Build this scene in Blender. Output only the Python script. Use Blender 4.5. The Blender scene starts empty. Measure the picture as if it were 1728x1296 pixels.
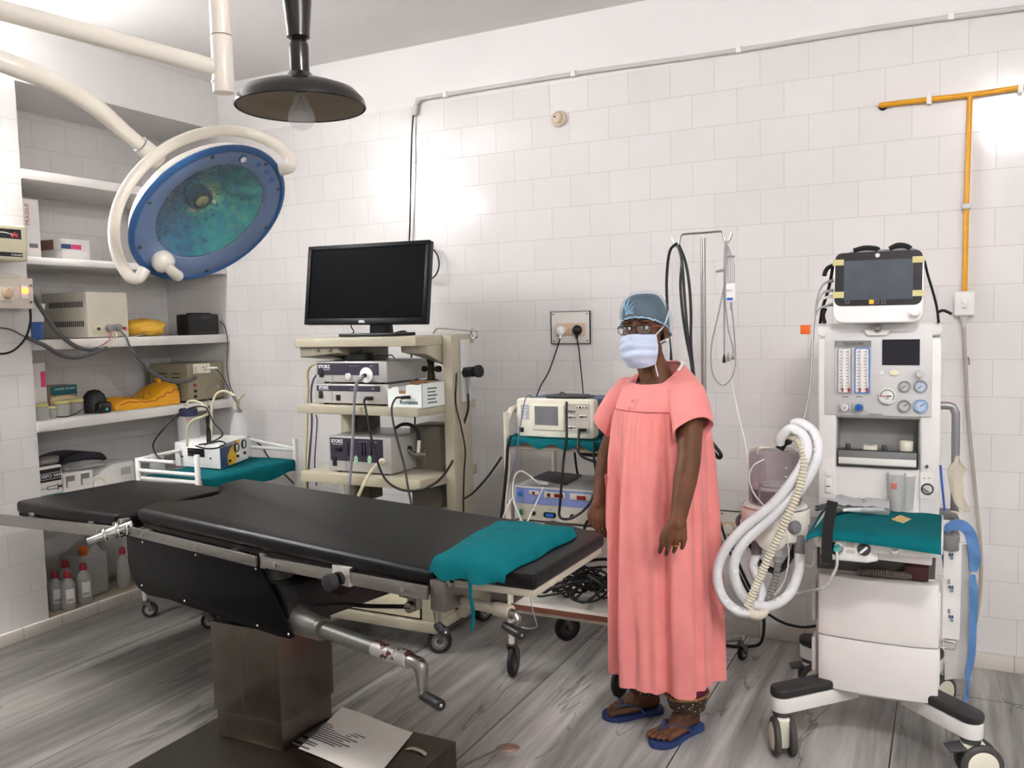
import bpy, bmesh, math, random
from mathutils import Vector, Matrix, noise
PI = math.pi
random.seed(7)
SC = bpy.context.scene
COL = SC.collection

# ------------------------------------------------------------------ camera
CAM_R = ((0.89266, 0.45013, -0.02357), (0.01152, -0.07501, -0.99712), (-0.45060, 0.88982, -0.07215))
EYE = Vector((0.0, 0.0, 1.485))
FPX = 1447.97
cam_data = bpy.data.cameras.new('camera')
cam_data.sensor_width = 36.0
cam_data.lens = FPX / 1728.0 * 36.0
cam_data.clip_start = 0.05
cam = bpy.data.objects.new('camera', cam_data)
COL.objects.link(cam)
_r, _u, _b = Vector(CAM_R[0]), -Vector(CAM_R[1]), -Vector(CAM_R[2])
cam.matrix_world = Matrix(((_r.x, _u.x, _b.x, EYE.x), (_r.y, _u.y, _b.y, EYE.y), (_r.z, _u.z, _b.z, EYE.z), (0, 0, 0, 1)))
SC.camera = cam

# ------------------------------------------------------------------ exposure and world
SC.view_settings.view_transform = 'Standard'
SC.view_settings.look = 'None'
SC.view_settings.gamma = 1.0
SC.view_settings.exposure = 2.88
SC.view_settings.use_curve_mapping = False
world = bpy.data.worlds.new('world')
SC.world = world
world.use_nodes = True
world.node_tree.nodes['Background'].inputs[0].default_value = (0.5, 0.5, 0.5, 1)
world.node_tree.nodes['Background'].inputs[1].default_value = 0.05
TUBE_POWER, SIDE_POWER, GLOBE_POWER = 41.0, 30.0, 46.0

# room (metres): back wall y = YB, left wall x = XL with a niche up to x = XN
YB, XL, XN, ZC = 3.984, -3.99, -4.51, 2.97
NY = 2.69            # near edge of the niche
XR, YF = 2.6, -2.6

# ------------------------------------------------------------------ survey helpers: sight line of a photo pixel cut with a known plane
def sight(x, y):
    a, b = (x - 864) / FPX, (y - 648) / FPX
    return Vector([CAM_R[0][k] * a + CAM_R[1][k] * b + CAM_R[2][k] for k in range(3)])
def ay(x, y, Y):
    d = sight(x, y); return EYE + d * (Y / d.y)
def ax(x, y, X):
    d = sight(x, y); return EYE + d * (X / d.x)
def az(x, y, z):
    d = sight(x, y); return EYE + d * ((z - EYE.z) / d.z)
def ad(x, y, d):
    return EYE + sight(x, y) * d
def V(*a): return Vector(a)

# ------------------------------------------------------------------ materials
def lin(c):
    return tuple(((v / 255) / 12.92 if v / 255 <= 0.04045 else ((v / 255 + 0.055) / 1.055) ** 2.4) for v in c) + (1.0,)
class NT:
    def __init__(s, name):
        s.m = bpy.data.materials.new(name); s.m.use_nodes = True
        s.t = s.m.node_tree; s.b = s.t.nodes['Principled BSDF']
    def n(s, kind, **kw):
        q = s.t.nodes.new(kind)
        for k, v in kw.items():
            if hasattr(q, k): setattr(q, k, v)
            else: q.inputs[k.replace('_', ' ')].default_value = v
        return q
    def l(s, a, ao, b, bi): s.t.links.new(a.outputs[ao], b.inputs[bi])
MATS = {}
def mat(name, rgb, rough=0.5, metal=0.0, var=0.05, vs=9.0, bump=0.0, bs=120.0, trans=0.0, alpha=1.0, emit=0.0, coat=0.0, sheen=0.0, ior=1.45, stretch=None, sss=0.0, spec=0.5):
    if name in MATS: return MATS[name]
    k = NT(name); b = k.b
    tc = k.n('ShaderNodeTexCoord'); src = (tc, 'Object')
    if stretch:
        mp = k.n('ShaderNodeMapping'); mp.inputs['Scale'].default_value = stretch
        k.l(tc, 'Object', mp, 'Vector'); src = (mp, 'Vector')
    nz = k.n('ShaderNodeTexNoise', Scale=vs, Detail=3.0)
    k.l(src[0], src[1], nz, 'Vector')
    rp = k.n('ShaderNodeValToRGB')
    c = lin(rgb)
    rp.color_ramp.elements[0].position = 0.3; rp.color_ramp.elements[1].position = 0.7
    rp.color_ramp.elements[0].color = tuple(v * (1 - var) for v in c[:3]) + (1,)
    rp.color_ramp.elements[1].color = tuple(min(1, v * (1 + var)) for v in c[:3]) + (1,)
    k.l(nz, 'Fac', rp, 'Fac'); k.l(rp, 'Color', b, 'Base Color')
    b.inputs['Roughness'].default_value = rough; b.inputs['Metallic'].default_value = metal
    b.inputs['IOR'].default_value = ior; b.inputs['Specular IOR Level'].default_value = spec
    b.inputs['Transmission Weight'].default_value = trans; b.inputs['Alpha'].default_value = alpha
    b.inputs['Coat Weight'].default_value = coat; b.inputs['Sheen Weight'].default_value = sheen
    if sss:
        b.inputs['Subsurface Weight'].default_value = sss; b.inputs['Subsurface Radius'].default_value = (0.012, 0.005, 0.003)
    if emit:
        b.inputs['Emission Color'].default_value = c; b.inputs['Emission Strength'].default_value = emit
    if bump:
        n2 = k.n('ShaderNodeTexNoise', Scale=bs, Detail=2.0); bp = k.n('ShaderNodeBump', Strength=bump, Distance=0.003)
        k.l(src[0], src[1], n2, 'Vector'); k.l(n2, 'Fac', bp, 'Height'); k.l(bp, 'Normal', b, 'Normal')
    MATS[name] = k.m
    return k.m

def tile_material(name, axis, x0, z0, c1=(229, 226, 224), c2=(225, 222, 220), grout=(192, 187, 183), rough=0.14):
    """glazed wall tiles in running bond, laid out in metres"""
    k = NT(name)
    g = k.n('ShaderNodeNewGeometry'); sp = k.n('ShaderNodeSeparateXYZ'); k.l(g, 'Position', sp, 0)
    a1 = k.n('ShaderNodeMath', operation='ADD'); a1.inputs[1].default_value = x0
    a2 = k.n('ShaderNodeMath', operation='ADD'); a2.inputs[1].default_value = z0
    k.l(sp, axis, a1, 0); k.l(sp, 'Z', a2, 0)
    cb = k.n('ShaderNodeCombineXYZ'); k.l(a1, 0, cb, 0); k.l(a2, 0, cb, 1)
    br = k.n('ShaderNodeTexBrick', offset=0.5, offset_frequency=2)
    br.inputs['Scale'].default_value = 1.0; br.inputs['Mortar Size'].default_value = 0.0011; br.inputs['Mortar Smooth'].default_value = 0.1
    br.inputs['Brick Width'].default_value = 0.2044; br.inputs['Row Height'].default_value = 0.1525; br.inputs['Bias'].default_value = 0.0
    br.inputs['Color1'].default_value = lin(c1); br.inputs['Color2'].default_value = lin(c2); br.inputs['Mortar'].default_value = lin(grout)
    k.l(cb, 0, br, 'Vector')
    nz = k.n('ShaderNodeTexNoise', Scale=1.6, Detail=4.0); k.l(g, 'Position', nz, 'Vector')
    mx = k.n('ShaderNodeMixRGB', blend_type='MULTIPLY'); rp = k.n('ShaderNodeValToRGB')
    rp.color_ramp.elements[0].color = (0.95, 0.945, 0.94, 1); rp.color_ramp.elements[1].color = (1, 1, 1, 1)
    rp.color_ramp.elements[0].position = 0.3; rp.color_ramp.elements[1].position = 0.6
    k.l(nz, 'Fac', rp, 0); mx.inputs[0].default_value = 1.0
    k.l(br, 'Color', mx, 1); k.l(rp, 'Color', mx, 2); k.l(mx, 0, k.b, 'Base Color')
    rr = k.n('ShaderNodeMapRange'); rr.inputs[3].default_value = rough; rr.inputs[4].default_value = 0.7
    k.l(br, 'Fac', rr, 0); k.l(rr, 0, k.b, 'Roughness')
    # every tile sits a hair out of true; glaze is gently wavy
    n2 = k.n('ShaderNodeTexNoise', Scale=5.0, Detail=1.0); k.l(g, 'Position', n2, 'Vector')
    m1 = k.n('ShaderNodeMath', operation='MULTIPLY'); m1.inputs[1].default_value = -1.0; k.l(br, 'Fac', m1, 0)
    m2 = k.n('ShaderNodeMath', operation='MULTIPLY_ADD'); m2.inputs[1].default_value = 0.9; k.l(n2, 'Fac', m2, 0); k.l(m1, 0, m2, 2)
    bp = k.n('ShaderNodeBump', Strength=0.45, Distance=0.004); k.l(m2, 0, bp, 'Height'); k.l(bp, 'Normal', k.b, 'Normal')
    MATS[name] = k.m
    return k.m

def floor_material():
    """grey marble slabs: streaks run along y, dark joints between slabs"""
    k = NT('streaked marble')
    g = k.n('ShaderNodeNewGeometry')
    mp = k.n('ShaderNodeMapping'); mp.inputs['Scale'].default_value = (6.5, 0.55, 1.0); mp.inputs['Location'].default_value = (3.7, 1.3, 0); k.l(g, 'Position', mp, 'Vector')
    wv = k.n('ShaderNodeTexNoise', Scale=1.0, Detail=9.0, Roughness=0.62, Distortion=0.7); k.l(mp, 0, wv, 'Vector')
    mp2 = k.n('ShaderNodeMapping'); mp2.inputs['Scale'].default_value = (24.0, 1.1, 1.0); k.l(g, 'Position', mp2, 'Vector')
    w2 = k.n('ShaderNodeTexNoise', Scale=1.0, Detail=6.0, Roughness=0.6, Distortion=0.35); k.l(mp2, 0, w2, 'Vector')
    mix = k.n('ShaderNodeMath', operation='MULTIPLY_ADD'); mix.inputs[1].default_value = 0.36
    k.l(w2, 'Fac', mix, 0); h = k.n('ShaderNodeMath', operation='MULTIPLY'); h.inputs[1].default_value = 0.82
    k.l(wv, 'Fac', h, 0); k.l(h, 0, mix, 2)
    rp = k.n('ShaderNodeValToRGB'); e = rp.color_ramp.elements
    e[0].position = 0.38; e[0].color = lin((84, 81, 79)); e[1].position = 0.82; e[1].color = lin((196, 193, 189))
    for p, c in ((0.5, (122, 119, 117)), (0.58, (142, 139, 136)), (0.66, (164, 161, 158))):
        q = e.new(p); q.color = lin(c)
    k.l(mix, 0, rp, 0)
    # thin dark veins
    mp3 = k.n('ShaderNodeMapping'); mp3.inputs['Scale'].default_value = (3.2, 0.42, 1.0); k.l(g, 'Position', mp3, 'Vector')
    n3 = k.n('ShaderNodeTexNoise', Scale=1.3, Detail=5.0, Roughness=0.45, Distortion=0.5); k.l(mp3, 0, n3, 'Vector')
    s3 = k.n('ShaderNodeMath', operation='SUBTRACT'); s3.inputs[1].default_value = 0.5; k.l(n3, 'Fac', s3, 0)
    a3 = k.n('ShaderNodeMath', operation='ABSOLUTE'); k.l(s3, 0, a3, 0)
    r3 = k.n('ShaderNodeMapRange'); r3.inputs[1].default_value = 0.0; r3.inputs[2].default_value = 0.006; r3.inputs[3].default_value = 0.7; r3.inputs[4].default_value = 0.0
    k.l(a3, 0, r3, 0)
    mxv = k.n('ShaderNodeMixRGB'); mxv.inputs[2].default_value = lin((70, 67, 66)); k.l(r3, 0, mxv, 0); k.l(rp, 0, mxv, 1)
    # tone per slab, with light and shade put in: dimmed left, brightened centre
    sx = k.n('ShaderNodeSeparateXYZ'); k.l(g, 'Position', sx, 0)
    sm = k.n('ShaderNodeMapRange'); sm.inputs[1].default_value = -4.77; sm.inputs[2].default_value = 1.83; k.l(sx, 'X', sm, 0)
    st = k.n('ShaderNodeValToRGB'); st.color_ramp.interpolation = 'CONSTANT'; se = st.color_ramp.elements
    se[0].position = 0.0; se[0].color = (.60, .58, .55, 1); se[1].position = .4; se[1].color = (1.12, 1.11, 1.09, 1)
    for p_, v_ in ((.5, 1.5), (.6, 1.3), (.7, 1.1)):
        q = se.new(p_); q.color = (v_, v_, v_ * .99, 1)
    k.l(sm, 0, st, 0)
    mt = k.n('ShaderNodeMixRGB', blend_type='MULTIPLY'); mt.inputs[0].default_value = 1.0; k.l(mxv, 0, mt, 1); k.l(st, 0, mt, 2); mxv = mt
    # slab joints
    br = k.n('ShaderNodeTexBrick', offset=0.35, offset_frequency=2)
    br.inputs['Scale'].default_value = 1.0; br.inputs['Mortar Size'].default_value = 0.0025; br.inputs['Mortar Smooth'].default_value = 0.0
    br.inputs['Brick Width'].default_value = 9.0; br.inputs['Row Height'].default_value = 0.66
    sp = k.n('ShaderNodeSeparateXYZ'); k.l(g, 'Position', sp, 0); cb = k.n('ShaderNodeCombineXYZ')
    ady = k.n('ShaderNodeMath', operation='ADD'); ady.inputs[1].default_value = 20.2; k.l(sp, 'Y', ady, 0)
    adx = k.n('ShaderNodeMath', operation='ADD'); adx.inputs[1].default_value = 13.35; k.l(sp, 'X', adx, 0)
    k.l(ady, 0, cb, 0); k.l(adx, 0, cb, 1); k.l(cb, 0, br, 'Vector')
    mj = k.n('ShaderNodeMixRGB'); mj.inputs[2].default_value = lin((48, 45, 44)); k.l(br, 'Fac', mj, 0); k.l(mxv, 0, mj, 1)
    k.l(mj, 0, k.b, 'Base Color')
    k.b.inputs['Roughness'].default_value = 0.32
    k.b.inputs['Specular IOR Level'].default_value = 0.35
    MATS['floor'] = k.m
    return k.m

# ------------------------------------------------------------------ mesh builder
def catmull(pts, n=6):
    pts = [Vector(p) for p in pts]
    if len(pts) < 3: return pts
    out = []
    P = [pts[0] * 2 - pts[1]] + pts + [pts[-1] * 2 - pts[-2]]
    for i in range(1, len(P) - 2):
        for k in range(n):
            t = k / n
            a, b, c, d = P[i - 1], P[i], P[i + 1], P[i + 2]
            out.append(0.5 * ((2 * b) + (c - a) * t + (2 * a - 5 * b + 4 * c - d) * t * t + (3 * b - a - 3 * c + d) * t ** 3))
    out.append(pts[-1])
    return out
def frame(o, right, up):
    """matrix with x = right, y = up, z = the face's outward normal"""
    r = Vector(right).normalized(); n = r.cross(Vector(up)).normalized(); u = n.cross(r)
    return Matrix(((r.x, u.x, n.x, o[0]), (r.y, u.y, n.y, o[1]), (r.z, u.z, n.z, o[2]), (0, 0, 0, 1)))
def facing_front(o): return frame(o, (1, 0, 0), (0, 0, 1))        # a face turned to -y
def facing_room(o): return frame(o, (0, 1, 0), (0, 0, 1))         # a face turned to +x
def roundrect(w, h, r, n=5, cx=0, cy=0):
    r = min(r, w / 2 - 1e-4, h / 2 - 1e-4); o = []
    for sx, sy, a0 in ((1, 1, 0), (-1, 1, 90), (-1, -1, 180), (1, -1, 270)):
        for k in range(n + 1):
            a = math.radians(a0 + 90 * k / n)
            o.append((cx + sx * (w / 2 - r) + r * math.cos(a), cy + sy * (h / 2 - r) + r * math.sin(a)))
    return o
class MB:
    def __init__(s): s.bm = bmesh.new(); s.mi = 0
    def mark(s): return (set(s.bm.verts), set(s.bm.faces))
    def _new(s, f):
        s.bm.faces.ensure_lookup_table()
        for q in f: q.material_index = s.mi
    def _bevel(s, verts, w, seg):
        fs = list({f for v in verts for f in v.link_faces}); bmesh.ops.recalc_face_normals(s.bm, faces=fs); s.bm.normal_update()
        es = {e for v in verts for e in v.link_edges if len(e.link_faces) == 2 and e.calc_face_angle(0) > 0.5}
        bmesh.ops.bevel(s.bm, geom=list(es), offset=w, segments=seg, profile=0.5, affect='EDGES', clamp_overlap=True)
    def _do(s, fn, M=None, bev=0.0, seg=2):
        fb = set(s.bm.faces); vb = set(s.bm.verts)
        fn()
        if bev > 0: s._bevel([v for v in s.bm.verts if v not in vb], bev, seg)
        if M is not None:
            for v in s.bm.verts:
                if v not in vb: v.co = M @ v.co
        for f in s.bm.faces:
            if f not in fb: f.material_index = s.mi
        return s
    def hull(s, c, M=None, bev=0.0, seg=2):
        """box from eight corners: bottom ring of four, top ring of four"""
        def fn():
            v = [s.bm.verts.new(p) for p in c]
            for q in ((3, 2, 1, 0), (4, 5, 6, 7), (0, 1, 5, 4), (1, 2, 6, 5), (2, 3, 7, 6), (3, 0, 4, 7)):
                s.bm.faces.new([v[i] for i in q])
        return s._do(fn, M, bev, seg)
    def box(s, x0, x1, y0, y1, z0, z1, bev=0.0, seg=2, M=None):
        return s.hull(((x0, y0, z0), (x1, y0, z0), (x1, y1, z0), (x0, y1, z0), (x0, y0, z1), (x1, y0, z1), (x1, y1, z1), (x0, y1, z1)), M, bev, seg)
    def prism(s, pts, z0, z1, M=None, bev=0.0, seg=2, taper=1.0):
        def fn():
            n = len(pts)
            ar = sum(pts[i][0] * pts[(i + 1) % n][1] - pts[(i + 1) % n][0] * pts[i][1] for i in range(n))
            p = list(pts) if ar > 0 else list(pts)[::-1]
            cx = sum(q[0] for q in p) / n; cy = sum(q[1] for q in p) / n
            a = [s.bm.verts.new((q[0], q[1], z0)) for q in p]
            b = [s.bm.verts.new((cx + (q[0] - cx) * taper, cy + (q[1] - cy) * taper, z1)) for q in p]
            s.bm.faces.new(a[::-1]); s.bm.faces.new(b)
            for i in range(n): s.bm.faces.new((a[i], a[(i + 1) % n], b[(i + 1) % n], b[i]))
        return s._do(fn, M, bev, seg)
    def rings(s, rs, cap0=True, cap1=True, closed=False, M=None):
        """skin over rings of equal point count"""
        def fn():
            vs = [[s.bm.verts.new(p) for p in r] for r in rs]
            n = len(rs[0]); m = len(vs)
            for i in range(m if closed else m - 1):
                a, b = vs[i], vs[(i + 1) % m]
                for j in range(n): s.bm.faces.new((a[j], a[(j + 1) % n], b[(j + 1) % n], b[j]))
            if not closed:
                if cap0: s.bm.faces.new(vs[0][::-1])
                if cap1: s.bm.faces.new(vs[-1])
        return s._do(fn, M)
    def tube(s, pts, r, n=8, smooth=6, closed=False, caps=True, flat=None):
        """round (or flattened) tube along points; r is a radius or one per point"""
        P = [Vector(p) for p in pts]
        rr = list(r) if isinstance(r, (list, tuple)) else [r] * len(P)
        if smooth and len(P) > 2 and not closed:
            R = catmull([(q, 0, 0) for q in rr], smooth); P = catmull(P, smooth); rr = [max(q.x, 1e-4) for q in R]
        m = len(P); rs = []; up = None
        for i in range(m):
            t = (P[(i + 1) % m] - P[i - 1]) if closed else (P[min(i + 1, m - 1)] - P[max(i - 1, 0)])
            if t.length < 1e-9: t = Vector((0, 0, 1))
            t.normalize()
            if up is None: up = Vector((0, 0, 1)) if abs(t.z) < 0.9 else Vector((1, 0, 0))
            up = up - t * up.dot(t)
            if up.length < 1e-6: up = t.orthogonal()
            up.normalize(); sd = t.cross(up)
            k = rr[i % len(rr)]; f = flat or 1.0
            rs.append([P[i] + sd * (k * math.cos(2 * PI * j / n)) + up * (k * f * math.sin(2 * PI * j / n)) for j in range(n)])
        return s.rings(rs, caps, caps, closed)
    def cyl(s, p, q, r, r2=None, n=20, caps=True, bev=0.0):
        p, q = Vector(p), Vector(q); t = (q - p).normalized(); u = t.orthogonal().normalized(); w = t.cross(u)
        r2 = r if r2 is None else r2
        ring = lambda c, k: [c + u * (k * math.cos(2 * PI * j / n)) + w * (k * math.sin(2 * PI * j / n)) for j in range(n)]
        if bev:
            L = (q - p).length; b = min(bev, L / 2.01)
            return s.rings([ring(p, r - b), ring(p + t * b * .3, r - b * .3), ring(p + t * b, r), ring(q - t * b, r2), ring(q - t * b * .3, r2 - b * .3), ring(q, r2 - b)], caps, caps)
        return s.rings([ring(p, r), ring(q, r2)], caps, caps)
    def lathe(s, prof, o=(0, 0, 0), n=28, M=None, caps=True, a0=0.0):
        o = Vector(o); M = M or Matrix.Translation(o)
        rs = [[(max(r, 1e-4) * math.cos(2 * PI * j / n + a0), max(r, 1e-4) * math.sin(2 * PI * j / n + a0), z) for j in range(n)] for r, z in prof]
        return s.rings(rs, caps, caps, M=M)
    def ell(s, c, rx, ry, rz, n=16, m=10, M=None):
        prof = [(math.sin(PI * i / m), -math.cos(PI * i / m)) for i in range(m + 1)]
        Q = Matrix.Translation(Vector(c)) @ (M or Matrix()) @ Matrix.Diagonal((rx, ry, rz, 1))
        return s.lathe(prof, n=n, M=Q)
    def torus(s, M, R, r, n=32, k=10, a0=0.0, a1=2 * PI):
        full = abs(a1 - a0 - 2 * PI) < 1e-6
        c = [M @ Vector((R * math.cos(a0 + (a1 - a0) * i / n), R * math.sin(a0 + (a1 - a0) * i / n), 0)) for i in range(n if full else n + 1)]
        return s.tube(c, r, k, 0, closed=full)
    def sheet(s, grid, th=0.002, M=None):
        """thick sheet over a grid of points"""
        def fn():
            h, w = len(grid), len(grid[0])
            G = [[Vector(p) for p in row] for row in grid]
            nr = [[None] * w for _ in range(h)]
            for i in range(h):
                for j in range(w):
                    a = G[min(i + 1, h - 1)][j] - G[max(i - 1, 0)][j]; b = G[i][min(j + 1, w - 1)] - G[i][max(j - 1, 0)]
                    c = b.cross(a); nr[i][j] = c.normalized() if c.length > 1e-12 else Vector((0, 0, 1))
            A = [[s.bm.verts.new(G[i][j]) for j in range(w)] for i in range(h)]
            B = [[s.bm.verts.new(G[i][j] - nr[i][j] * th) for j in range(w)] for i in range(h)]
            for i in range(h - 1):
                for j in range(w - 1):
                    s.bm.faces.new((A[i][j], A[i][j + 1], A[i + 1][j + 1], A[i + 1][j]))
                    s.bm.faces.new((B[i][j], B[i + 1][j], B[i + 1][j + 1], B[i][j + 1]))
            for i in range(h - 1):
                s.bm.faces.new((A[i][0], A[i + 1][0], B[i + 1][0], B[i][0])); s.bm.faces.new((A[i + 1][w - 1], A[i][w - 1], B[i][w - 1], B[i + 1][w - 1]))
            for j in range(w - 1):
                s.bm.faces.new((A[0][j + 1], A[0][j], B[0][j], B[0][j + 1])); s.bm.faces.new((A[h - 1][j], A[h - 1][j + 1], B[h - 1][j + 1], B[h - 1][j]))
        return s._do(fn, M)
    def build(s, name, m, parent=None, local=False, sharp=40, sub=0):
        bmesh.ops.recalc_face_normals(s.bm, faces=s.bm.faces[:])
        me = bpy.data.meshes.new(name); s.bm.to_mesh(me); s.bm.free()
        for q in (m if isinstance(m, (list, tuple)) else [m]): me.materials.append(q)
        o = bpy.data.objects.new(name, me); COL.objects.link(o)
        if parent is not None:
            if not local: me.transform(root_matrix(parent).inverted())
            o.parent = parent
        elif not local:
            vs = [v.co for v in me.vertices]
            lo = Vector([min(v[i] for v in vs) for i in range(3)]); hi = Vector([max(v[i] for v in vs) for i in range(3)])
            b = Vector(((lo.x + hi.x) / 2, (lo.y + hi.y) / 2, lo.z))
            me.transform(Matrix.Translation(-b)); o.location = b
        if sub:
            md = o.modifiers.new('smooth', 'SUBSURF'); md.levels = md.render_levels = sub
        for p in me.polygons: p.use_smooth = True
        me.set_sharp_from_angle(angle=math.radians(sharp))
        return o
ROOTM = {}
def root_matrix(o):
    while o.parent: o = o.parent
    return ROOTM.get(o.name) or Matrix.Translation(o.location) @ o.rotation_euler.to_matrix().to_4x4()
def tag(o, label, cat=None, group=None, kind=None):
    if label: o['label'] = label
    if cat: o['category'] = cat
    if group: o['group'] = group
    if kind: o['kind'] = kind
    return o
def thing(name, label, cat, loc=(0, 0, 0), rz=0.0, group=None):
    o = bpy.data.objects.new(name, None); COL.objects.link(o)
    o.empty_display_size = 0.05
    o.location = loc; o.rotation_euler = (0, 0, rz)
    ROOTM[o.name] = Matrix.Translation(Vector(loc)) @ Matrix.Rotation(rz, 4, 'Z')
    return tag(o, label, cat, group)
def structure(o): o['kind'] = 'structure'; return o
def lettering(body, size, M, m, parent, name='lettering', depth=0.0006, align='CENTER', bold=0.0, sx=1.0):
    c = bpy.data.curves.new(name, 'FONT'); c.body = body; c.size = size; c.extrude = depth; c.align_x = align; c.align_y = 'CENTER'
    c.offset = bold; c.resolution_u = 3
    t = bpy.data.objects.new(name, c)
    me = bpy.data.meshes.new_from_object(t)
    bpy.data.objects.remove(t); bpy.data.curves.remove(c)
    me.name = name
    me.transform(root_matrix(parent).inverted() @ M @ Matrix.Diagonal((sx, 1, 1, 1)))
    me.materials.append(m)
    o = bpy.data.objects.new(name, me); COL.objects.link(o); o.parent = parent
    return o
def children(o): return [c for c in bpy.data.objects if c.parent == o]
def copy_thing(root, M, label=None, group=None):
    """copy a thing with its parts and their sub-parts"""
    r = root.copy(); COL.objects.link(r); r.matrix_world = M; ROOTM[r.name] = M.copy()
    if label: r['label'] = label
    if group: r['group'] = group
    for ch in children(root):
        c = ch.copy(); COL.objects.link(c); c.parent = r
        for g in children(ch):
            d = g.copy(); COL.objects.link(d); d.parent = c
    return r
def cable(name, label, pts, r, m, cat='cable', group=None, n=8, parent=None, smooth=6):
    b = MB(); b.tube(pts, r, n, smooth); o = b.build(name, m, parent)
    if parent is None: tag(o, label, cat, group)
    return o

# ------------------------------------------------------------------ palette
white_paint = mat('white wall paint', (234, 232, 230), 0.75, var=0.02, vs=2, bump=0.15, bs=40)
ceil_paint = mat('ceiling paint', (236, 233, 231), 0.85, var=0.02, vs=2)
shelf_paint = mat('shelf paint', (226, 222, 218), 0.55, var=0.04, vs=6, bump=0.1, bs=30)
beige = mat('beige enamel', (170, 163, 143), 0.42, var=0.03)
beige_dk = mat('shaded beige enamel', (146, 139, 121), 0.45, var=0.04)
ivory = mat('ivory plastic', (232, 228, 210), 0.38, var=0.02)
cream = mat('cream enamel', (212, 205, 178), 0.4, var=0.03)
white_pl = mat('white plastic', (238, 236, 233), 0.36, var=0.02)
white_gl = mat('glossy white plastic', (240, 239, 238), 0.2, var=0.01, coat=0.3)
grey_pl = mat('pale grey plastic', (200, 200, 198), 0.45, var=0.03)
grey_md = mat('grey plastic', (136, 136, 136), 0.5, var=0.04)
grey_dk = mat('dark grey plastic', (70, 70, 72), 0.5, var=0.05)
black_pl = mat('black plastic', (22, 22, 24), 0.42, var=0.1)
black_gl = mat('glossy black', (14, 14, 17), 0.12, var=0.05, coat=0.4)
black_rb = mat('black rubber', (28, 28, 29), 0.65, var=0.1)
cable_bk = mat('black cable', (18, 18, 19), 0.45, var=0.1)
cable_gr = mat('grey cable', (150, 150, 150), 0.45, var=0.05)
cable_wh = mat('white cable', (216, 214, 208), 0.42, var=0.03)
steel = mat('brushed steel', (172, 170, 166), 0.3, 1.0, var=0.08, vs=30, stretch=(1, 1, 12))
steel_dk = mat('worn steel', (130, 126, 120), 0.38, 1.0, var=0.12, vs=14)
chrome = mat('chrome', (215, 214, 212), 0.08, 1.0, var=0.02)
alu = mat('aluminium', (186, 186, 186), 0.36, 1.0, var=0.05, vs=20)
teal = mat('teal drape cotton', (3, 93, 99), 0.9, var=0.1, vs=14, bump=0.2, bs=500, spec=.15)
glass = mat('clear glass', (245, 248, 248), 0.03, trans=1.0, var=0.0, ior=1.45)
clear_pl = mat('clear plastic', (235, 238, 238), 0.12, var=0.02, alpha=0.28)
white_ink = mat('white print', (235, 235, 235), 0.5, var=0.0)
black_ink = mat('black print', (24, 24, 26), 0.5, var=0.0)
dark_ink = mat('grey print', (90, 90, 94), 0.5, var=0.0)
red_pl = mat('red plastic', (176, 44, 40), 0.4, var=0.05)
blue_pl = mat('blue plastic', (36, 104, 190), 0.35, var=0.04)
green_pl = mat('green plastic', (40, 130, 96), 0.4, var=0.04)
yellow_pl = mat('yellow plastic', (240, 190, 40), 0.4, var=0.03)
brown_wood = mat('brown laminate edge', (112, 70, 52), 0.45, var=0.15, vs=20, stretch=(1, 8, 8))
# ================================================================== THE ROOM
tile_back = tile_material('wall tile back', 'X', 0.2372 + 60 * 0.2044, -2.5064 + 0.1525 * 24)
tile_left = tile_material('wall tile side', 'Y', 0.0 + 60 * 0.2044 - 0.155, -2.5064 + 0.1525 * 24)
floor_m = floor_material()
ZT = 2.655     # top of the tiling
def sbox(name, m, *a, **k):
    b = MB(); b.box(*a, **k); return structure(b.build(name, m))
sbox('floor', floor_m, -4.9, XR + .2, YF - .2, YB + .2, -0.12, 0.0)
sbox('ceiling', ceil_paint, -4.9, XR + .2, YF - .2, YB + .2, ZC, ZC + 0.12)
b = MB(); b.box(-4.9, XR + .2, YB, YB + .16, 0, ZT); b.mi = 1; b.box(-4.9, XR + .2, YB + .002, YB + .16, ZT, ZC)
structure(b.build('wall_back', [tile_back, white_paint]))
b = MB(); b.box(-4.9, XL, YF, NY, 0, ZT); b.mi = 1; b.box(-4.9, XL - .002, YF, NY, ZT, ZC); b.box(-4.9, XL - .002, NY, YB, 2.695, ZC)
b.mi = 0; b.box(-4.9, XN, NY, YB, 0, 2.695)
structure(b.build('wall_left', [tile_left, white_paint]))
b = MB(); b.box(XR, XR + .15, YF, YB, 0, ZT); b.mi = 1; b.box(XR + .002, XR + .15, YF, YB, ZT, ZC); structure(b.build('wall_right', [tile_left, white_paint]))
b = MB(); b.box(-4.9, XR + .15, YF - .15, YF, 0, ZT); b.mi = 1; b.box(-4.9, XR + .15, YF - .15, YF - .002, ZT, ZC); structure(b.build('wall_front', [tile_back, white_paint]))
trim_m = tile_material('skirting tile back', 'X', 12.1, 0.03, (214, 207, 198), (205, 198, 189), (120, 104, 88), 0.35)
trim_s = tile_material('skirting tile side', 'Y', 12.07, 0.03, (214, 207, 198), (205, 198, 189), (120, 104, 88), 0.35)
sbox('baseboard_back', trim_m, XL, XR, YB - .018, YB, 0, 0.066, bev=.004)
sbox('baseboard_left', trim_s, XL, XL + .018, YF, YB - .018, 0, 0.062, bev=.004)
plinth_m = mat('worn concrete', (160, 148, 130), 0.7, var=0.2, vs=5, bump=0.3, bs=60)
sbox('trim_1', plinth_m, XN, XL - .001, NY, YB, 0, 0.056)
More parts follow.
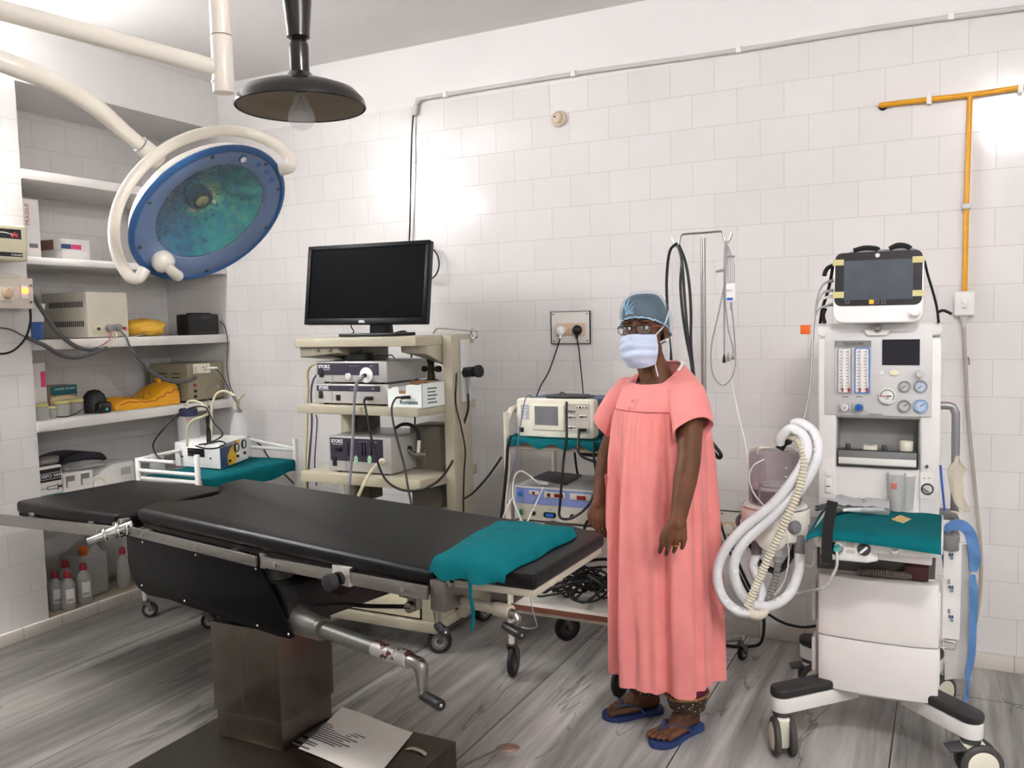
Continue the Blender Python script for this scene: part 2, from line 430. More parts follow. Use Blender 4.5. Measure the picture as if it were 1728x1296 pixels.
for z0, z1, lb in ((2.231, 2.278, 'empty white painted shelf, topmost in the wall niche'), (1.82, 1.857, 'white painted niche shelf carrying a tall carton and flat boxes'),
                   (1.40, 1.451, 'white painted niche shelf under the large cream power box'), (0.996, 1.047, 'white painted niche shelf holding jars and a yellow bag'),
                   (0.593, 0.643, 'lowest white painted niche shelf, behind the head of the table')):
    b = MB(); b.box(XN + .001, XL + .012, NY + .001, YB - .001, z0, z1, bev=.004)
    tag(b.build('wall_shelf', shelf_paint), lb, 'shelf', 'built-in shelves of the wall niche')

# ------------------------------------------------------------------ tube light on the left wall, globe lamp overhead (both just out of the picture)
lamp_w = mat('lit tube glass', (252, 253, 255), 0.4, emit=TUBE_POWER, var=0)
def tube_light(lb, X, s, y0, y1, m):
    t = thing('tube_light', lb, 'lamp', (X, (y0 + y1) / 2, 2.56))
    b = MB(); b.box(min(X, X + s * .043), max(X, X + s * .043), y0, y1, 2.53, 2.59, bev=.006); b.build('batten', white_pl, t)
    b = MB(); b.cyl((X + s * .073, y0 + .04, 2.56), (X + s * .073, y1 - .04, 2.56), .017, n=16); b.build('tube', m, t)
    for y in (y0 + .025, y1 - .025):
        b = MB(); b.box(min(X + s * .038, X + s * .093), max(X + s * .038, X + s * .093), y - .012, y + .012, 2.54, 2.58, bev=.004); b.build('lamp_holder', white_pl, t)
tube_light('long lit tube light fixed high on the tiled wall beside the niche', XL + .002, 1, .98, 2.37, lamp_w)
tube_light('long lit tube light fixed high on the wall opposite the niche', XR - .002, -1, -.6, .8, mat('lit side tube glass', (252, 252, 254), .4, emit=SIDE_POWER, var=0))
globe_w = mat('lit globe glass', (254, 252, 252), 0.4, emit=GLOBE_POWER, var=0)
t = thing('ceiling_lamp', 'round lit globe lamp on the ceiling', 'lamp', (.42, .78, 2.80))
b = MB(); b.lathe([(.05, 2.93), (.06, 2.97 - .001)], (.42, .78, 0), 24); b.build('rose', white_pl, t)
b = MB(); b.ell((.42, .78, 2.855), .085, .085, .085, 24, 14); b.build('globe', globe_w, t)

# ------------------------------------------------------------------ services on the back wall
YW = YB - .001
conduit_m = mat('white pvc conduit', (206, 202, 198), 0.4, var=0.03)
pts = [ay(699, 190, YB - .014), ay(701, 178, YB - .014), ay(710, 169, YB - .014), ay(722, 165, YB - .014), ay(968, 125, YB - .014), ay(1245, 85, YB - .014), ay(1480, 47, YB - .014), ay(1728, 13, YB - .014), ay(1860, -3, YB - .014)]
t = thing('conduit_pipe', 'thin white conduit pipe running along the top of the tiles', 'pipe', pts[4])
b = MB(); b.tube(pts, .0105, 10, 4); b.build('pipe', conduit_m, t)
b = MB(); b.cyl(ay(700, 195, YB - .014), ay(703, 176, YB - .014), .015, n=14, bev=.003); b.build('elbow', conduit_m, t)
for px, py in ((752, 160), (968, 125), (1247, 84), (1605, 28)):
    c = ay(px, py, YB - .014); b = MB(); b.box(c.x - .012, c.x + .012, YB - .028, YB - .001, c.z - .014, c.z + .016, bev=.003); b.build('clip', white_pl, t)
cable('hanging_cable', 'black cable dropping from the conduit elbow to behind the big screen', [ay(698, 188, YB - .012), ay(695, 230, YB - .02), ay(693, 300, YB - .025), ay(692, 370, YB - .02), ay(690, 430, YB - .02), ay(688, 480, YB - .03)], .0042, cable_bk)
p = [ay(735 - 14 + 20 * math.cos(a), 445 - 27 * math.sin(a), YB - .012 - .002 * k) for k, a in enumerate([2 * PI * i / 14 for i in range(30)])]
cable('cable_coil', 'coiled black cable hung on the tiles beside the big screen', p, .004, cable_bk)
t = thing('ceiling_rose_cover', 'round beige cover cap mounted high on the tiled wall', 'cover', ay(944, 201, YW))
M = frame(ay(944, 201, YW), (1, 0, 0), (0, 0, 1))
b = MB(); b.lathe([(.039, 0), (.04, .004), (.038, .012), (.03, .016), (.028, .017)], n=30, M=M); b.build('base', mat('beige plastic', (214, 196, 172), .4), t)
b = MB(); b.lathe([(.027, .017), (.027, .024), (.022, .03), (.008, .033), (.001, .033)], n=26, M=M @ Matrix.Translation((-.004, .004, 0))); b.build('cap', mat('beige plastic', (214, 196, 172), .4), t)
b = MB(); b.cyl(M @ V(-.01, .006, .03), M @ V(-.01, .006, .036), .004, n=10); b.build('hole', black_pl, t)

# yellow gas pipe
gasy = mat('yellow gas pipe paint', (226, 160, 30), 0.35, var=0.06, vs=30, bump=.1, bs=60)
pY = YB - .02
t = thing('gas_pipe', 'mustard yellow gas pipe with a tee, screwed to the tiles', 'pipe', ay(1637, 160, pY))
a, bb = ay(1498, 176, pY), ay(1735, 146, pY)
b = MB(); b.tube([ay(1490, 181, YB - .0125), ay(1491, 178.5, YB - .015), a, ay(1637, 160, pY), bb, bb + V(.5, 0, .002)], .0108, 12, 5); b.build('pipe', gasy, t)
b = MB(); b.tube([ay(1637, 160, pY), ay(1631, 350, pY), ay(1628, 492, pY)], .0098, 12, 3); b.build('drop_pipe', gasy, t)
b = MB(); c = ay(1490, 180, YB - .004); b.cyl(c, c + V(0, .003, 0), .016, n=16); b.build('wall_hole', black_pl, t)
for px, py in ((1568, 167), (1722, 148), (1631, 347)):
    c = ay(px, py, pY); h = .02 if px != 1631 else .008; w = .009 if px != 1631 else .016
    b = MB(); b.box(c.x - w, c.x + w, YB - .034, YB - .001, c.z - h * .6 - .01, c.z + h, bev=.003); b.cyl(c + V(-w * .4, -.016, -.012), c + V(-w * .4, -.012, -.012), .003, n=8); b.build('clip', white_pl if px != 1631 else grey_pl, t)
# gas outlet
c0, c1 = ay(1610, 492, YB - .03), ay(1645, 533, YB - .03)
t = thing('gas_outlet', 'white wall outlet box at the foot of the yellow pipe', 'outlet', ((c0.x + c1.x) / 2, YW, c1.z))
b = MB(); b.box(c0.x, c1.x, YB - .04, YW, c1.z, c0.z, bev=.01, seg=3); b.build('housing', white_pl, t)
xm, zm = (c0.x + c1.x) / 2, (c0.z + c1.z) / 2
b = MB(); b.cyl((xm, YB - .04, zm + .008), (xm, YB - .046, zm + .008), .011, n=16, bev=.002); b.build('button', white_pl, t)
b = MB(); b.cyl((xm, YB - .022, c1.z), (xm, YB - .022, c1.z - .02), .017, .012, n=16); b.cyl((xm, YB - .022, c1.z - .02), (xm, YB - .022, c1.z - .045), .009, n=12); b.build('coupling', grey_pl, t)
lettering('VAC', .011, facing_front((xm, YB - .0405, zm - .018)), dark_ink, t)
cable('gas_hose', 'long pale hose hanging from the wall outlet down to the floor', [ay(1627, 548, YB - .022), ay(1629, 600, YB - .02), ay(1634, 700, YB - .02), ay(1646, 830, YB - .025), ay(1655, 930, YB - .03), ay(1654, 1000, YB - .04), ay(1644, 1060, YB - .07), ay(1630, 1095, YB - .15), ay(1600, 1105, YB - .3)], .0068, mat('grey beige hose', (176, 166, 154), .5), 'hose')
t = thing('wall_screw', 'small loose screw and rawl plug in the tiles beside the hose', 'screw', ay(1634, 605, YW))
b = MB(); c = ay(1634, 603, YW); b.cyl(c, c + V(0, -.02, -.004), .003, n=8); b.cyl(c + V(.002, -.01, -.004), c + V(.004, -.012, -.03), .0025, n=8); b.build('shank', steel_dk, t)
b = MB(); b.box(*(lambda c: (c.x - .021, c.x + .021, YB - .004, YW, c.z - .02, c.z + .02))(ay(1359, 556, YW)), bev=.002)
o = tag(b.build('orange_tag', mat('orange card', (244, 112, 36), .6)), 'small square orange tag on the tiles beside the anaesthesia machine', 'tag')

# socket plates
bake = mat('pinkish switch plate', (216, 190, 164), .45, var=.03)
def plate(nm, lb, x0, y0, x1, y1):
    a, c = ay(x0, y0, YB - .012), ay(x1, y1, YB - .012)
    t = thing(nm, lb, 'socket', ((a.x + c.x) / 2, YW, c.z))
    q = MB(); q.box(a.x, c.x, YB - .012, YW, c.z, a.z, bev=.002); q.build('plate', mat('white laminate', (226, 223, 216), .4, var=.02), t)
    q = MB()
    for X0, X1, Z0, Z1 in ((a.x - .003, a.x, c.z - .003, a.z + .003), (c.x, c.x + .003, c.z - .003, a.z + .003), (a.x, c.x, c.z - .003, c.z), (a.x, c.x, a.z, a.z + .003)): q.box(X0, X1, YB - .013, YW, Z0, Z1)
    q.build('edge_strip', black_pl, t)
    for X in (a.x + .012, c.x - .012):
        for Z in (a.z - .012, c.z + .012):
            q = MB(); q.cyl((X, YB - .012, Z), (X, YB - .0145, Z), .004, n=10); q.build('screw', steel_dk, t)
    return t, a, c
t, a, c = plate('wall_socket', 'white socket board with two plugs on the tiles above the trolley', 930, 527, 995, 579)
p, q = ay(940, 546, YB - .012), ay(988, 566, YB - .012)
b = MB(); b.box(p.x, q.x, YB - .018, YB - .012, q.z, p.z, bev=.002); b.build('switch_panel', bake, t)
for px in (956, 965):
    s = ay(px, 559, YB - .018); b = MB(); b.box(s.x - .009, s.x + .009, YB - .023, YB - .017, s.z - .012, s.z + .012, bev=.002); b.build('switch', bake, t)
def plug(lb, m, px, py, pts, r=.0035):
    s = ay(px, py, YB - .018); t = thing('power_plug', lb, 'plug', s)
    b = MB(); b.lathe([(.024, 0), (.026, .008), (.022, .022), (.012, .03), (.001, .032)], n=20, M=frame(s, (1, 0, 0), (0, 0, 1))); b.cyl(s + V(0, -.014, -.012), s + V(0, -.014, -.04), .010, .006, n=12); b.build('plug_body', m, t)
    cable('cord', None, [s + V(0, -.014, -.036)] + pts, r, cable_bk, parent=t)
plug('white round plug in the socket board, its black cord running down', white_pl, 947, 558, [ay(941, 585, YB - .03), ay(927, 625, YB - .06), ay(913, 650, YB - .15), ay(905, 670, YB - .35)])
plug('black plug in the socket board, its cord running down', black_pl, 975, 557, [ay(977, 590, YB - .03), ay(980, 620, YB - .08), ay(983, 650, YB - .2), ay(985, 672, YB - .4)])
t, a, c = plate('wall_socket', 'low white socket board behind the coiled breathing hoses', 1214, 862, 1290, 925)
for px, lbx in ((1230, 0), (1266, 1)):
    s = ay(px, 893, YB - .012); b = MB(); b.box(s.x - .03, s.x + .03, YB - .017, YB - .011, s.z - .035, s.z + .035, bev=.003); b.build('socket_face', bake, t)
    b = MB(); b.lathe([(.022, 0), (.024, .01), (.02, .022), (.001, .026)], n=18, M=frame(s + V(0, -.004, .003), (1, 0, 0), (0, 0, 1))); b.build('plug_cap', ivory if px < 1240 else grey_md, t)
# cables along the foot of the back wall behind the anaesthesia machine
cable('mains_lead', 'black power cord looping on the floor below the low socket board', [ay(1234, 905, YB - .03), ay(1238, 930, YB - .06), ay(1262, 985, YB - .1), ay(1287, 1030, YB - .12), az(1287, 1090, .012) + V(0, -.02, .03), az(1262, 1091, .0085), az(1232, 1090, .0085), az(1195, 1084, .0085)], .007, cable_bk)
cable('mains_lead', 'pair of thin black leads sagging toward the anaesthesia machine base', [ay(1210, 865, YB - .05), ay(1235, 940, YB - .08), ay(1270, 1010, YB - .12), ay(1310, 1045, YB - .2), ay(1350, 1058, YB - .3), ay(1385, 1055, YB - .4)], .006, cable_bk)
cable('mains_lead', 'thick black lead rising beside the gown toward the hooks', [ay(1200, 745, 3.55), ay(1216, 766, 3.55), ay(1212, 772, 3.56), ay(1196, 752, 3.57)], .008, cable_bk)
# ================================================================== THE NICHE AND ITS SHELVES
def crate(nm, lb, cat, m, x0, x1, y0, y1, z0, z1, bev=.003, group=None):
    t = thing(nm, lb, cat, ((x0 + x1) / 2, (y0 + y1) / 2, z0), group=group)
    b = MB(); b.box(x0, x1, y0, y1, z0, z1, bev=bev); b.build('box_body', m, t); return t
def patch(t, nm, m, X, y0, y1, z0, z1, th=.0012):
    b = MB(); b.box(X, X + th, y0, y1, z0, z1); return b.build(nm, m, t)
def patch_y(t, nm, m, Y, x0, x1, z0, z1, th=.0012):
    b = MB(); b.box(x0, x1, Y - th, Y, z0, z1); return b.build(nm, m, t)
carton_w = mat('white carton', (222, 218, 214), .7, var=.04)
carton_b = mat('brown cardboard', (150, 112, 78), .85, var=.08)
S2, S3, S4, S5, S6 = 1.857, 1.451, 1.047, .643, .056
# shelf with carton
X = -4.03
y1 = ax(70, 428, X).y
t = crate('carton', 'tall white carton with red print standing beside the flat boxes', 'carton', carton_w, X - .2, X, NY + .012, y1, S2, ax(68, 338, X).z)
lettering('FRAGILE', .028, frame((X + .0008, ax(46, 362, X).y, ax(46, 362, X).z), (0, 0, 1), (0, -1, 0)), mat('red print', (190, 110, 104), .6), t)
patch(t, 'barcode', mat('grey barcode', (120, 118, 118), .6), X, ax(50, 415, X).y, ax(64, 415, X).y, ax(55, 418, X).z, ax(55, 411, X).z)
X = -4.06
y0, y1 = ax(104, 430, X).y, ax(152, 430, X).y
def medbox(lb, z0, z1, dy, strip):
    t = crate('medicine_box', lb, 'box', carton_w, X - .17, X, y0 + dy, y1 + dy + (.0 if strip else -.006), z0, z1, .002, 'flat medicine boxes')
    if strip:
        patch(t, 'blue_band', mat('navy print', (40, 70, 110), .5), X, y0 + dy, y0 + dy + .055, z0 + .006, z0 + .03)
        patch(t, 'pink_band', mat('pink print', (214, 70, 116), .5), X, y0 + dy + .057, y0 + dy + .115, z0 + .006, z0 + .03)
        patch_y(t, 'brown_end', mat('brown print', (128, 92, 82), .6), y0 + dy, X - .16, X - .06, z0 + .004, z1 - .004)
    return t
zt = ax(150, 406, X).z - S2
medbox('flat white medicine box lying at the bottom of the pair', S2, S2 + zt * .48, .005, False)
medbox('white medicine box with navy and pink bands, on top of the pair', S2 + zt * .48, S2 + zt, .0, True)
# power supply shelf
X = -4.03; y0, y1 = ax(149, 571, X).y, ax(218, 571, X).y; z1 = ax(180, 493, X).z
t = thing('power_supply_box', 'large cream metal power box with slotted side and grey conduits', 'power box', (X - .17, (y0 + y1) / 2, S3))
b = MB(); b.box(X - .36, X, y0, y1, S3 + .004, z1, bev=.004); b.build('housing', mat('cream painted metal', (212, 206, 190), .38, var=.03), t)
vm = black_pl
for zr in (S3 + .062, S3 + .165):
    b = MB()
    for k in range(18): x = X - .3 + k * .0155; b.box(x, x + .007, y0 - .0015, y0 + .001, zr, zr + .03)
    b.build('vent_slots', vm, t)
b = MB(); b.box(X, X + .003, y0 + .03, y1 - .012, S3 + .022, S3 + .075, bev=.001); b.build('terminal_plate', cream, t)
for px, py, r, m, nm in ((165, 555, .008, grey_dk, 'fuse_holder'), (209, 554, .009, red_pl, 'indicator')):
    c = ax(px, py, X); b = MB(); b.cyl((X, c.y, c.z), (X + .014, c.y, c.z), r, n=14, bev=.002); b.build(nm, m, t)
for px, py in ((182, 554), (195, 553)):
    c = ax(px, py, X); b = MB(); b.cyl((X, c.y, c.z), (X + .035, c.y, c.z), .02, n=16, bev=.003); b.build('gland', grey_md, t)
hose_g = mat('grey conduit hose', (92, 92, 94), .6, var=.05)
hx = XL + .03
cable('conduit_hose', 'thick grey hose arching from the dimmer box down to the cream power box', [ax(55, 498, hx - .02), ax(75, 530, hx), ax(97, 560, hx + .01), ax(125, 583, hx + .02), ax(150, 590, hx + .02), ax(166, 588, hx + .02)], .011, hose_g, 'hose')
cable('conduit_hose', 'lower thick grey hose sagging in front of the shelf edge', [ax(46, 570, hx), ax(75, 583, hx + .01), ax(100, 598, hx + .02), ax(125, 603, hx + .03), ax(150, 598, hx + .03), ax(180, 587, hx + .02)], .011, hose_g, 'hose')
for k, (m, e) in enumerate(((red_pl, (176, 580)), (cable_gr, (172, 584)), (yellow_pl, (181, 584)))):
    cable('signal_wire', ('thin red wire into the cream power box', 'thin grey wire into the cream power box', 'thin yellow wire into the cream power box')[k], [ax(e[0] - 8, e[1] + 4, hx + .015), ax(e[0], e[1], hx + .02), ax(186 + 5 * k, 570, hx + .01), ax(184 + 5 * k, 558, X + .03)], .0022, m if k != 2 else mat('pale yellow wire', (206, 190, 130), .5), 'wire')
cable('conduit_hose', 'grey hose hanging from the cream power box to the socket box below', [ax(197, 553, X + .03), ax(212, 568, hx), ax(222, 590, hx + .02), ax(240, 612, hx + .02), ax(262, 632, hx + .02), ax(290, 644, hx + .02), ax(315, 643, hx), ax(330, 637, X + .02)], [.006, .006, .006, .008, .010, .010, .010, .010], hose_g, 'hose')
cable('signal_wire', 'thin brown wire from the wall into the lower grey hose', [ax(0, 553, XL + .01), ax(18, 556, XL + .02), ax(36, 565, XL + .03), ax(48, 571, hx)], .0035, mat('brown wire', (92, 76, 62), .5), 'wire')
# tub
c = ax(62, 571, -4.05)
t = thing('plastic_tub', 'blue and white plastic tub behind the cream power box', 'tub', (-4.09, NY + .075, S3))
b = MB(); b.lathe([(.04, S3), (.048, S3 + .005), (.056, S3 + .085), (.054, S3 + .09)], (-4.09, NY + .075, 0), 24); b.build('blue_cup', mat('blue translucent plastic', (50, 90, 160), .35), t)
b = MB(); b.lathe([(.055, S3 + .09), (.066, S3 + .175), (.068, S3 + .18), (.06, S3 + .18), (.05, S3 + .1)], (-4.09, NY + .075, 0), 24); b.build('white_cup', white_pl, t)
# yellow packet and papers
def lump(nm, lb, cat, m, c, sx, sy, sz, amp=.12, seed=0, n=22, mm=14, power=.6, rz=0., flat=True, extra=None):
    rs = []
    for i in range(mm + 1):
        f = PI * i / mm; sr, cz = math.sin(f) ** power, -math.cos(f)
        cz = math.copysign(abs(cz) ** .8, cz)
        ring = []
        for j in range(n):
            a = 2 * PI * j / n; ca, sa = math.cos(a), math.sin(a)
            ca = math.copysign(abs(ca) ** .7, ca); sa = math.copysign(abs(sa) ** .7, sa)
            w = 1 + amp * noise.noise(Vector((ca * 2 + seed, sa * 2, cz * 2)))+ amp * .5 * noise.noise(Vector((ca * 5 + seed, sa * 5, cz * 5)))
            x, y, z = ca * sx * sr * w, sa * sy * sr * w, cz * sz * (1 + amp * .8 * noise.noise(Vector((ca * 1.5, sa * 1.5 + seed, 3))))
            if flat: z = max(z, -sz)
            ring.append((c[0] + x * math.cos(rz) - y * math.sin(rz), c[1] + x * math.sin(rz) + y * math.cos(rz), c[2] + sz + z))
        rs.append(ring)
    b = MB(); b.rings(rs)
    if extra is None: return tag(b.build(nm, m, sharp=60), lb, cat)
    t = thing(nm, lb, cat, c); b.build(extra, m, t, sharp=60); return t
yel = mat('yellow polythene', (226, 176, 56), .4, var=.1, vs=12, bump=.4, bs=90)
lump('packet', 'crumpled pale yellow packet beside the cream power box', 'packet', yel, (-4.16, ax(245, 568, -4.12).y, S3), .12, .12, .05, .25, 3)
b = MB(); yq = ax(240, 568, -4.05).y
b.sheet([[(-4.05 - .1 * i, yq - .1 + .05 * j, S3 + .002 + .03 * max(0, (j - 1) / 3) ** 1.2 * (1 + .2 * math.sin(i * 3))) for j in range(5)] for i in range(3)], .0015)
tag(b.build('paper_sheet', mat('off-white paper', (224, 220, 212), .7)), 'folded white papers in front of the crumpled yellow packet', 'paper')
# black router
X = -4.02; y0, y1 = ax(319, 563, X).y, min(ax(370, 565, X).y, YB - .02); z1 = ax(335, 530, X).z
t = thing('network_box', 'small black plastic device at the end of the shelf', 'device', (X - .05, (y0 + y1) / 2, S3))
b = MB(); b.prism(roundrect(y1 - y0, z1 - S3, .012, 3, (y0 + y1) / 2, (z1 + S3) / 2), -.1, 0, M=Matrix(((0, 0, 1, X), (1, 0, 0, 0), (0, 1, 0, 0), (0, 0, 0, 1))), bev=.004); b.build('casing', black_pl, t)
b = MB(); b.box(X - .06, X - .02, y0 + .04, y1 - .04, z1, z1 + .008, bev=.003); b.build('lid', black_pl, t)
lettering('UMAX', .028, facing_room((X + .0005, (y0 + y1) / 2 + .01, z1 - .022)), dark_ink, t)
patch(t, 'ridge', grey_dk, X, y0 + .01, y1 - .01, S3 + .012, S3 + .016)
cable('thin_lead', 'thin black lead from the small black device down to the trolley', [ax(371, 542, X - .03), ax(380, 552, XL + .02), ax(384, 580, XL + .03), ax(383, 620, XL + .06), ax(388, 650, XL + .1), ax(396, 668, XL + .16)], .0028, cable_bk)
# ---- shelf with jars
X = -4.03
y1 = ax(70, 680, -4.2).y
t = crate('carton', 'white carton with a pink corner at the pillar end of the jar shelf', 'carton', carton_w, -4.4, -4.15, NY + .01, y1, S4, ax(66, 612, -4.15).z)
patch(t, 'pink_print', mat('pink print', (214, 70, 116), .5), -4.15, y1 - .03, y1 - .004, S4 + .16, S4 + .24)
X = -4.16; y0, y1 = ax(85, 678, X).y, ax(131, 676, X).y; z1 = ax(110, 650, X).z
t = crate('tablet_box', 'teal and cream medicine carton standing behind the jars', 'box', mat('tan carton', (170, 140, 104), .65), X - .12, X, y0, y1, S4, z1, .002)
patch(t, 'teal_panel', mat('teal print', (24, 92, 96), .5), X, y0 + .002, y1 - .001, z1 - .05, z1 - .001)
b = MB(); yc, w = (y0 + y1) / 2, (y1 - y0) / 2
b.prism([(yc - w, S4 + .03), (yc + w, S4 + .03), (yc + w, S4 + .085)] + [(yc + w * math.cos(a), S4 + .085 + .02 * math.sin(a)) for a in [PI * k / 12 for k in range(1, 12)]] + [(yc - w, S4 + .085)], 0, .0016, M=Matrix(((0, 0, 1, X), (1, 0, 0, 0), (0, 1, 0, 0), (0, 0, 0, 1))))
b.build('cream_panel', mat('cream print', (214, 196, 160), .55), t)
lettering('HAND GUARD', .018, facing_room((X + .002, yc + .01, z1 - .018)), mat('pale print', (190, 210, 206), .5), t)
jar_lid = mat('yellow lid', (206, 194, 130), .4)
jar_g = mat('jar glass', (226, 228, 222), .08, alpha=.35, var=.02)
def jar(lb, px, py, X, r, h):
    c = ax(px, py, X); t = thing('glass_jar', lb, 'jar', (X, c.y, S4), group='glass jars on the niche shelf')
    b = MB(); b.lathe([(r * .92, S4 + .001), (r, S4 + .008), (r, S4 + h * .8), (r * .85, S4 + h * .86)], (X, c.y, 0), 22); b.build('jar_body', jar_g, t)
    b = MB(); b.lathe([(r * .93, S4 + h * .84), (r * .95, S4 + h * .85), (r * .95, S4 + h), (r * .88, S4 + h + .003)], (X, c.y, 0), 22); b.build('lid', jar_lid, t)
    return t, c
jar('squat jar with yellow lid nearest the pillar', 68, 702, -4.07, .042, .082)
jar('small jar with pale lid wedged behind the first jar', 86, 700, -4.10, .03, .06)
jar('half-hidden yellow-lidded jar at the back, under the teal carton', 88, 686, -4.2, .04, .08)
t, c = jar('yellow-lidded jar with two small vials inside', 104, 694, -4.09, .042, .085)
for dy in (-.016, .014):
    b = MB(); b.lathe([(.011, S4 + .004), (.012, S4 + .01), (.012, S4 + .036), (.006, S4 + .044), (.006, S4 + .054)], (-4.075, c.y + dy, 0), 12); b.build('vial', mat('frosted vial', (200, 204, 200), .3), t)
jar('yellow-lidded jar beside the black device', 127, 692, -4.12, .045, .083)
# black glucometer-like device
c = ax(160, 693, -4.1); M0 = Matrix.Translation((-4.1, c.y, S4))
t = thing('black_device', 'rounded black device with a teal button on the jar shelf', 'device', (-4.1, c.y, S4))
b = MB(); b.lathe([(.03, 0), (.06, .004), (.066, .03), (.064, .07), (.052, .1), (.03, .122), (.004, .128)], n=28, M=M0 @ Matrix.Diagonal((.9, 1, 1, 1))); b.build('dome', black_pl, t)
b = MB(); b.box(.03, .085, -.035, .05, 0, .062, bev=.018, seg=4, M=M0); b.build('front_unit', black_gl, t)
b = MB(); b.cyl(M0 @ V(.085, .008, .022), M0 @ V(.088, .008, .022), .008, n=14); b.build('button', mat('teal button', (60, 170, 160), .4), t)
cable('thin_lead', 'thin black lead trailing from the rounded black device past the jars', [ax(140, 690, -4.06), ax(128, 698, -4.05), ax(112, 703, -4.04), ax(96, 703, -4.05)], .0025, cable_bk)
# yellow bag
M = mat('yellow bag plastic', (232, 164, 28), .42, var=.08, vs=10, bump=.5, bs=70)
ya, yb = ax(182, 690, -4.12).y, ax(291, 682, -4.12).y
t = thing('yellow_bag', 'bright yellow printed plastic bag folded on the shelf', 'bag', (-4.16, (ya + yb) / 2, S4))
def bagpt(u, v):    # u along y 0..1, v around 0..1 over the top from front to back
    y = ya + (yb - ya) * u; h = .035 + .085 * u ** 1.2 + .02 * math.sin(u * 9)
    a = PI * v; x = -4.16 + (.10 + .02 * math.sin(3 * u)) * math.copysign(abs(math.cos(a)) ** .6, math.cos(a)); z = S4 + .002 + h * math.sin(a) ** .55
    k = .006 * noise.noise(Vector((u * 9, v * 7, 1))) ; return (x + k, y, z + k)
b = MB(); b.rings([[bagpt(i / 18, j / 15) for j in range(16)] for i in range(19)]); b.build('bag_body', M, t, sharp=70)
b = MB(); b.lathe([(.012, S4 + .1), (.01, S4 + .125), (.02, S4 + .15), (.012, S4 + .16)], (-4.17, yb - .05, 0), 12); b.build('knot', M, t)
red_seam = mat('red seam print', (150, 40, 30), .5)
b = MB(); b.tube([Vector(bagpt(u / 14, .13 + .02 * math.sin(u * 3))) + V(.002, 0, .001) for u in range(1, 15)], .002, 6, 3); b.build('seam', red_seam, t)
for k in range(5):
    u = .2 + .1 * k; b = MB(); b.tube([Vector(bagpt(u + .05 * i / 4, .32 + .02 * k + .02 * i)) + V(.001, 0, .002) for i in range(5)], .0016, 4, 2); b.build('printed_line', black_ink, t)
# grey stabiliser box with sockets
X = -4.02; y0, y1 = ax(318, 672, X).y, YB - .03; z1 = ax(345, 612, X).z
t = thing('socket_box', 'olive grey metal box with socket outlets at the end of the jar shelf', 'power box', (X - .15, (y0 + y1) / 2, S4))
olive = mat('olive grey paint', (146, 138, 116), .42, var=.04)
b = MB(); b.box(X - .32, X, y0, y1, S4 + .012, z1, bev=.004); b.build('housing', olive, t)
for k in range(4):
    b = MB(); b.box(X - .3 + .06 * (k % 2), X - .05 + 0 * k, y0 + .02, y1 - .02, S4, S4 + .012) if k == 0 else b.box(X - .3, X - .29, y0 + .02, y0 + .03, S4, S4 + .012); b.build('foot', black_rb, t)
b = MB()
for r in range(7):
    for k in range(2): b.box(X - .24 + .11 * k, X - .17 + .11 * k, y0 - .0015, y0 + .001, S4 + .04 + .022 * r, S4 + .046 + .022 * r)
b.build('louvre_slots', black_pl, t)
p, q = ax(325, 616, X), ax(354, 629, X)
b = MB(); b.box(X, X + .006, p.y, q.y, q.z, p.z + .005, bev=.002); b.build('socket_strip', ivory, t)
b = MB(); b.box(X + .006, X + .03, p.y + .005, p.y + .045, q.z + .006, q.z + .045, bev=.005); b.build('plug_top', ivory, t)
for k in range(4):
    b = MB(); b.cyl((X + .006, p.y + .06 + .014 * k, q.z + .02 + .016 * (k % 2)), (X + .008, p.y + .06 + .014 * k, q.z + .02 + .016 * (k % 2)), .004, n=8); b.build('socket_hole', black_pl, t)
for px, py, m in ((328, 650, red_pl), (329, 660, black_pl), (329, 669, black_pl)):
    c = ax(px, py, X); b = MB(); b.cyl((X, c.y, c.z), (X + .012, c.y, c.z), .009, n=12, bev=.002); b.build('terminal', m, t)
cable('thin_lead', 'black lead from the white adapter on the olive box down to the trolley', [ax(356, 622, X + .01), ax(366, 624, XL + .03), ax(378, 640, XL + .08), ax(386, 655, XL + .12), ax(394, 672, XL + .18), ax(405, 690, XL + .25)], .0028, cable_bk)
b = MB(); c = ax(350, 621, X); b.tube([(X + .006, c.y - .01, c.z), (X + .03, c.y, c.z), (X + .05, c.y + .03, c.z - .002)], .007, 8, 4); tag(b.build('adapter_plug', white_pl), 'white adapter plug in the olive grey socket box', 'plug')
# ---- lower shelf
X = -4.0; y0, y1 = NY + .004, ax(107, 850, X).y; z1 = ax(100, 784, X).z
t = crate('syringe_box', 'white syringe carton with black band and syringe drawing', 'carton', carton_w, X - .14, X, y0, y1, S5, z1, .002)
hz = z1 - S5
patch(t, 'black_band', black_ink, X, y0 + .003, y1 - .004, S5 + hz * .56, z1 - .012)
patch(t, 'teal_band', mat('mint print', (74, 156, 140), .5), X, y0 + .001, y1 - .004, S5 + .003, S5 + hz * .2)
lettering('DISPO VAN', .024, facing_room((X + .0016, (y0 + y1) / 2, S5 + hz * .72)), white_ink, t)
ring = roundrect(.125, .03, .015, 5); M = facing_room((X + .002, (y0 + y1) / 2, S5 + hz * .72))
b = MB(); b.tube([M @ V(p[0], p[1], 0) for p in ring], .0009, 5, 0, closed=True); b.build('logo_outline', white_ink, t)
b = MB(); zc = S5 + hz * .38; yc = (y0 + y1) / 2
b.box(X, X + .0015, yc - .02, yc + .035, zc - .009, zc - .006); b.box(X, X + .0015, yc - .02, yc + .035, zc + .006, zc + .009); b.box(X, X + .0015, yc - .022, yc - .019, zc - .009, zc + .009)
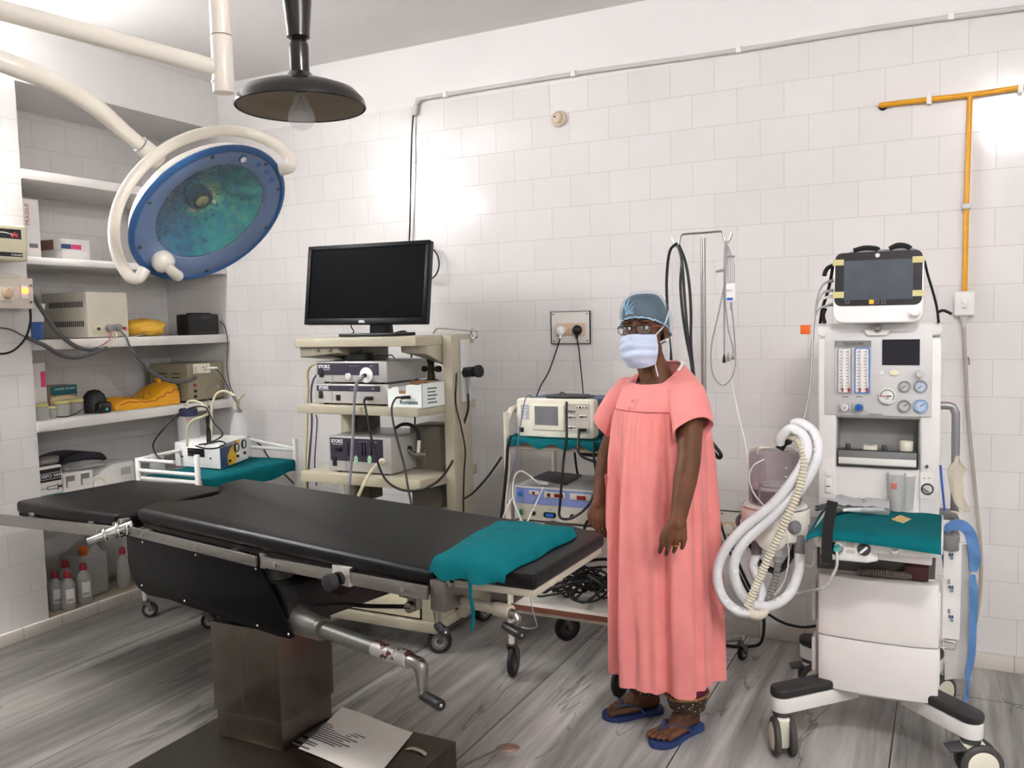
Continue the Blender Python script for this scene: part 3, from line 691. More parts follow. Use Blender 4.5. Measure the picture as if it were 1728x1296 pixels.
b.box(X, X + .0015, yc - .06, yc - .02, zc - .001, zc + .001); b.box(X, X + .0015, yc + .035, yc + .038, zc - .016, zc + .016); b.box(X, X + .0015, yc + .038, yc + .055, zc - .005, zc + .005); b.box(X, X + .0015, yc + .055, yc + .058, zc - .012, zc + .012)
b.build('syringe_drawing', black_ink, t)
clear_wrap = mat('clear wrapping', (214, 214, 212), .25, alpha=.45, var=.05, bump=.8, bs=40)
lump('plastic_packet', 'crinkled grey plastic packet on top of the syringe carton', 'packet', mat('grey polythene', (120, 116, 114), .35, bump=.6, bs=50), (-4.07, NY + .08, z1), .06, .07, .02, .3, 9)
X = -4.02; y0, y1 = ax(109, 850, X).y, ax(159, 845, X).y; zw = ax(130, 797, X).z
t = crate('carton', 'white carton with two grey cut-out handles on the lowest shelf', 'carton', carton_w, X - .15, X, y0, y1, S5, zw, .002)
for k in range(2):
    ys = y0 + .015 + (y1 - y0) * .5 * k; M = mat('grey flap print', (130, 130, 130), .6)
    patch(t, 'handle_flap', M, X, ys, ys + .05, zw - .04, zw - .012)
    patch(t, 'handle_leg', M, X, ys, ys + .008, zw - .07, zw - .04)
y0, y1 = ax(100, 800, -4.2).y, ax(181, 790, -4.2).y
t = thing('carry_case', 'dark blue case with rounded top behind the white carton', 'case', (-4.3, (y0 + y1) / 2, S5))
z1 = ax(175, 765, -4.2).z
b = MB(); b.prism([(y0, S5), (y1, S5), (y1, z1 - .02), (y1 - .02, z1)] + [(y0 + (y1 - y0) * (1 - k / 8), z1 + .025 * math.sin(PI * k / 8)) for k in range(1, 8)] + [(y0, z1 - .03)], -.22, 0, M=Matrix(((0, 0, 1, -4.2), (1, 0, 0, 0), (0, 1, 0, 0), (0, 0, 0, 1))), bev=.006); b.build('case_body', mat('dark navy plastic', (34, 32, 44), .45), t)
b = MB(); b.tube([(-4.199, y0 + (y1 - y0) * k / 10, z1 - .03 + .018 * math.sin(PI * k / 10)) for k in range(11)], .003, 6, 2); b.build('lid_seam', black_pl, t)
lump('plastic_packet', 'clear plastic wrapping crumpled on the white carton', 'packet', clear_wrap, (-4.09, ax(140, 790, -4.09).y, zw), .06, .11, .02, .35, 5)
y0, y1 = ax(160, 830, -4.03).y, ax(229, 812, -4.03).y; zt = ax(210, 779, -4.03).z
t = thing('white_tub', 'white plastic tub with rounded corner at the end of the lowest shelf', 'tub', (-4.13, (y0 + y1) / 2, S5))
b = MB(); b.prism([(y0, S5), (y1, S5), (y1, zt - .01), (y1 - .01, zt), (y0 + .12, zt - .004), (y0 + .05, zt - .03), (y0, zt - .08)], -.2, 0, M=Matrix(((0, 0, 1, -4.03), (1, 0, 0, 0), (0, 1, 0, 0), (0, 0, 0, 1))), bev=.012, seg=3); b.build('tub_body', white_pl, t)
patch(t, 'label', grey_pl, -4.03, y1 - .09, y1 - .03, zt - .07, zt - .03)
b = MB(); b.torus(frame((-4.028, y0 + .02, zt - .1), (0, 1, 0), (0, 0, 1)), .045, .008, 20, 8, 0, PI); b.build('handle', ivory, t)
# ---- niche floor: bottles and jerrycans
bot_m = mat('cloudy plastic', (206, 206, 202), .25, alpha=.62, var=.04, bump=.15, bs=30)
cap_r = mat('dark pink cap', (168, 44, 54), .4, var=.05)
def bottle(lb, px, py, X, r, h, paper=True):
    c = ax(px, py, X); t = thing('saline_bottle', lb, 'bottle', (X, c.y, S6), group='clear bottles with red caps in the niche')
    b = MB(); b.lathe([(r * .86, S6 + .001), (r, S6 + .014), (r, S6 + h * .62), (r * .82, S6 + h * .72), (r * .42, S6 + h * .8), (r * .4, S6 + h * .85)], (X, c.y, 0), 20); b.build('bottle_body', bot_m, t)
    b = MB(); b.lathe([(r * .46, S6 + h * .83), (r * .5, S6 + h * .86), (r * .46, S6 + h * .96), (r * .25, S6 + h)], (X, c.y, 0), 16); b.build('cap', cap_r, t)
    if paper:
        b = MB(); q = [(X + (r + .001) * math.cos(a), c.y + (r + .001) * math.sin(a)) for a in [-.9 + .22 * k for k in range(6)]]
        b.sheet([[(x, y, S6 + h * (.2 + .36 * i)) for x, y in q] for i in range(2)], -.001); b.build('label_strip', white_pl, t)
        M = frame((X + (r + .0022) * math.cos(-.4), c.y + (r + .0022) * math.sin(-.4), S6 + h * .27), (math.sin(.4), math.cos(.4), 0), (0, 0, 1))
        b = MB()
        for k in range(4): b.box(-.014 + .008 * k, -.011 + .008 * k, -.008, .008, 0, .0006, M=M)
        b.build('barcode', black_ink, t)
bottle('red-capped saline bottle nearest the tiled pillar', 95, 1024, -4.10, .036, .2)
bottle('red-capped saline bottle with white label, middle of the front three', 117, 1030, -4.04, .037, .2)
bottle('red-capped saline bottle with white label, beside the jerrycan', 144, 1022, -4.05, .038, .215)
bottle('red-capped bottle in the second row behind the front three', 113, 1008, -4.2, .036, .21, False)
bottle('pale red-capped bottle in the second row beside the jerrycan', 133, 1008, -4.19, .036, .2, False)
bottle('red-capped bottle beyond the jerrycan, beside the black table panel', 210, 996, -4.1, .036, .225, False)
t = thing('jerrycan', 'large cloudy plastic jerrycan with an orange cap in the niche', 'jerrycan', (-4.15, ax(172, 995, -4.08).y, S6))
ya, yb = ax(143, 998, -4.08).y, ax(190, 985, -4.08).y
b = MB(); b.prism(roundrect(.2, yb - ya, .035, 5, -4.19, (ya + yb) / 2), S6, S6 + .235, bev=.02, seg=3); b.build('can_body', bot_m, t)
b = MB(); b.hull([(-4.28, ya + .03, S6 + .23), (-4.1, ya + .03, S6 + .23), (-4.1, yb - .03, S6 + .23), (-4.28, yb - .03, S6 + .23), (-4.26, ya + .1, S6 + .285), (-4.12, ya + .1, S6 + .285), (-4.12, yb - .05, S6 + .285), (-4.26, yb - .05, S6 + .285)], bev=.01); b.build('shoulder', bot_m, t)
b = MB(); b.cyl((-4.13, ya + .045, S6 + .23), (-4.115, ya + .03, S6 + .275), .022, n=18, bev=.004); b.build('cap', mat('orange cap', (216, 104, 30), .4), t)
t = thing('jerrycan', 'second cloudy jerrycan with a red cap, half hidden by the table clamp', 'jerrycan', (-4.3, ax(200, 985, -4.25).y, S6))
ya, yb = ax(172, 990, -4.3).y, ax(212, 980, -4.3).y
b = MB(); b.prism(roundrect(.17, yb - ya, .03, 5, -4.36, (ya + yb) / 2), S6, S6 + .27, bev=.02, seg=3); b.build('can_body', bot_m, t)
b = MB(); b.cyl((-4.34, (ya + yb) / 2, S6 + .27), (-4.34, (ya + yb) / 2, S6 + .31), .028, n=18, bev=.004); b.build('cap', mat('rust cap', (150, 70, 50), .5), t)
# ------------------------------------------------------------------ boxes on the tiled pillar
X = -3.84; y1 = ax(45, 381, X).y; zt, zb = ax(45, 381, X).z, ax(45, 441, X).z
t = thing('voltage_stabiliser', 'cream voltage stabiliser box on the tiled pillar, upper of the two', 'stabiliser', (XL, y1 - .15, zb))
b = MB(); b.box(XL + .001, X, y1 - .3, y1, zb, zt, bev=.012, seg=3); b.build('housing', cream, t)
patch(t, 'display_strip', black_gl, X, y1 - .28, ax(35, 390, X).y, ax(35, 404, X).z, ax(35, 388, X).z)
patch(t, 'name_strip', black_gl, X, y1 - .28, ax(38, 432, X).y, ax(38, 434, X).z, ax(38, 427, X).z)
b = MB(); c = ax(24, 397, X)
for a in (PI / 2, PI / 2 + .9, PI / 2 - .9, PI / 2 + 1.7, PI / 2 - 1.7): b.ell((X + .002, c.y + .011 * math.cos(a), c.z + .010 * math.sin(a) - .004), .001, .005, .009, 8, 6, Matrix.Rotation(a - PI / 2, 4, 'X'))
b.build('leaf_emblem', mat('red emblem', (190, 70, 70), .5), t)
lettering('V-GUARD', .012, facing_room((X + .0016, ax(28, 431, X).y, ax(28, 430.5, X).z)), white_ink, t)
b = MB(); b.tube([(X + .002, c.y - .09 + .02 * k, c.z + .004 + .006 * math.sin(k * .9)) for k in range(5)], .0018, 5, 3); b.build('white_swoosh', white_ink, t)
X = -3.90; y1 = ax(55, 472, X).y; zt, zb = ax(55, 470, X).z, ax(55, 521, X).z
t = thing('dimmer_box', 'white control box with round knob and lit orange switch', 'control box', (XL, y1 - .15, zb))
b = MB(); b.box(XL + .001, X, y1 - .3, y1, zb, zt, bev=.003); b.build('housing', mat('off-white enamel', (216, 208, 196), .4, var=.02), t)
b = MB(); b.box(XL + .001, X - .02, y1 - .3, y1 - .04, zt, zt + .018, bev=.004); b.build('top_cover', mat('off-white enamel', (216, 208, 196), .4), t)
c = ax(9, 495, X)
b = MB(); b.box(X, X + .008, c.y - .055, c.y + .032, c.z - .036, c.z + .03, bev=.004); b.build('knob_plate', ivory, t)
b = MB(); b.cyl((X + .008, c.y, c.z), (X + .032, c.y, c.z), .027, .023, n=24, bev=.004); b.build('knob', mat('peach knob', (214, 186, 160), .4), t)
c = ax(41, 492, X)
b = MB(); b.box(X, X + .005, c.y - .018, c.y + .018, c.z - .036, c.z + .036, bev=.002); b.build('switch_frame', white_pl, t)
b = MB(); b.box(X + .005, X + .011, c.y - .014, c.y + .014, c.z - .006, c.z + .016, bev=.002); b.build('lit_switch', mat('lit orange neon', (255, 110, 30), .3, emit=1.6, var=0), t)
for py in (482, 510):
    c = ax(52, py, X); b = MB(); b.cyl((X, c.y, c.z), (X + .003, c.y, c.z), .006, n=10); b.build('screw', steel_dk, t)
cable('black_lead', 'black lead curving from the white control box down the pillar', [ax(51, 521, X - .03), ax(51, 545, X - .03), ax(42, 572, X - .04), ax(22, 592, X - .04), ax(0, 597, X - .04), ax(-20, 590, X - .05)], .0055, cable_bk)
# ================================================================== THE OPERATING TABLE
TO = V(-2.06, 2.2, 0); TA = math.radians(-10.5)
TM = Matrix.Translation(TO) @ Matrix.Rotation(TA, 4, 'Z')
def T(u, v, z): return TM @ V(u, v, z)
vinyl = mat('black vinyl upholstery', (17, 16, 16), 0.36, var=0.12, vs=5, bump=0.2, bs=260, spec=.17)
tsteel = mat('table steel', (150, 147, 142), 0.34, 1.0, var=0.1, vs=16, stretch=(2, 2, 14))
castg = mat('grey hammer paint', (112, 112, 106), 0.42, 0.55, var=0.15, vs=22, bump=.15, bs=90)
tb = thing('operating_table', 'black padded steel operating table on a square pedestal', 'operating table', (-2.06, 2.2, 0), TA)
def tbl(b, nm, m, par=tb, sharp=40, sub=0): return b.build(nm, m, par, sharp=sharp, sub=sub)
def up(pts, z0, z1, bev, seg=4, shear=None):
    M = TM.copy()
    if shear: M = TM @ Matrix(((1, 0, 0, 0), (0, 1, 0, 0), (shear[0], 0, 1, shear[1]), (0, 0, 0, 1)))
    b = MB(); b.prism(pts, z0, z1, M, bev, seg); return b
# head section, dipping slightly
hs = (.05, .0305)
tbl(up([(-1.44, -.21), (-.62, -.21), (-.575, -.10), (-.60, -.04), (-.655, .03), (-.69, .12), (-.70, .22), (-.715, .36), (-1.50, .36), (-1.52, .34), (-1.47, -.19)], .768, .815, .014, 4, hs), 'head_pad', vinyl)
tbl(up([(-1.46, -.195), (-.60, -.195), (-.68, .345), (-1.5, .345)], .75, .767, .003, 1, hs), 'head_board', mat('dark board', (46, 42, 40), .6))
# main pad with the cut-out in its head end
cut = [(-.47, -.21), (.955, -.21), (.94, .37), (-.655, .37), (-.64, .25), (-.60, .205), (-.53, .18), (-.47, .13), (-.44, .06), (-.445, 0), (-.475, -.06), (-.52, -.09), (-.50, -.15)]
o = tbl(up(cut, .803, .856, .02, 5), 'main_pad', vinyl)
tbl(up([(-.46, -.195), (.95, -.195), (.93, .355), (-.62, .355), (-.45, .1), (-.45, -.05)], .783, .804, .003, 1), 'main_board', mat('dark board', (46, 42, 40), .6))
# foot pad, nudged up at its end
tbl(up([(.985, -.20), (1.235, -.155), (1.165, .285), (.93, .36)], .838, .875, .012, 4), 'foot_pad', vinyl)
b = up([(.98, -.195), (1.228, -.15), (1.16, .275), (.94, .35)], .818, .838, .004, 2)
tbl(b, 'foot_frame', mat('pale foot frame', (176, 168, 152), .4, .3, var=.08))
for u, v in ((1.0, -.199), ):
    b = MB(); b.cyl(T(u, v + .008, .828), T(u, v - .006, .828), .010, n=16, bev=.002); tbl(b, 'bolt', steel)
# accessory rails
def rail(u0, u1, za, zb, zc, zd, v, nm='side_rail'):
    b = MB(); b.hull([T(u0, v - .006, za), T(u1, v - .006, zc), T(u1, v + .006, zc), T(u0, v + .006, za), T(u0, v - .006, zb), T(u1, v - .006, zd), T(u1, v + .006, zd), T(u0, v + .006, zb)], bev=.002)
    return tbl(b, nm, tsteel)
rails = [rail(-1.62, -.605, .655, .703, .733, .776, -.222), rail(-.50, .235, .757, .789, .758, .792, -.222), rail(.262, .945, .762, .795, .783, .820, -.222),
         rail(-1.55, -.68, .655, .70, .73, .77, .38), rail(-.6, .9, .757, .79, .758, .792, .38)]
def screw(par, u, v, z, r=.0075):
    b = MB(); b.lathe([(r * .9, 0), (r, .001), (r, .003), (r * .5, .003), (r * .45, .0015), (.0008, .0015)], n=14, M=frame(T(u, v, z), TM.to_3x3() @ V(1, 0, 0), (0, 0, 1))); b.build('rail_screw', steel, par)
screw(rails[0], -.72, -.228, .747); screw(rails[1], -.41, -.228, .773); screw(rails[1], -.08, -.228, .774); screw(rails[2], .33, -.228, .78); screw(rails[2], .86, -.228, .798)
for u in (-1.3, -.8, -.4, .1, .5, .85):
    b = MB(); z0 = .77 if u > -.6 else .77 + .05 * (u + .61) - .012
    b.box(u - .015, u + .015, -.218, -.185, z0, z0 + .02, bev=.003, M=TM); tbl(b, 'rail_spacer', steel_dk)
b = MB(); b.box(-.62, -.592, -.225, -.18, .735, .79, bev=.003, M=TM); b.cyl(T(-.56, -.19, .797), T(-.56, -.23, .797), .013, n=14, bev=.003); tbl(b, 'hinge_block', steel_dk)
b = MB(); b.box(.238, .262, -.215, -.17, .752, .80, bev=.003, M=TM); tbl(b, 'rail_joint', tsteel)
# black side panels with a body between
def sidepanel(v, th):
    pts = [(-.562, .755), (.205, .757), (.235, .745), (.368, .572), (.372, .560), (.36, .552), (.30, .547), (-.30, .553), (-.44, .545), (-.50, .56), (-.545, .60), (-.562, .65)]
    b = MB(); b.prism(pts, 0, th, M=TM @ Matrix(((1, 0, 0, 0), (0, 0, -1, v), (0, 1, 0, 0), (0, 0, 0, 1))), bev=.002); return tbl(b, 'side_panel', mat('black gloss laminate', (9, 9, 10), .35, var=.02, spec=.08))
pn = sidepanel(-.198, .006); sidepanel(.36, .006)
for u, z in ((-.45, .735), (-.12, .738), (.205, .742), (-.47, .575), (-.2, .567), (.2, .562), (.352, .565)):
    b = MB(); b.ell(T(u, -.205, z), .0045, .0035, .0045, 10, 6); b.build('panel_screw', chrome, pn)
b = MB(); b.box(-.50, .20, -.19, .35, .56, .78, bev=.004, M=TM); b.box(.2, .33, -.185, .30, .565, .70, bev=.004, M=TM); tbl(b, 'frame_housing', mat('dark housing', (26, 25, 25), .5))
# pedestal column (square to the room) and its turntable
b = MB(); b.cyl((-2.06, 2.2, .498), (-2.06, 2.2, .56), .10, .11, n=36); tbl(b, 'turntable', tsteel)
pst = mat('pedestal stainless sheet', (106, 98, 89), 0.32, 1.0, var=0.1, vs=7, stretch=(3, 3, .8))
b = MB(); b.box(-2.208, -1.922, 2.072, 2.326, .10, .20, bev=.002); b.box(-2.213, -1.915, 2.065, 2.332, .195, .50, bev=.002); tbl(b, 'pedestal', pst)
b = MB(); b.box(-2.08, -2.0785, 2.0638, 2.066, .22, .485); tbl(b, 'sheet_seam', steel_dk)
b = MB(); b.box(-2.31, -1.437, 1.45, 2.365, .0, .10, bev=.003); tbl(b, 'base_plate', pst)
b = MB(); b.box(-1.4368, -1.4355, 2.02, 2.14, .035, .065); tbl(b, 'base_slot', black_pl)
# cast arm carrying the crank
vv = -.14
b = MB(); b.tube([T(.16, vv + .04, .77), T(.20, vv + .02, .69), T(.255, vv, .625), T(.33, vv, .588), T(.42, vv, .578)], [.05, .052, .05, .046, .036], 14, 6); b.cyl(T(.41, vv, .578), T(.435, vv, .577), .036, .034, n=20); tbl(b, 'cast_arm', castg)
chip = NT('chipped grey paint')
tc = chip.n('ShaderNodeTexCoord'); nz = chip.n('ShaderNodeTexNoise', Scale=28.0, Detail=4.0); chip.l(tc, 'Object', nz, 0)
rp = chip.n('ShaderNodeValToRGB'); rp.color_ramp.interpolation = 'CONSTANT'
rp.color_ramp.elements[0].color = lin((84, 40, 32)); rp.color_ramp.elements[1].position = .46; rp.color_ramp.elements[1].color = lin((168, 166, 160)); chip.l(nz, 0, rp, 0); chip.l(rp, 0, chip.b, 'Base Color')
chip.b.inputs['Roughness'].default_value = .4; chip.b.inputs['Metallic'].default_value = .3
b = MB(); b.cyl(T(.43, vv, .577), T(.68, vv, .567), .0235, n=20); tbl(b, 'crank_sleeve', castg)
b = MB(); b.cyl(T(.655, vv, .568), T(.79, vv, .5635), .0245, n=20, bev=.003); tbl(b, 'worn_sleeve_end', chip.m)
def crank(p0, p1, p2, p3, r, hr):
    b = MB(); b.cyl(p0, p1, r, n=16, bev=.003); b.tube([p1 + (p0 - p1).normalized() * .012, p1 + V(0, 0, -.012), p2], [r * 1.1, r, r * .75], 10, 4); q = tbl(b, 'crank', tsteel)
    d = (p3 - p2).normalized(); b = MB(); b.tube([p2 - d * .008, p2 + d * .006, (p2 + p3) / 2, p3 - d * .004, p3], [hr * .8, hr * .95, hr, hr * 1.05, hr * .8], 12, 4); b.build('crank_handle', black_pl, q)
    b = MB(); b.cyl(p3 - d * .002, p3 + d * .002, hr * .3, n=8); b.build('handle_pin', chrome, q)
crank(T(.79, vv, .5635), T(.835, vv, .561), T(.84, vv, .475), T(.93, vv - .03, .482), .019, .0155)
# gear quadrant, linkage bar
b = MB(); b.prism([(.34, .765), (.56, .768), (.52, .70), (.44, .662), (.37, .67), (.335, .71)], 0, .02, M=TM @ Matrix(((1, 0, 0, 0), (0, 0, -1, -.05), (0, 1, 0, 0), (0, 0, 0, 1)))); tbl(b, 'gear_quadrant', mat('dark maroon steel', (50, 26, 28), .5, .3))
b = MB()
for k in range(7): b.box(.322 + .002 * k, .336 + .002 * k, -.07, -.05, .69 + .011 * k, .696 + .011 * k, M=TM)
tbl(b, 'gear_teeth', black_pl)
b = MB(); b.tube([T(.36, -.1, .628), T(.50, -.1, .655), T(.60, -.1, .668), T(.78, -.1, .70)], .019, 4, 5, flat=.35) ; tbl(b, 'link_bar', tsteel)
b = MB(); b.cyl(T(.765, -.115, .698), T(.765, -.07, .698), .016, n=14, bev=.003); b.box(.75, .785, -.1, -.08, .69, .77, M=TM); tbl(b, 'link_pivot', steel_dk)
# chrome clamp at the head joint
b = MB()
p, q = T(-.50, -.23, .79), T(-.575, -.32, .752)
d = (q - p).normalized()
b.cyl(p + d * -.02, p + d * .03, .017, n=18, bev=.003); b.cyl(p + d * .025, p + d * .034, .028, n=22, bev=.003); b.cyl(p + d * .034, p + d * .075, .019, n=18, bev=.003); b.cyl(p + d * .072, p + d * .082, .024, n=20, bev=.003); b.cyl(p + d * .08, p + d * .14, .0125, n=16, bev=.003)
cl = tbl(b, 'clamp', chrome)
b = MB(); b.box(-.53, -.48, -.245, -.215, .765, .80, bev=.004, M=TM); b.build('clamp_jaw', chrome, cl)
# rail clamp with knob on the foot half
b = MB(); b.box(.60, .67, -.24, -.205, .772, .826, bev=.004, M=TM); cl = tbl(b, 'rail_clamp', chrome)
b = MB(); b.lathe([(.012, 0), (.024, .006), (.026, .02), (.022, .03), (.004, .034)], n=9, M=frame(T(.612, -.24, .782), TM.to_3x3() @ V(1, 0, 0), (0, 0, 1))); b.build('clamp_knob', black_rb, cl)
# cranks and rods under the foot end
b = MB(); b.box(.945, .995, -.215, -.12, .755, .835, bev=.004, M=TM); tbl(b, 'foot_hinge', steel_dk)
b = MB(); b.tube([T(.93, -.13, .765), T(1.05, -.15, .77), T(1.16, -.16, .775)], .014, 12, 3); b.cyl(T(1.11, -.155, .7725), T(1.165, -.16, .775), .0175, n=16, bev=.002); tbl(b, 'foot_rod', mat('pale foot frame', (176, 168, 152), .4, .3))
crank(T(.93, -.16, .77), T(.945, -.19, .765), T(.948, -.19, .705), T(1.005, -.225, .712), .011, .0125)
crank(T(1.15, -.16, .775), T(1.185, -.165, .773), T(1.165, -.18, .745), T(1.225, -.2, .742), .011, .0125)
# pedal bar from the base
b = MB(); b.tube([V(-1.45, 2.03, .05), az(745, 1318, .056), az(800, 1287, .06), az(850, 1262, .062)], [.013, .012, .011, .010], 8, 4, flat=.6)
pd = tbl(b, 'pedal_bar', tsteel)
c = az(857, 1262, .06); b = MB(); b.lathe([(.004, -.004), (.03, -.003), (.034, 0), (.03, .004), (.004, .006)], n=20, M=Matrix.Translation(c) @ Matrix.Rotation(.5, 4, 'Z') @ Matrix.Diagonal((1.2, .8, 1, 1))); b.build('pedal_pad', mat('worn brown pedal', (150, 120, 104), .45, .5), pd)
# ------------------------------------------------------------------ paper on the base
paper = mat('off-white paper', (226, 222, 216), .75, var=.02)
P = [az(577, 1196, .104), az(697, 1239, .104), az(640, 1306, .104), az(500, 1300, .104)]
P[2] = P[1] + (P[2] - P[1]).normalized() * .30; P[3] = P[0] + (P[2] - P[1])
g = [[P[0].lerp(P[1], j / 6).lerp(P[3].lerp(P[2], j / 6), i / 8) + V(0, 0, .006 * (1 - i / 8) ** 2 + .002 * math.sin(j)) for j in range(7)] for i in range(9)]
t = thing('printed_paper', 'white printed sheet of paper lying on the steel base of the table', 'paper', sum(P, V(0, 0, 0)) / 4)
b = MB(); b.sheet(g, .0012); b.build('sheet', paper, t)
ux = (P[1] - P[0]).normalized(); uy = (P[0] - P[3]).normalized()
PM = frame(P[0].lerp(P[3], .2), ux, uy); W = (P[1] - P[0]).length
b = MB()
for k in range(9): b.box(.012, W * (.62 - .06 * (k % 3)), -.012 * k - .06, -.012 * k - .0555, .002, .0045, M=PM)
for k in (10, 11, 13): b.box(.012, W * .34, -.012 * k - .06, -.012 * k - .0555, .002, .0045, M=PM)
b.build('printed_text', dark_ink, t)
b = MB(); b.torus(PM @ Matrix.Translation((.07, .0, .0048)), .02, .0012, 24, 4); b.torus(PM @ Matrix.Translation((.07, .0, .0048)), .013, .001, 20, 4); b.build('printed_seal', mat('pale print grey', (150, 146, 142), .7), t)
b = MB(); c = az(652, 1264, .102) + V(.06, .02, 0); b.sheet([[c + V(.02 * j, .008 * i + .01 * math.sin(j), .001 + .002 * (j % 2)) for j in range(5)] for i in range(3)], .0008); b.build('torn_tape', mat('yellowed tape', (190, 180, 158), .5), t)

# ------------------------------------------------------------------ folded teal gown on the foot end
t = thing('folded_gown', 'folded teal surgical gown lying on the foot end of the operating table', 'gown', T(1.0, .08, .86))
NLc, FLc, FRc, NRc = T(.975, -.222, .902), az(842, 878, .905), az(966, 889, .905), T(1.165, -.20, .89)
def gp(u, v, lift=1.0):
    p = NLc.lerp(NRc, u).lerp(FLc.lerp(FRc, u), v)
    e = min(u, 1 - u, v, 1 - v)
    bul = .022 * (math.sin(PI * min(1, max(0, u))) * math.sin(PI * min(1, max(0, v)))) ** .6
    w = .005 * noise.noise(Vector((u * 2.6, v * 2.6, 2))) + .0012 * noise.noise(Vector((u * 9, v * 9, 5)))
    return p + V(0, 0, bul + w * lift)
n1, n2 = 26, 22
top = [[gp(j / n1, i / n2) for j in range(n1 + 1)] for i in range(n2 + 1)]
# the near edge rolls over and hangs in waves, the other edges tuck down to the pad
def drop(p, d, out, k, amp):
    return [p + out * (.012 * math.sin(PI * f * .5)) + V(0, 0, -d * f) + out * amp * math.sin(k) * f for f in (.25, .5, .75, 1)]
vn = (NLc - FLc).normalized(); vr = (FRc - FLc).normalized()
front = []
for j in range(n1 + 1):
    k = j * .42; dd = .040 + .006 * math.sin(k) + .008 * math.sin(j * .19)
    front.append(drop(top[0][j], dd, vn, k, .007))
g = [[front[j][3 - i] for j in range(n1 + 1)] for i in range(4)] + top
back = [drop(top[n2][j], .03, -vn, j * .5, .003) for j in range(n1 + 1)]
g += [[back[j][i] for j in range(n1 + 1)] for i in range(4)]
g2 = []
for i, row in enumerate(g):
    l = drop(row[0], max(.002, row[0].z - .872), -vr, i * .5, .003); r = drop(row[-1], max(.002, row[-1].z - .878), vr, i * .6, .004)
    g2.append(l[::-1] + row + r)
b = MB(); b.sheet(g2, .004); b.build('folded_cloth', teal, t, sharp=80)
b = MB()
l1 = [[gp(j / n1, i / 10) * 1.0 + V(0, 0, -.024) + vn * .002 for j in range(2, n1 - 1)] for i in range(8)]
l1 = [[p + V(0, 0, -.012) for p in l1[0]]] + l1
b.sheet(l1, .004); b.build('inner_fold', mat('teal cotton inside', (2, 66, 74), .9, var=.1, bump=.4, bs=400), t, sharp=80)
b = MB(); s = az(800, 962, .875) + vn * .012
b.tube([s + V(0, 0, .01), s + vn * .012 + V(0, 0, -.01), s + vn * .016 + V(.003, 0, -.06), s + vn * .012 + V(.006, 0, -.1), s + vn * .014 + V(.002, 0, -.145)], [.006, .006, .005, .0055, .004], 6, 5, flat=.35); b.build('tie_tape', teal, t)
# ================================================================== SURGICAL LAMP AND PENDANT
lampw = mat('warm white lamp enamel', (222, 216, 204), .34, var=.02, coat=.2)
CR, CU, CF = Vector(CAM_R[0]), -Vector(CAM_R[1]), Vector(CAM_R[2])
D0 = 2.45
C0 = ad(353, 361, D0)
VD = sight(353, 361).normalized()
VR = (CR - VD * CR.dot(VD)).normalized(); VU = VR.cross(VD)
mj = (VR * .81 + VU * .586).normalized()                          # long axis of the lamp head
dn = (VR * .586 - VU * .81)                                       # towards lower right
nf = (-VD * .63 + dn * .777).normalized()                         # where the lamp looks
e2 = nf.cross(mj).normalized()
LM = Matrix(((mj.x, e2.x, nf.x, C0.x), (mj.y, e2.y, nf.y, C0.y), (mj.z, e2.z, nf.z, C0.z), (0, 0, 0, 1))) @ Matrix.Scale(.945, 4)
RD = .248
post = ad(376, 118, 2.3)
t = thing('surgical_lamp', 'white ceiling-mounted surgical lamp with blue-rimmed mirrored head', 'surgical lamp', (post.x, post.y, ZC))
b = MB(); b.cyl((post.x, post.y, ZC - .001), (post.x, post.y, post.z + .09), .0275, n=24); b.lathe([(.09, ZC - .001), (.09, ZC - .02), (.05, ZC - .05), (.03, ZC - .06)], (post.x, post.y, 0), 28); b.build('ceiling_tube', lampw, t)
b = MB(); b.cyl((post.x, post.y, post.z + .088), (post.x, post.y, post.z - .062), .0285, n=24, bev=.004); b.cyl((post.x - .01, post.y - .027, post.z - .035), (post.x - .012, post.y - .031, post.z - .035), .004, n=8); b.build('swivel', lampw, t)
e1 = ad(-330, -72, 2.05)
b = MB(); b.tube([V(post.x, post.y, post.z), post.lerp(e1, .12), e1], [.020, .0235, .027], 16, 3); b.build('horizontal_arm', lampw, t)
e0 = ad(-330, 20, 2.05)
b = MB(); b.cyl(e1 + V(0, 0, .05), e0 + V(0, 0, -.05), .032, n=20, bev=.006); b.build('elbow_joint', lampw, t)
sock = C0 - nf * (.168 / FPX * D0 * 1000 * .999)
MID = C0 - nf * .282
p_end = MID.lerp(ad(225, 215, 2.52), .03)
b = MB(); b.tube([e0, ad(-160, 42, 2.1), ad(0, 103, 2.2), ad(90, 138, 2.3), ad(160, 180, 2.42), ad(205, 218, 2.52), ad(240, 247, 2.58)], [.024, .026, .0275, .027, .025, .0225, .020], 16, 6); b.build('spring_arm', lampw, t)
a0, a1 = ad(236, 244, 2.575), ad(270, 272, 2.635)
b = MB(); b.cyl(a0, a1, .027, .029, n=22, bev=.006); so = b.build('socket', lampw, t)
b = MB(); b.torus(frame(a0, (a1 - a0).orthogonal(), (a1 - a0).cross((a1 - a0).orthogonal())), .026, .002, 24, 6); b.build('socket_ring', grey_md, so)
# yoke: half hoop behind the head, pivoting on the long axis
b = MB(); b.tube([C0 + mj * (.282 * math.cos(a)) - nf * (.282 * math.sin(a)) for a in [PI * k / 28 for k in range(29)]], .0165, 14, 0); 
for s in (1, -1):
    b.tube([C0 + mj * (.282 * s), C0 + mj * (.279 * s) + nf * .02, C0 + mj * (.262 * s) + nf * .034, C0 + mj * (.235 * s) + nf * .022], .0165, 14, 4)
b.build('yoke', lampw, t)
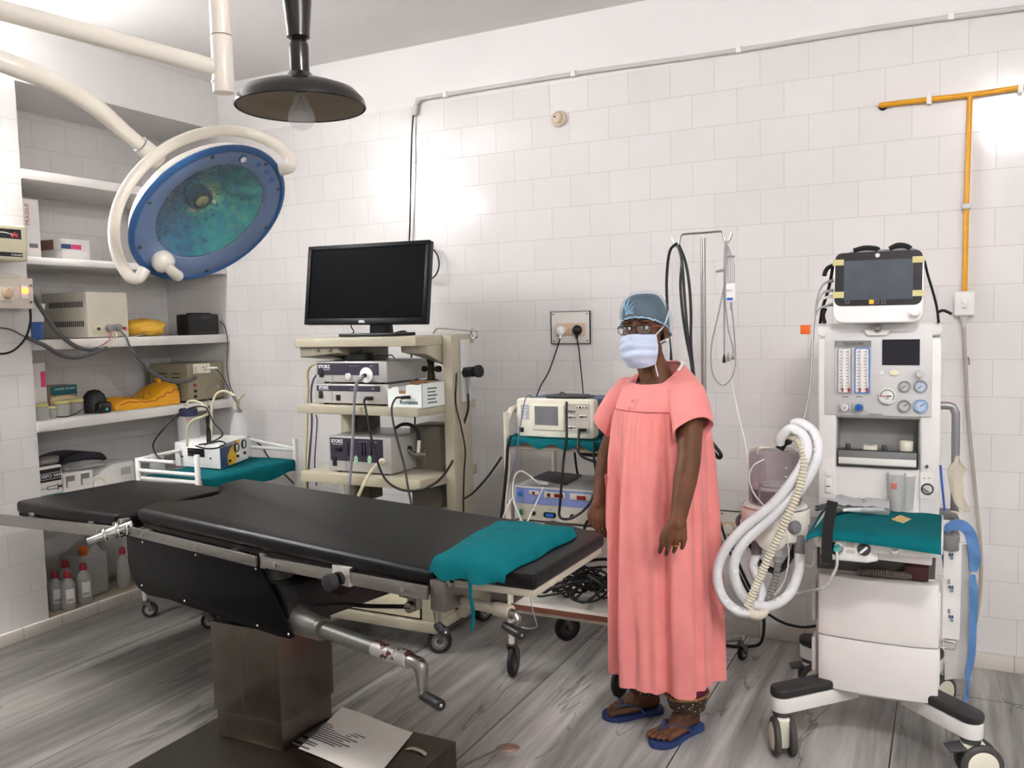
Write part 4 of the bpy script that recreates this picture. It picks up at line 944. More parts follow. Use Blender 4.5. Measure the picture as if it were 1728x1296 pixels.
# head
b = MB(); b.lathe([(.05, -.115), (.12, -.105), (.19, -.075), (.236, -.03), (.246, 0), (.246, .012), (.238, .012), (.225, -.03), (.18, -.07), (.11, -.096), (.01, -.105)], n=56, M=LM, caps=False); b.build('head_shell', lampw, t)
b = MB(); b.lathe([(.236, -.004), (.247, 0), (.251, .006), (.249, .014), (.242, .017), (.236, .014)], n=64, M=LM, caps=False); b.torus(LM @ Matrix.Translation((0, 0, .008)), .2475, .0075, 64, 8); b.build('blue_rim', mat('blue rim plastic', (44, 92, 146), .3, coat=.2), t)
fr = mat('pale blue lens frame', (108, 128, 162), .22, coat=.3, var=.03)
RC = .175; OFF = V(.008, .012, 0)
def ringface():
    b = MB(); n = 64; rs = []
    for r, off, z in ((.243, 0, .012), (.22, .3, .0145), (RC + .006, 1, .0145), (RC, 1, .010)):
        rs.append([LM @ (OFF * off + V(r * math.cos(2 * PI * j / n), r * math.sin(2 * PI * j / n), z)) for j in range(n)])
    b.rings(rs, False, False); return b
ringface().build('lens_frame', fr, t)
# faceted mirror: small flat facets in rings, each set a little out of true
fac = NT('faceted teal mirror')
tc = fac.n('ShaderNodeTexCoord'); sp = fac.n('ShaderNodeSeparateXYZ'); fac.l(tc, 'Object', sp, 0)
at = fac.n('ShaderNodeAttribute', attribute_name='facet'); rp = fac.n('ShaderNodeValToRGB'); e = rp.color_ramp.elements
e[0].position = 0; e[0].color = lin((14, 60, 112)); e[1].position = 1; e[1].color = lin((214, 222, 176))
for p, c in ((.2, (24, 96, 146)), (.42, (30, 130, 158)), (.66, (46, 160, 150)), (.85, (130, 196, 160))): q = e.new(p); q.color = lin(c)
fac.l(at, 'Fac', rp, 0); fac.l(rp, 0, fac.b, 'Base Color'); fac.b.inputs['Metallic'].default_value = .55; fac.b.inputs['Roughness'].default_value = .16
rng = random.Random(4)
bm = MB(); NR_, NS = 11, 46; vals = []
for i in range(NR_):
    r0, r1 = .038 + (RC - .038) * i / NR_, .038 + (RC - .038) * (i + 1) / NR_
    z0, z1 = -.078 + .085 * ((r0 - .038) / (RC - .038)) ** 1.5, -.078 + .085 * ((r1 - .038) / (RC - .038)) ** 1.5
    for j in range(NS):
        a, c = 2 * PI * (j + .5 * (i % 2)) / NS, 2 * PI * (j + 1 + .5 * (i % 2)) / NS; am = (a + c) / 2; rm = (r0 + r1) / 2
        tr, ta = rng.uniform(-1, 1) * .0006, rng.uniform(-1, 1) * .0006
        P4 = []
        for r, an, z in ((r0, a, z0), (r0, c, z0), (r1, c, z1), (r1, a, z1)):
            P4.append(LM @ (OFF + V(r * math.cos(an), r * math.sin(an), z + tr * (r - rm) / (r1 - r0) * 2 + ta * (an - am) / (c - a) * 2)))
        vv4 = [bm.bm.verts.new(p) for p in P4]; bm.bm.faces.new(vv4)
        vals.append(min(1, max(0, .34 + .24 * math.cos(am + .95) + rng.uniform(-.17, .17) + .75 * max(0, 1 - i / 3.0) * (.45 + .55 * max(0, math.cos(am + 1.4))))))  # reflections painted into the facet tint: brighter to one side and round the bulb
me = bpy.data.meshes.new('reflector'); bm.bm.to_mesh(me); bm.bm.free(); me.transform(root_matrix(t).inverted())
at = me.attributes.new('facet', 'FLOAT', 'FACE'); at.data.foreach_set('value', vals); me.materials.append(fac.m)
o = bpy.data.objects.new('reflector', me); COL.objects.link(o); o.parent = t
b = MB(); M = LM @ Matrix.Translation(OFF)
b.lathe([(.037, -.078), (.04, -.055), (.036, -.045), (.030, -.046), (.028, -.06), (.002, -.062)], n=32, M=M); b.build('bulb_holder', mat('blue grey lamp core', (70, 110, 140), .25, .6), o)
b = MB(); b.lathe([(.022, -.06), (.022, -.04), (.014, -.032), (.001, -.03)], n=20, M=M); b.build('bulb', mat('bulb core', (160, 160, 120), .15, .7), o)
b = MB(); M = LM @ Matrix.Translation(OFF); b.lathe([(RC + .002, .0125), (RC * .5, .0145), (.001, .015)], n=48, M=M, caps=False); b.build('lens', mat('lens plastic', (220, 240, 240), .04, alpha=.12, var=0), t)
# screws, white indicator, blue marks
for a in (12, 62, 118, 160, 200, 238, 300, 340):
    an = math.radians(a); b = MB(); c = LM @ V(.228 * math.cos(an), .228 * math.sin(an), .0135); b.cyl(c, c + nf * .003, .005, n=8); b.build('lens_screw', grey_dk, t)
c = LM @ V(.215 * math.cos(.62), .215 * math.sin(.62), .0145); b = MB(); b.cyl(c, c + nf * .003, .013, n=20); q = b.build('indicator_ring', mat('blue rim plastic', (34, 96, 158), .28), t)
b = MB(); b.cyl(c + nf * .002, c + nf * .005, .009, n=20); b.build('indicator_disc', white_gl, q)
for a, s in ((.08, .010), (-.12, .012), (.3, .008)):
    c = LM @ V(.215 * math.cos(a), .215 * math.sin(a), .0145); b = MB(); b.cyl(c, c + nf * .0015, s, n=4); b.build('blue_mark', mat('blue mark', (62, 100, 160), .3), t)
# sterile handle at the long-axis end
h0 = LM @ V(-.195, -.012, .014); h1 = h0 + nf * .055; 
b = MB(); b.lathe([(.03, .0), (.034, .012), (.032, .03), (.02, .042), (.002, .044)], n=26, M=Matrix.Translation(h0) @ LM.to_3x3().to_4x4()); hb = b.build('handle_hub', lampw, t)
b = MB(); hd = (h0 - ad(276, 440, D0)).normalized() * -1
b.tube([h0 + nf * .03, h0 + nf * .04 + hd * .025, h0 + nf * .042 + hd * .05, h0 + nf * .04 + hd * .068, h0 + nf * .04 + hd * .074], [.015, .0155, .0165, .0165, .010], 14, 4); b.build('sterile_handle', lampw, hb)
# ------------------------------------------------------------------ black pendant with a clear bulb
PD = 2.1; pc = ad(508, 178, PD); px_ = PD / FPX
t = thing('pendant_lamp', 'black enamel pendant lamp with a clear unlit bulb', 'lamp', (pc.x, pc.y, ZC))
enam = mat('black enamel', (26, 23, 22), .22, coat=.4, var=.05)
R0 = 109 * px_
def zz(py): return ad(508, py, PD).z
zr = zz(181)
b = MB(); b.lathe([(.026, zz(124)), (.034, zz(131)), (.045, zz(138)), (R0 * .55, zz(143)), (R0 * .85, zz(155)), (R0 * .98, zz(170)), (R0, zr), (R0 * .985, zr - .002), (R0 * .96, zz(172)), (R0 * .83, zz(158)), (R0 * .5, zz(147)), (.03, zz(142))], (pc.x, pc.y, 0), 56, caps=False); sh = b.build('shade', enam, t)
b = MB(); b.lathe([(R0 * .965, zr + .001), (R0 * .95, zz(173)), (R0 * .82, zz(159.5)), (R0 * .5, zz(149)), (.012, zz(144))], (pc.x, pc.y, 0), 56, caps=False); b.build('shade_lining', mat('grey brown shade lining', (128, 116, 100), .5), sh)
b = MB(); b.lathe([(.024, zz(126)), (.024, zz(80)), (.0215, zz(74)), (.015, zz(70))], (pc.x, pc.y, 0), 28); b.build('bulb_socket', enam, t)
b = MB(); b.lathe([(.015, zz(73)), (.028, zz(66)), (.0285, zz(55)), (.034, zz(15)), (.0355, zz(6)), (.034, zz(6)), (.03, zz(20)), (.02, zz(30))], (pc.x, pc.y, 0), 32, caps=False); b.build('ceiling_cup', enam, t)
b = MB(); b.cyl((pc.x, pc.y, zz(40)), (pc.x, pc.y, ZC - .001), .006, n=10); b.build('flex', black_pl, t)
zb = zz(219)
b = MB(); b.lathe([(.012, zz(150)), (.0125, zz(160)), (.018, zz(172)), (.0295, zz(188)), (.033, zz(197)), (.031, zz(207)), (.022, zz(215)), (.010, zb + .001), (.0005, zb)], (pc.x, pc.y, 0), 32, caps=False); bu = b.build('bulb', mat('thin bulb glass', (240, 242, 242), .04, alpha=.2, var=0, spec=.8), t)
b = MB(); b.lathe([(.0125, zz(146)), (.013, zz(158)), (.004, zz(160))], (pc.x, pc.y, 0), 20); b.build('bulb_cap', steel_dk, bu)
b = MB()
for k in range(3): a = 2.1 * k; b.tube([(pc.x, pc.y, zz(158)), (pc.x + .004 * math.cos(a), pc.y + .004 * math.sin(a), zz(172)), (pc.x + .012 * math.cos(a), pc.y + .012 * math.sin(a), zz(188))], .0007, 5, 2)
b.build('filament_support', steel_dk, bu)
# ================================================================== ENDOSCOPY CART
CX0, CX1, CYF, CYB = -2.77, -2.06, 3.18, 3.66      # shelf edges
ct = thing('endoscopy_cart', 'beige equipment cart on castors with shelves and a drawer', 'cart', (-2.4, 3.4, 0))
def cartshelf(z0, z1, x1=CX1, nm='shelf'):
    b = MB(); b.prism([(CX0, CYF + .01), (CX0 + .01, CYF), (x1 - .02, CYF), (x1 + .004, CYF + .17), (x1 + .004, CYB), (CX0, CYB)], z0, z1, bev=.004); return b.build(nm, beige, ct)
cartshelf(1.388, 1.432); cartshelf(1.074, 1.113); cartshelf(.745, .79)
b = MB(); b.box(-2.055, -2.005, 3.36, 3.53, .15, 1.432, bev=.004); b.build('column', beige, ct)
b = MB(); b.box(-2.745, -2.67, 3.48, 3.62, .15, 1.388, bev=.004); b.build('column', beige, ct)
b = MB(); b.box(-2.67, -2.60, 3.50, 3.62, .60, 1.074, bev=.002); b.build('cable_duct', mat('brown grey duct', (92, 84, 72), .5), ct)
for z1, x0, s in ((1.388, -2.76, 1), ):
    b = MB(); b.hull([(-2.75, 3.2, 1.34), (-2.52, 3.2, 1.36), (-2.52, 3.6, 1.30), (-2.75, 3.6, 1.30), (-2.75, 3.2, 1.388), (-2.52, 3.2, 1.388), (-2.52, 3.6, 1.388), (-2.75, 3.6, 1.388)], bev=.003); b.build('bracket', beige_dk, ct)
    b = MB(); b.hull([(-2.2, 3.24, 1.36), (-2.06, 3.24, 1.35), (-2.06, 3.4, 1.29), (-2.2, 3.4, 1.33), (-2.2, 3.24, 1.388), (-2.06, 3.24, 1.388), (-2.06, 3.4, 1.388), (-2.2, 3.4, 1.388)], bev=.003); b.build('bracket', beige, ct)
    for x in (-2.64, -2.57):
        b = MB(); b.cyl((x, 3.2, 1.372), (x, 3.192, 1.372), .008, n=12); b.build('bracket_bolt', steel_dk, ct)
b = MB(); b.box(-2.30, -2.07, 3.44, 3.62, .14, 1.0, bev=.004); b.build('rear_housing', mat('olive grey panel', (104, 98, 84), .45, var=.04), ct)
# drawer unit and base
b = MB(); b.box(-2.75, -2.03, 3.20, 3.62, .145, .40, bev=.005); b.build('drawer_unit', beige, ct)
b = MB(); b.box(-2.72, -2.115, 3.19, 3.205, .155, .285, bev=.003); dr = b.build('drawer', cream, ct)
b = MB(); b.cyl((-2.42, 3.192, .262), (-2.42, 3.178, .262), .011, n=16, bev=.002); b.build('lock', steel, dr)
b = MB(); b.box(-2.73, -2.105, 3.198, 3.2035, .148, .292); b.build('drawer_gap', black_pl, ct)
b = MB(); b.box(-2.79, -2.02, 3.17, 3.24, .10, .145, bev=.004); b.box(-2.09, -2.02, 3.24, 3.68, .10, .145, bev=.004); b.box(-2.79, -2.72, 3.24, 3.68, .10, .145, bev=.004); b.build('base_frame', beige, ct)
b = MB(); b.box(-2.03, -1.975, 3.36, 3.62, .12, .30, bev=.006); b.build('side_locker', beige, ct)
def castor(par, x, y, z, r, w, yaw, tyre=black_rb, hub=alu):
    """twin of wheel, hub and fork under a swivel at (x, y, z)"""
    M = Matrix.Translation((x, y, 0)) @ Matrix.Rotation(yaw, 4, 'Z')
    o = M @ V(.02, 0, r); ax_ = M.to_3x3() @ V(0, 1, 0)
    b = MB(); prof = [(r * .62, -w), (r * .9, -w), (r, -w * .5), (r, w * .5), (r * .9, w), (r * .62, w)]
    Mw = frame(o, M.to_3x3() @ V(1, 0, 0), ax_.cross(M.to_3x3() @ V(1, 0, 0)) * -1)
    b.lathe(prof, n=32, M=Mw); wh = b.build('wheel', tyre, par)
    b = MB(); b.lathe([(.004, -w * .9), (r * .3, -w * 1.08), (r * .55, -w * .98), (r * .64, -w * 1.05), (r * .64, w * 1.05), (r * .55, w * .98), (r * .3, w * 1.08), (.004, w * .9)], n=28, M=Mw); b.build('hub', hub, wh)
    b = MB()
    for s in (-1, 1):
        b.hull([M @ V(*q) for q in ((-.012, s * (w + .004), r * 2.05), (.03, s * (w + .004), r * .85), (.03, s * (w + .008), r * .85), (-.012, s * (w + .008), r * 2.05), (.022, s * (w + .004), r * 2.1), (.04, s * (w + .004), r * 1.0), (.04, s * (w + .008), r * 1.0), (.022, s * (w + .008), r * 2.1))])
    b.box(-.014, .024, -w - .009, w + .009, r * 2.04, r * 2.14, M=M); b.cyl(M @ V(.002, 0, r * 2.1), M @ V(.002, 0, max(z, r * 2.15)), .012, n=12); b.cyl(o - ax_ * (w + .012), o + ax_ * (w + .012), .006, n=10)
    b.build('castor_fork', steel_dk, par)
castor(ct, -2.045, 3.21, .10, .055, .016, .5); castor(ct, -2.05, 3.64, .10, .055, .016, 1.2); castor(ct, -2.74, 3.22, .10, .055, .016, 2.2); castor(ct, -2.74, 3.64, .10, .055, .016, 1.9); 
# side accessories
b = MB(); b.box(-2.004, -1.994, 3.43, 3.51, 1.12, 1.41, bev=.003); b.build('side_plate', grey_pl, ct)
b = MB(); b.tube([(-2.2, 3.52, 1.440), (-2.17, 3.5, 1.458), (-2.14, 3.5, 1.462), ay(806, 559, 3.52)], .0035, 8, 3); b.torus(frame(ay(800, 565, 3.52), (1, 0, 0), (0, 0, 1)), .018, .0035, 24, 8); b.tube([(-1.98, 3.51, 1.462), (-1.98, 3.51, 1.432)], .003, 8, 0); b.build('hook_rod', chrome, ct)
b = MB(); c = ay(782, 590, 3.47); b.tube([c + V(0, 0, .05), c, c + V(.002, 0, -.05)], .003, 8, 2); b.cyl(c + V(-.03, 0, .045), c + V(.01, 0, .045), .005, n=10); b.cyl(c + V(.002, 0, -.05), c + V(.002, 0, -.062), .006, n=10); b.build('side_hook', steel, ct)
t = thing('endoscope_camera', 'black camera head clamped to the side of the beige cart', 'camera', ay(795, 628, 3.46))
p, q = ay(777, 629, 3.46), ay(800, 627, 3.44); dv = (q - p).normalized()
b = MB(); b.cyl(p - dv * .03, q, .024, n=20, bev=.003); b.build('barrel', black_pl, t)
b = MB(); b.cyl(q, q + dv * .018, .013, n=14); b.lathe([(.024, 0), (.029, .004), (.029, .02), (.024, .024)], n=14, M=frame(q + dv * .016, dv.orthogonal(), dv.cross(dv.orthogonal()))); b.build('focus_knob', black_rb, t)
b = MB(); b.cyl(ay(790, 636, 3.45), ay(790, 650, 3.45), .010, .008, n=12); b.cyl(ay(790, 650, 3.45), ay(790, 664, 3.45), .006, n=10); b.build('cable_boot', grey_md, t)
cable('camera_cable', 'black cable hanging from the camera head beside the cart column', [ay(790, 662, 3.45), ay(790, 690, 3.45), ay(783, 715, 3.46), ay(776, 745, 3.47), ay(760, 785, 3.33), ay(735, 815, 3.16), ay(700, 828, 3.12), ay(668, 823, 3.1), ay(645, 800, 3.1), ay(628, 745, 3.12), ay(617, 690, 3.14), ay(615, 675, 3.16), ay(622, 671, 3.18)], .0055, cable_bk)
cable('hanging_lead', 'thin black lead dangling down the side of the beige cart column', [ay(770, 600, 3.48), ay(770, 640, 3.38), ay(769, 680, 3.37), ay(778, 720, 3.37), ay(785, 760, 3.37), ay(783, 800, 3.37), ay(782, 850, 3.37), ay(783, 880, 3.38)], .004, cable_bk)
cable('hanging_lead', 'black lead crossing from the cart column over to the second trolley', [ay(846, 772, 3.3), ay(825, 802, 3.36), ay(800, 830, 3.38), ay(783, 842, 3.36)], .005, cable_bk)
# tubes hanging on the far column
cable('suction_tube', 'pale yellow tube hanging at the outer end of the cart shelves', [V(-2.747, 3.53, 1.312), ay(524, 618, 3.56), ay(520, 660, 3.55), ay(518, 720, 3.55), ay(515, 790, 3.55), ay(513, 850, 3.55)], .007, mat('pale yellow tubing', (206, 196, 150), .35), 'tube')
cable('suction_tube', 'violet grey tube hanging beside the pale yellow tube', [V(-2.748, 3.51, 1.30), ay(529, 640, 3.57), ay(526, 720, 3.57), ay(520, 800, 3.57), ay(518, 850, 3.57)], .0055, mat('violet grey tubing', (110, 106, 128), .4), 'tube')
cable('hanging_lead', 'thin black lead with a red sleeve behind the cart column', [ay(533, 700, 3.6), ay(535, 715, 3.6), ay(531, 780, 3.6), ay(534, 820, 3.6)], .003, cable_bk)
# ------------------------------------------------------------------ monitor on top
t = thing('computer_monitor', 'wide black flat-screen monitor on top of the beige cart', 'monitor', ay(627, 567, 3.34))
zf = 1.432
b = MB()
stw, stx = ay(630, 566, 3.34), None
b.prism(roundrect(.34, .19, .03, 4, stw.x, 3.37), zf + .001, zf + .016, bev=.004); st = b.build('stand_base', black_pl, t)
b = MB(); b.hull([(stw.x - .055, 3.385, zf + .014), (stw.x + .055, 3.385, zf + .014), (stw.x + .055, 3.43, zf + .014), (stw.x - .055, 3.43, zf + .014), (stw.x - .045, 3.385, zf + .22), (stw.x + .045, 3.385, zf + .22), (stw.x + .045, 3.42, zf + .22), (stw.x - .045, 3.42, zf + .22)], bev=.004); b.build('stand_neck', black_pl, t)
# screen plane: bottom edge nearer, leaning back a little
YM = 3.33
bl, br_, tl_, tr_ = ay(515, 548, YM), ay(722, 546.5, YM), ay(521, 413, YM + .05), ay(724.5, 409, YM + .05)
ux = (br_ - bl).normalized(); Wm = ((br_ - bl).length + (tr_ - tl_).length) / 2; Hm = ((tl_ - bl).length + (tr_ - br_).length) / 2
cm = (bl + br_ + tl_ + tr_) / 4; MM = frame(cm, ux, ((tl_ + tr_) - (bl + br_)))
b = MB(); b.prism(roundrect(Wm, Hm, .008, 3), -.028, 0, M=MM, bev=.003); b.prism(roundrect(Wm * .8, Hm * .7, .03, 3), -.06, -.028, M=MM, bev=.008); sc_ = b.build('monitor_case', black_pl, t)
b = MB(); wv = Wm - .044; hv = Hm - .05; o4 = roundrect(wv, hv, .001, 1, 0, .004)
b.box(-Wm / 2, Wm / 2, hv / 2 + .004, Hm / 2, 0, .006, bev=.002, M=MM); b.box(-Wm / 2, Wm / 2, -Hm / 2, -hv / 2 + .004, 0, .006, bev=.002, M=MM); b.box(-Wm / 2, -wv / 2, -Hm / 2 + .02, Hm / 2 - .015, 0, .006, bev=.002, M=MM); b.box(wv / 2, Wm / 2, -Hm / 2 + .02, Hm / 2 - .015, 0, .006, bev=.002, M=MM); b.build('bezel', mat('black bezel', (11, 11, 12), .4, spec=.15), t)
b = MB(); b.box(-wv / 2, wv / 2, -hv / 2 + .004, hv / 2 + .004, 0, .001, M=MM); b.build('screen', mat('dark matte screen', (9, 9, 11), .45, var=.02, spec=.02), t)
lettering('DELL', .016, MM @ Matrix.Translation((-.005, -Hm / 2 + .0125, .0062)), white_ink, t, bold=.0006)
cable('monitor_cable', 'thin black cable with a ferrite bead under the big screen', [ay(592, 540, 3.37), ay(593, 552, 3.36), ay(597, 560, 3.35), ay(590, 565, 3.33), ay(583, 564, 3.33), ay(576, 567, 3.36)], .003, cable_bk)
cable('monitor_cable', 'black cable looping from the big screen over the back of the cart top', [ay(652, 547, 3.38), ay(656, 557, 3.38), ay(664, 562, 3.38), ay(680, 559, 3.40), ay(688, 563, 3.46), ay(692, 572, 3.68), ay(695, 610, 3.69), ay(699, 660, 3.69), ay(700, 720, 3.69), ay(694, 760, 3.69)], .0045, cable_bk)
# ------------------------------------------------------------------ console units
case_g = mat('pale grey steel case', (186, 184, 180), .36, .35, var=.03)
panel_d = mat('dark violet panel', (52, 48, 62), .32, var=.04)
def console(lb, x0, x1, yf, dep, z0, z1, band, group='console units on the beige cart'):
    t = thing('endoscopy_console', lb, 'console', ((x0 + x1) / 2, yf + dep / 2, z0), group=group)
    b = MB(); b.box(x0, x1, yf, yf + dep, z0 + .008, z1, bev=.003); b.build('case', case_g, t)
    for x in (x0 + .04, x1 - .05):
        for y in (yf + .03, yf + dep - .04): b = MB(); b.cyl((x, y, z0), (x, y, z0 + .009), .012, n=12); b.build('foot', black_rb, t)
    b = MB(); b.box(x0 + .01, x1 - .045, yf - .0015, yf + .001, z1 - .012 - band, z1 - .008); b.build('front_band', panel_d, t)
    lettering('STORZ', .022 if band > .03 else .018, facing_front((x0 + .052, yf - .0016, z1 - .025 if band > .03 else z1 - .018)), white_ink, t, bold=.0006)
    b = MB(); b.box(x0 + .024, x0 + .084, yf - .002, yf, z1 - .040 if band > .03 else z1 - .0285, z1 - .038 if band > .03 else z1 - .0272); b.build('logo_underline', white_ink, t)
    lettering('xenon nova 175', .008, facing_front(((x0 + x1) / 2 + .02, yf - .0016, z1 - .021)), mat('pale print grey', (150, 146, 142), .7), t)
    lettering('SCB', .009, facing_front((x1 - .085, yf - .0016, z1 - .021)), mat('pale print grey', (150, 146, 142), .7), t, bold=.0004)
    b = MB(); b.box(x0 + .022, x0 + .045, yf - .005, yf, z0 + .03, z0 + .075 if z1 - z0 > .1 else z0 + .065, bev=.002); b.build('rocker_switch', black_pl, t)
    b = MB(); b.box(x0 + .10, x0 + .1012, yf - .001, yf + .001, z0 + .012, z1 - .014 - band); b.build('panel_seam', dark_ink, t)
    return t
yf = 3.235
z2 = 1.113
A, B_ = ay(537, 650, yf), ay(668, 640, yf)
x0, x1 = ay(533, 680, yf).x, ay(656, 680, yf).x
zb2 = ay(537, 646, yf).z; 
c2 = console('flat grey console with a black plug, lower of the pair beside the white carton', x0, x1, yf, .40, z2, zb2 - .004, .022)
c1 = console('grey console with a round white light port, upper of the pair', x0 + .008, x1 - .004, yf, .36, zb2 - .003, ay(537, 610, yf).z, .052)
z3 = .79
x0c, x1c = ay(556, 785, yf).x, ay(661, 785, yf).x
c3 = console('tall grey console with dark violet display and green arrow keys, on the lowest cart shelf', x0c, x1c, yf, .36, z3, ay(556, 735, yf).z, .105)
# upper console details
pc_ = ay(619, 633, yf)
b = MB(); b.lathe([(.036, 0), (.036, .006), (.03, .008), (.012, .0085), (.012, .012)], n=30, M=frame((pc_.x, yf, pc_.z), (1, 0, 0), (0, 0, 1))); b.build('light_port', white_pl, c1)
b = MB(); b.cyl((pc_.x, yf - .008, pc_.z), (pc_.x - .004, yf - .03, pc_.z - .002), .009, n=14); b.build('light_plug', black_pl, c1)
k_ = ay(589, 635, yf); b = MB(); b.lathe([(.015, 0), (.016, .004), (.013, .012)], n=8, M=frame((k_.x, yf, k_.z), (1, 0, .5), (-.5, 0, 1))); b.box(-.004, .004, -.015, .015, .01, .018, bev=.002, M=frame((k_.x, yf, k_.z), (1, 0, .5), (-.5, 0, 1))); b.build('dial', white_pl, c1)
cable('light_guide', 'grey light guide cable hanging from the round white port', [(pc_.x - .004, yf - .028, pc_.z), ay(611, 638, yf - .06), ay(601, 650, yf - .075), ay(597, 690, yf - .08), ay(595, 745, yf - .085), ay(592, 790, yf - .085), ay(588, 832, yf - .1), ay(585, 870, yf - .1)], [.006, .009, .008, .007, .007, .007, .007, .007], mat('grey light guide', (128, 128, 134), .4))
p_ = ay(625, 672, yf); b = MB(); b.box(p_.x - .022, p_.x + .02, yf - .018, yf, p_.z - .009, p_.z + .009, bev=.004); b.build('camera_plug', black_pl, c2)
s_ = ay(571, 671, yf); b = MB(); b.box(s_.x - .012, s_.x + .012, yf - .004, yf, s_.z - .014, s_.z + .014, bev=.002); b.build('rocker_switch', black_pl, c2)
for X in (-.1, .1): pass
arrow = mat('green arrow key', (160, 206, 168), .4)
for px in (601, 624):
    for py, s in ((772, 1), (779, -1)):
        c = ay(px, py, yf); b = MB(); b.prism([(-.012, -.009 * s), (.012, -.009 * s), (.009, .002 * s), (0, .011 * s), (-.009, .002 * s)], 0, .003, M=facing_front((c.x, yf, c.z))); b.build('arrow_key', arrow, c3)
for x, w, h in ((-.33, 0, 0),):
    c = ay(572, 757, yf); b = MB(); b.box(c.x - .02, c.x + .02, yf - .004, yf, c.z - .014, c.z + .012, bev=.002); b.build('display_window', black_gl, c3)
for px in (588, 612, 617, 627):
    c = ay(px, 757, yf); b = MB(); b.box(c.x - .003, c.x + .003, yf - .0025, yf, c.z - .032, c.z + .03); b.build('bar_display', black_gl, c3)
c = ay(646, 778, yf); b = MB(); b.lathe([(.014, 0), (.014, .012), (.010, .02)], n=18, M=frame((c.x, yf, c.z), (1, 0, 0), (0, 0, 1))); b.build('gas_port', ivory, c3)
cable('insufflation_tube', 'cream tube hanging from the port of the tall grey console', [(c.x, yf - .012, c.z), ay(641, 780, yf - .05), ay(632, 788, yf - .08), ay(620, 805, yf - .1), ay(610, 825, yf - .12), ay(600, 850, yf - .12), ay(596, 870, yf - .12)], .0075, mat('cream tubing', (206, 198, 170), .35), 'tube')
# ------------------------------------------------------------------ hub, carton, regulator
ztop = ay(537, 610, yf).z
t = thing('video_splitter', 'small black box with ports on top of the grey consoles', 'device', ay(604, 607, 3.30))
c = ay(604, 606, 3.3)
b = MB(); b.prism(roundrect(.125, .036, .010, 3), 0, .06, M=frame((c.x, 3.34, ztop + .0195), (1, 0, 0), (0, 0, 1)) @ Matrix.Translation((0, 0, -.0)), bev=.003); b.build('casing', black_pl, t)
b = MB(); b.box(c.x - .046, c.x + .046, 3.277, 3.281, ztop + .012, ztop + .026); b.build('port_row', grey_dk, t)
b = MB()
for k in range(6): b.box(c.x - .04 + .014 * k, c.x - .031 + .014 * k, 3.275, 3.278, ztop + .015, ztop + .023)
b.build('ports', black_pl, t)
cable('thin_lead', 'thin black lead plugged into the small black box', [(c.x + .06, 3.31, ztop + .022), (c.x + .10, 3.32, ztop + .022), (c.x + .13, 3.34, ztop + .02), (c.x + .15, 3.36, ztop + .024), (c.x + .155, 3.38, ztop + .006)], .0028, cable_bk)
cable('thin_lead', 'black lead rising from the small black box to the cart top', [(c.x - .03, 3.345, ztop + .03), (c.x - .04, 3.4, ztop + .06), (c.x - .05, 3.47, 1.386)], .0035, cable_bk)
X0, X1 = ay(654, 684, 3.21).x, ay(712, 684, 3.21).x
zc0, zc1 = 1.113, ay(680, 652, 3.21).z
t = thing('open_carton', 'white open-topped carton with a torn notch and blue script', 'carton', ((X0 + X1) / 2, 3.3, zc0))
cw = mat('pale mint white card', (218, 224, 220), .6, var=.03)
b = MB(); th = .003
f1 = [(X0, zc0), (X1, zc0), (X1, zc1 + .012), (X1 - .02, zc1 + .006), (X1 - .06, zc1 + .008), (X1 - .085, zc1 + .004), (X1 - .088, zc1 - .035), (X1 - .125, zc1 - .035), (X1 - .128, zc1 - .002), (X0 + .03, zc1 - .004), (X0 + .012, zc1 - .014), (X0, zc1 - .012)]
b.prism([(p[0], p[1]) for p in f1], 0, th, M=Matrix(((1, 0, 0, 0), (0, 0, 1, 3.215), (0, 1, 0, 0), (0, 0, 0, 1))))
b.hull([(X1 - th, 3.215, zc0), (X1, 3.215, zc0), (X1 + .03, 3.36, zc0), (X1 + .027, 3.36, zc0), (X1 - th, 3.215, zc1 + .012), (X1, 3.215, zc1 + .012), (X1 + .03, 3.36, zc1 + .014), (X1 + .027, 3.36, zc1 + .014)])
b.hull([(X0, 3.218, zc0), (X0 + th, 3.218, zc0), (X0 + .033, 3.36, zc0), (X0 + .03, 3.36, zc0), (X0, 3.218, zc1 - .012), (X0 + th, 3.218, zc1 - .012), (X0 + .033, 3.36, zc1 - .004), (X0 + .03, 3.36, zc1 - .004)])
b.box(X0, X1 + .02, 3.218, 3.36, zc0, zc0 + .003); b.build('carton_walls', cw, t)
b = MB(); b.box(X0 + .03, X1 + .03, 3.357, 3.36, zc0, zc1 + .016); b.box(X0 + .005, X1 - .004, 3.2185, 3.2195, zc0 + .004, zc1 - .02); b.build('brown_inside', carton_b, t)
lettering('Romsons', .026, facing_front(((X0 + X1) / 2 + .02, 3.2146, zc0 + .022)), mat('dark teal print', (16, 70, 78), .5), t, bold=.0006)
M = frame((X1 + .0155, 3.287, zc0 + .05), (.2, .98, 0), (0, 0, 1))
b = MB()
for k in range(5): b.box(-.04, .02 - .01 * (k % 2), .03 - .016 * k, .036 - .016 * k, 0, .0015, M=M)
b.build('printed_text', dark_ink, t)
b = MB(); c = ay(684, 670, 3.21); b.tube([c + V(.03, -.005, 0), c + V(.01, -.012, .0), c + V(-.01, -.02, -.002)], .008, 10, 3); plug_ = tag(b.build('cable_plug', black_pl), 'black cable plug tucked into the notch of the white carton', 'plug')
cable('carton_cable', 'black cable arching from the white carton down past the tall console', [c + V(-.008, -.02, -.001), ay(668, 672, 3.17), ay(661, 688, 3.15), ay(664, 715, 3.14), ay(674, 755, 3.12), ay(683, 790, 3.10), ay(689, 825, 3.08), ay(696, 860, 3.06)], .0048, cable_bk)
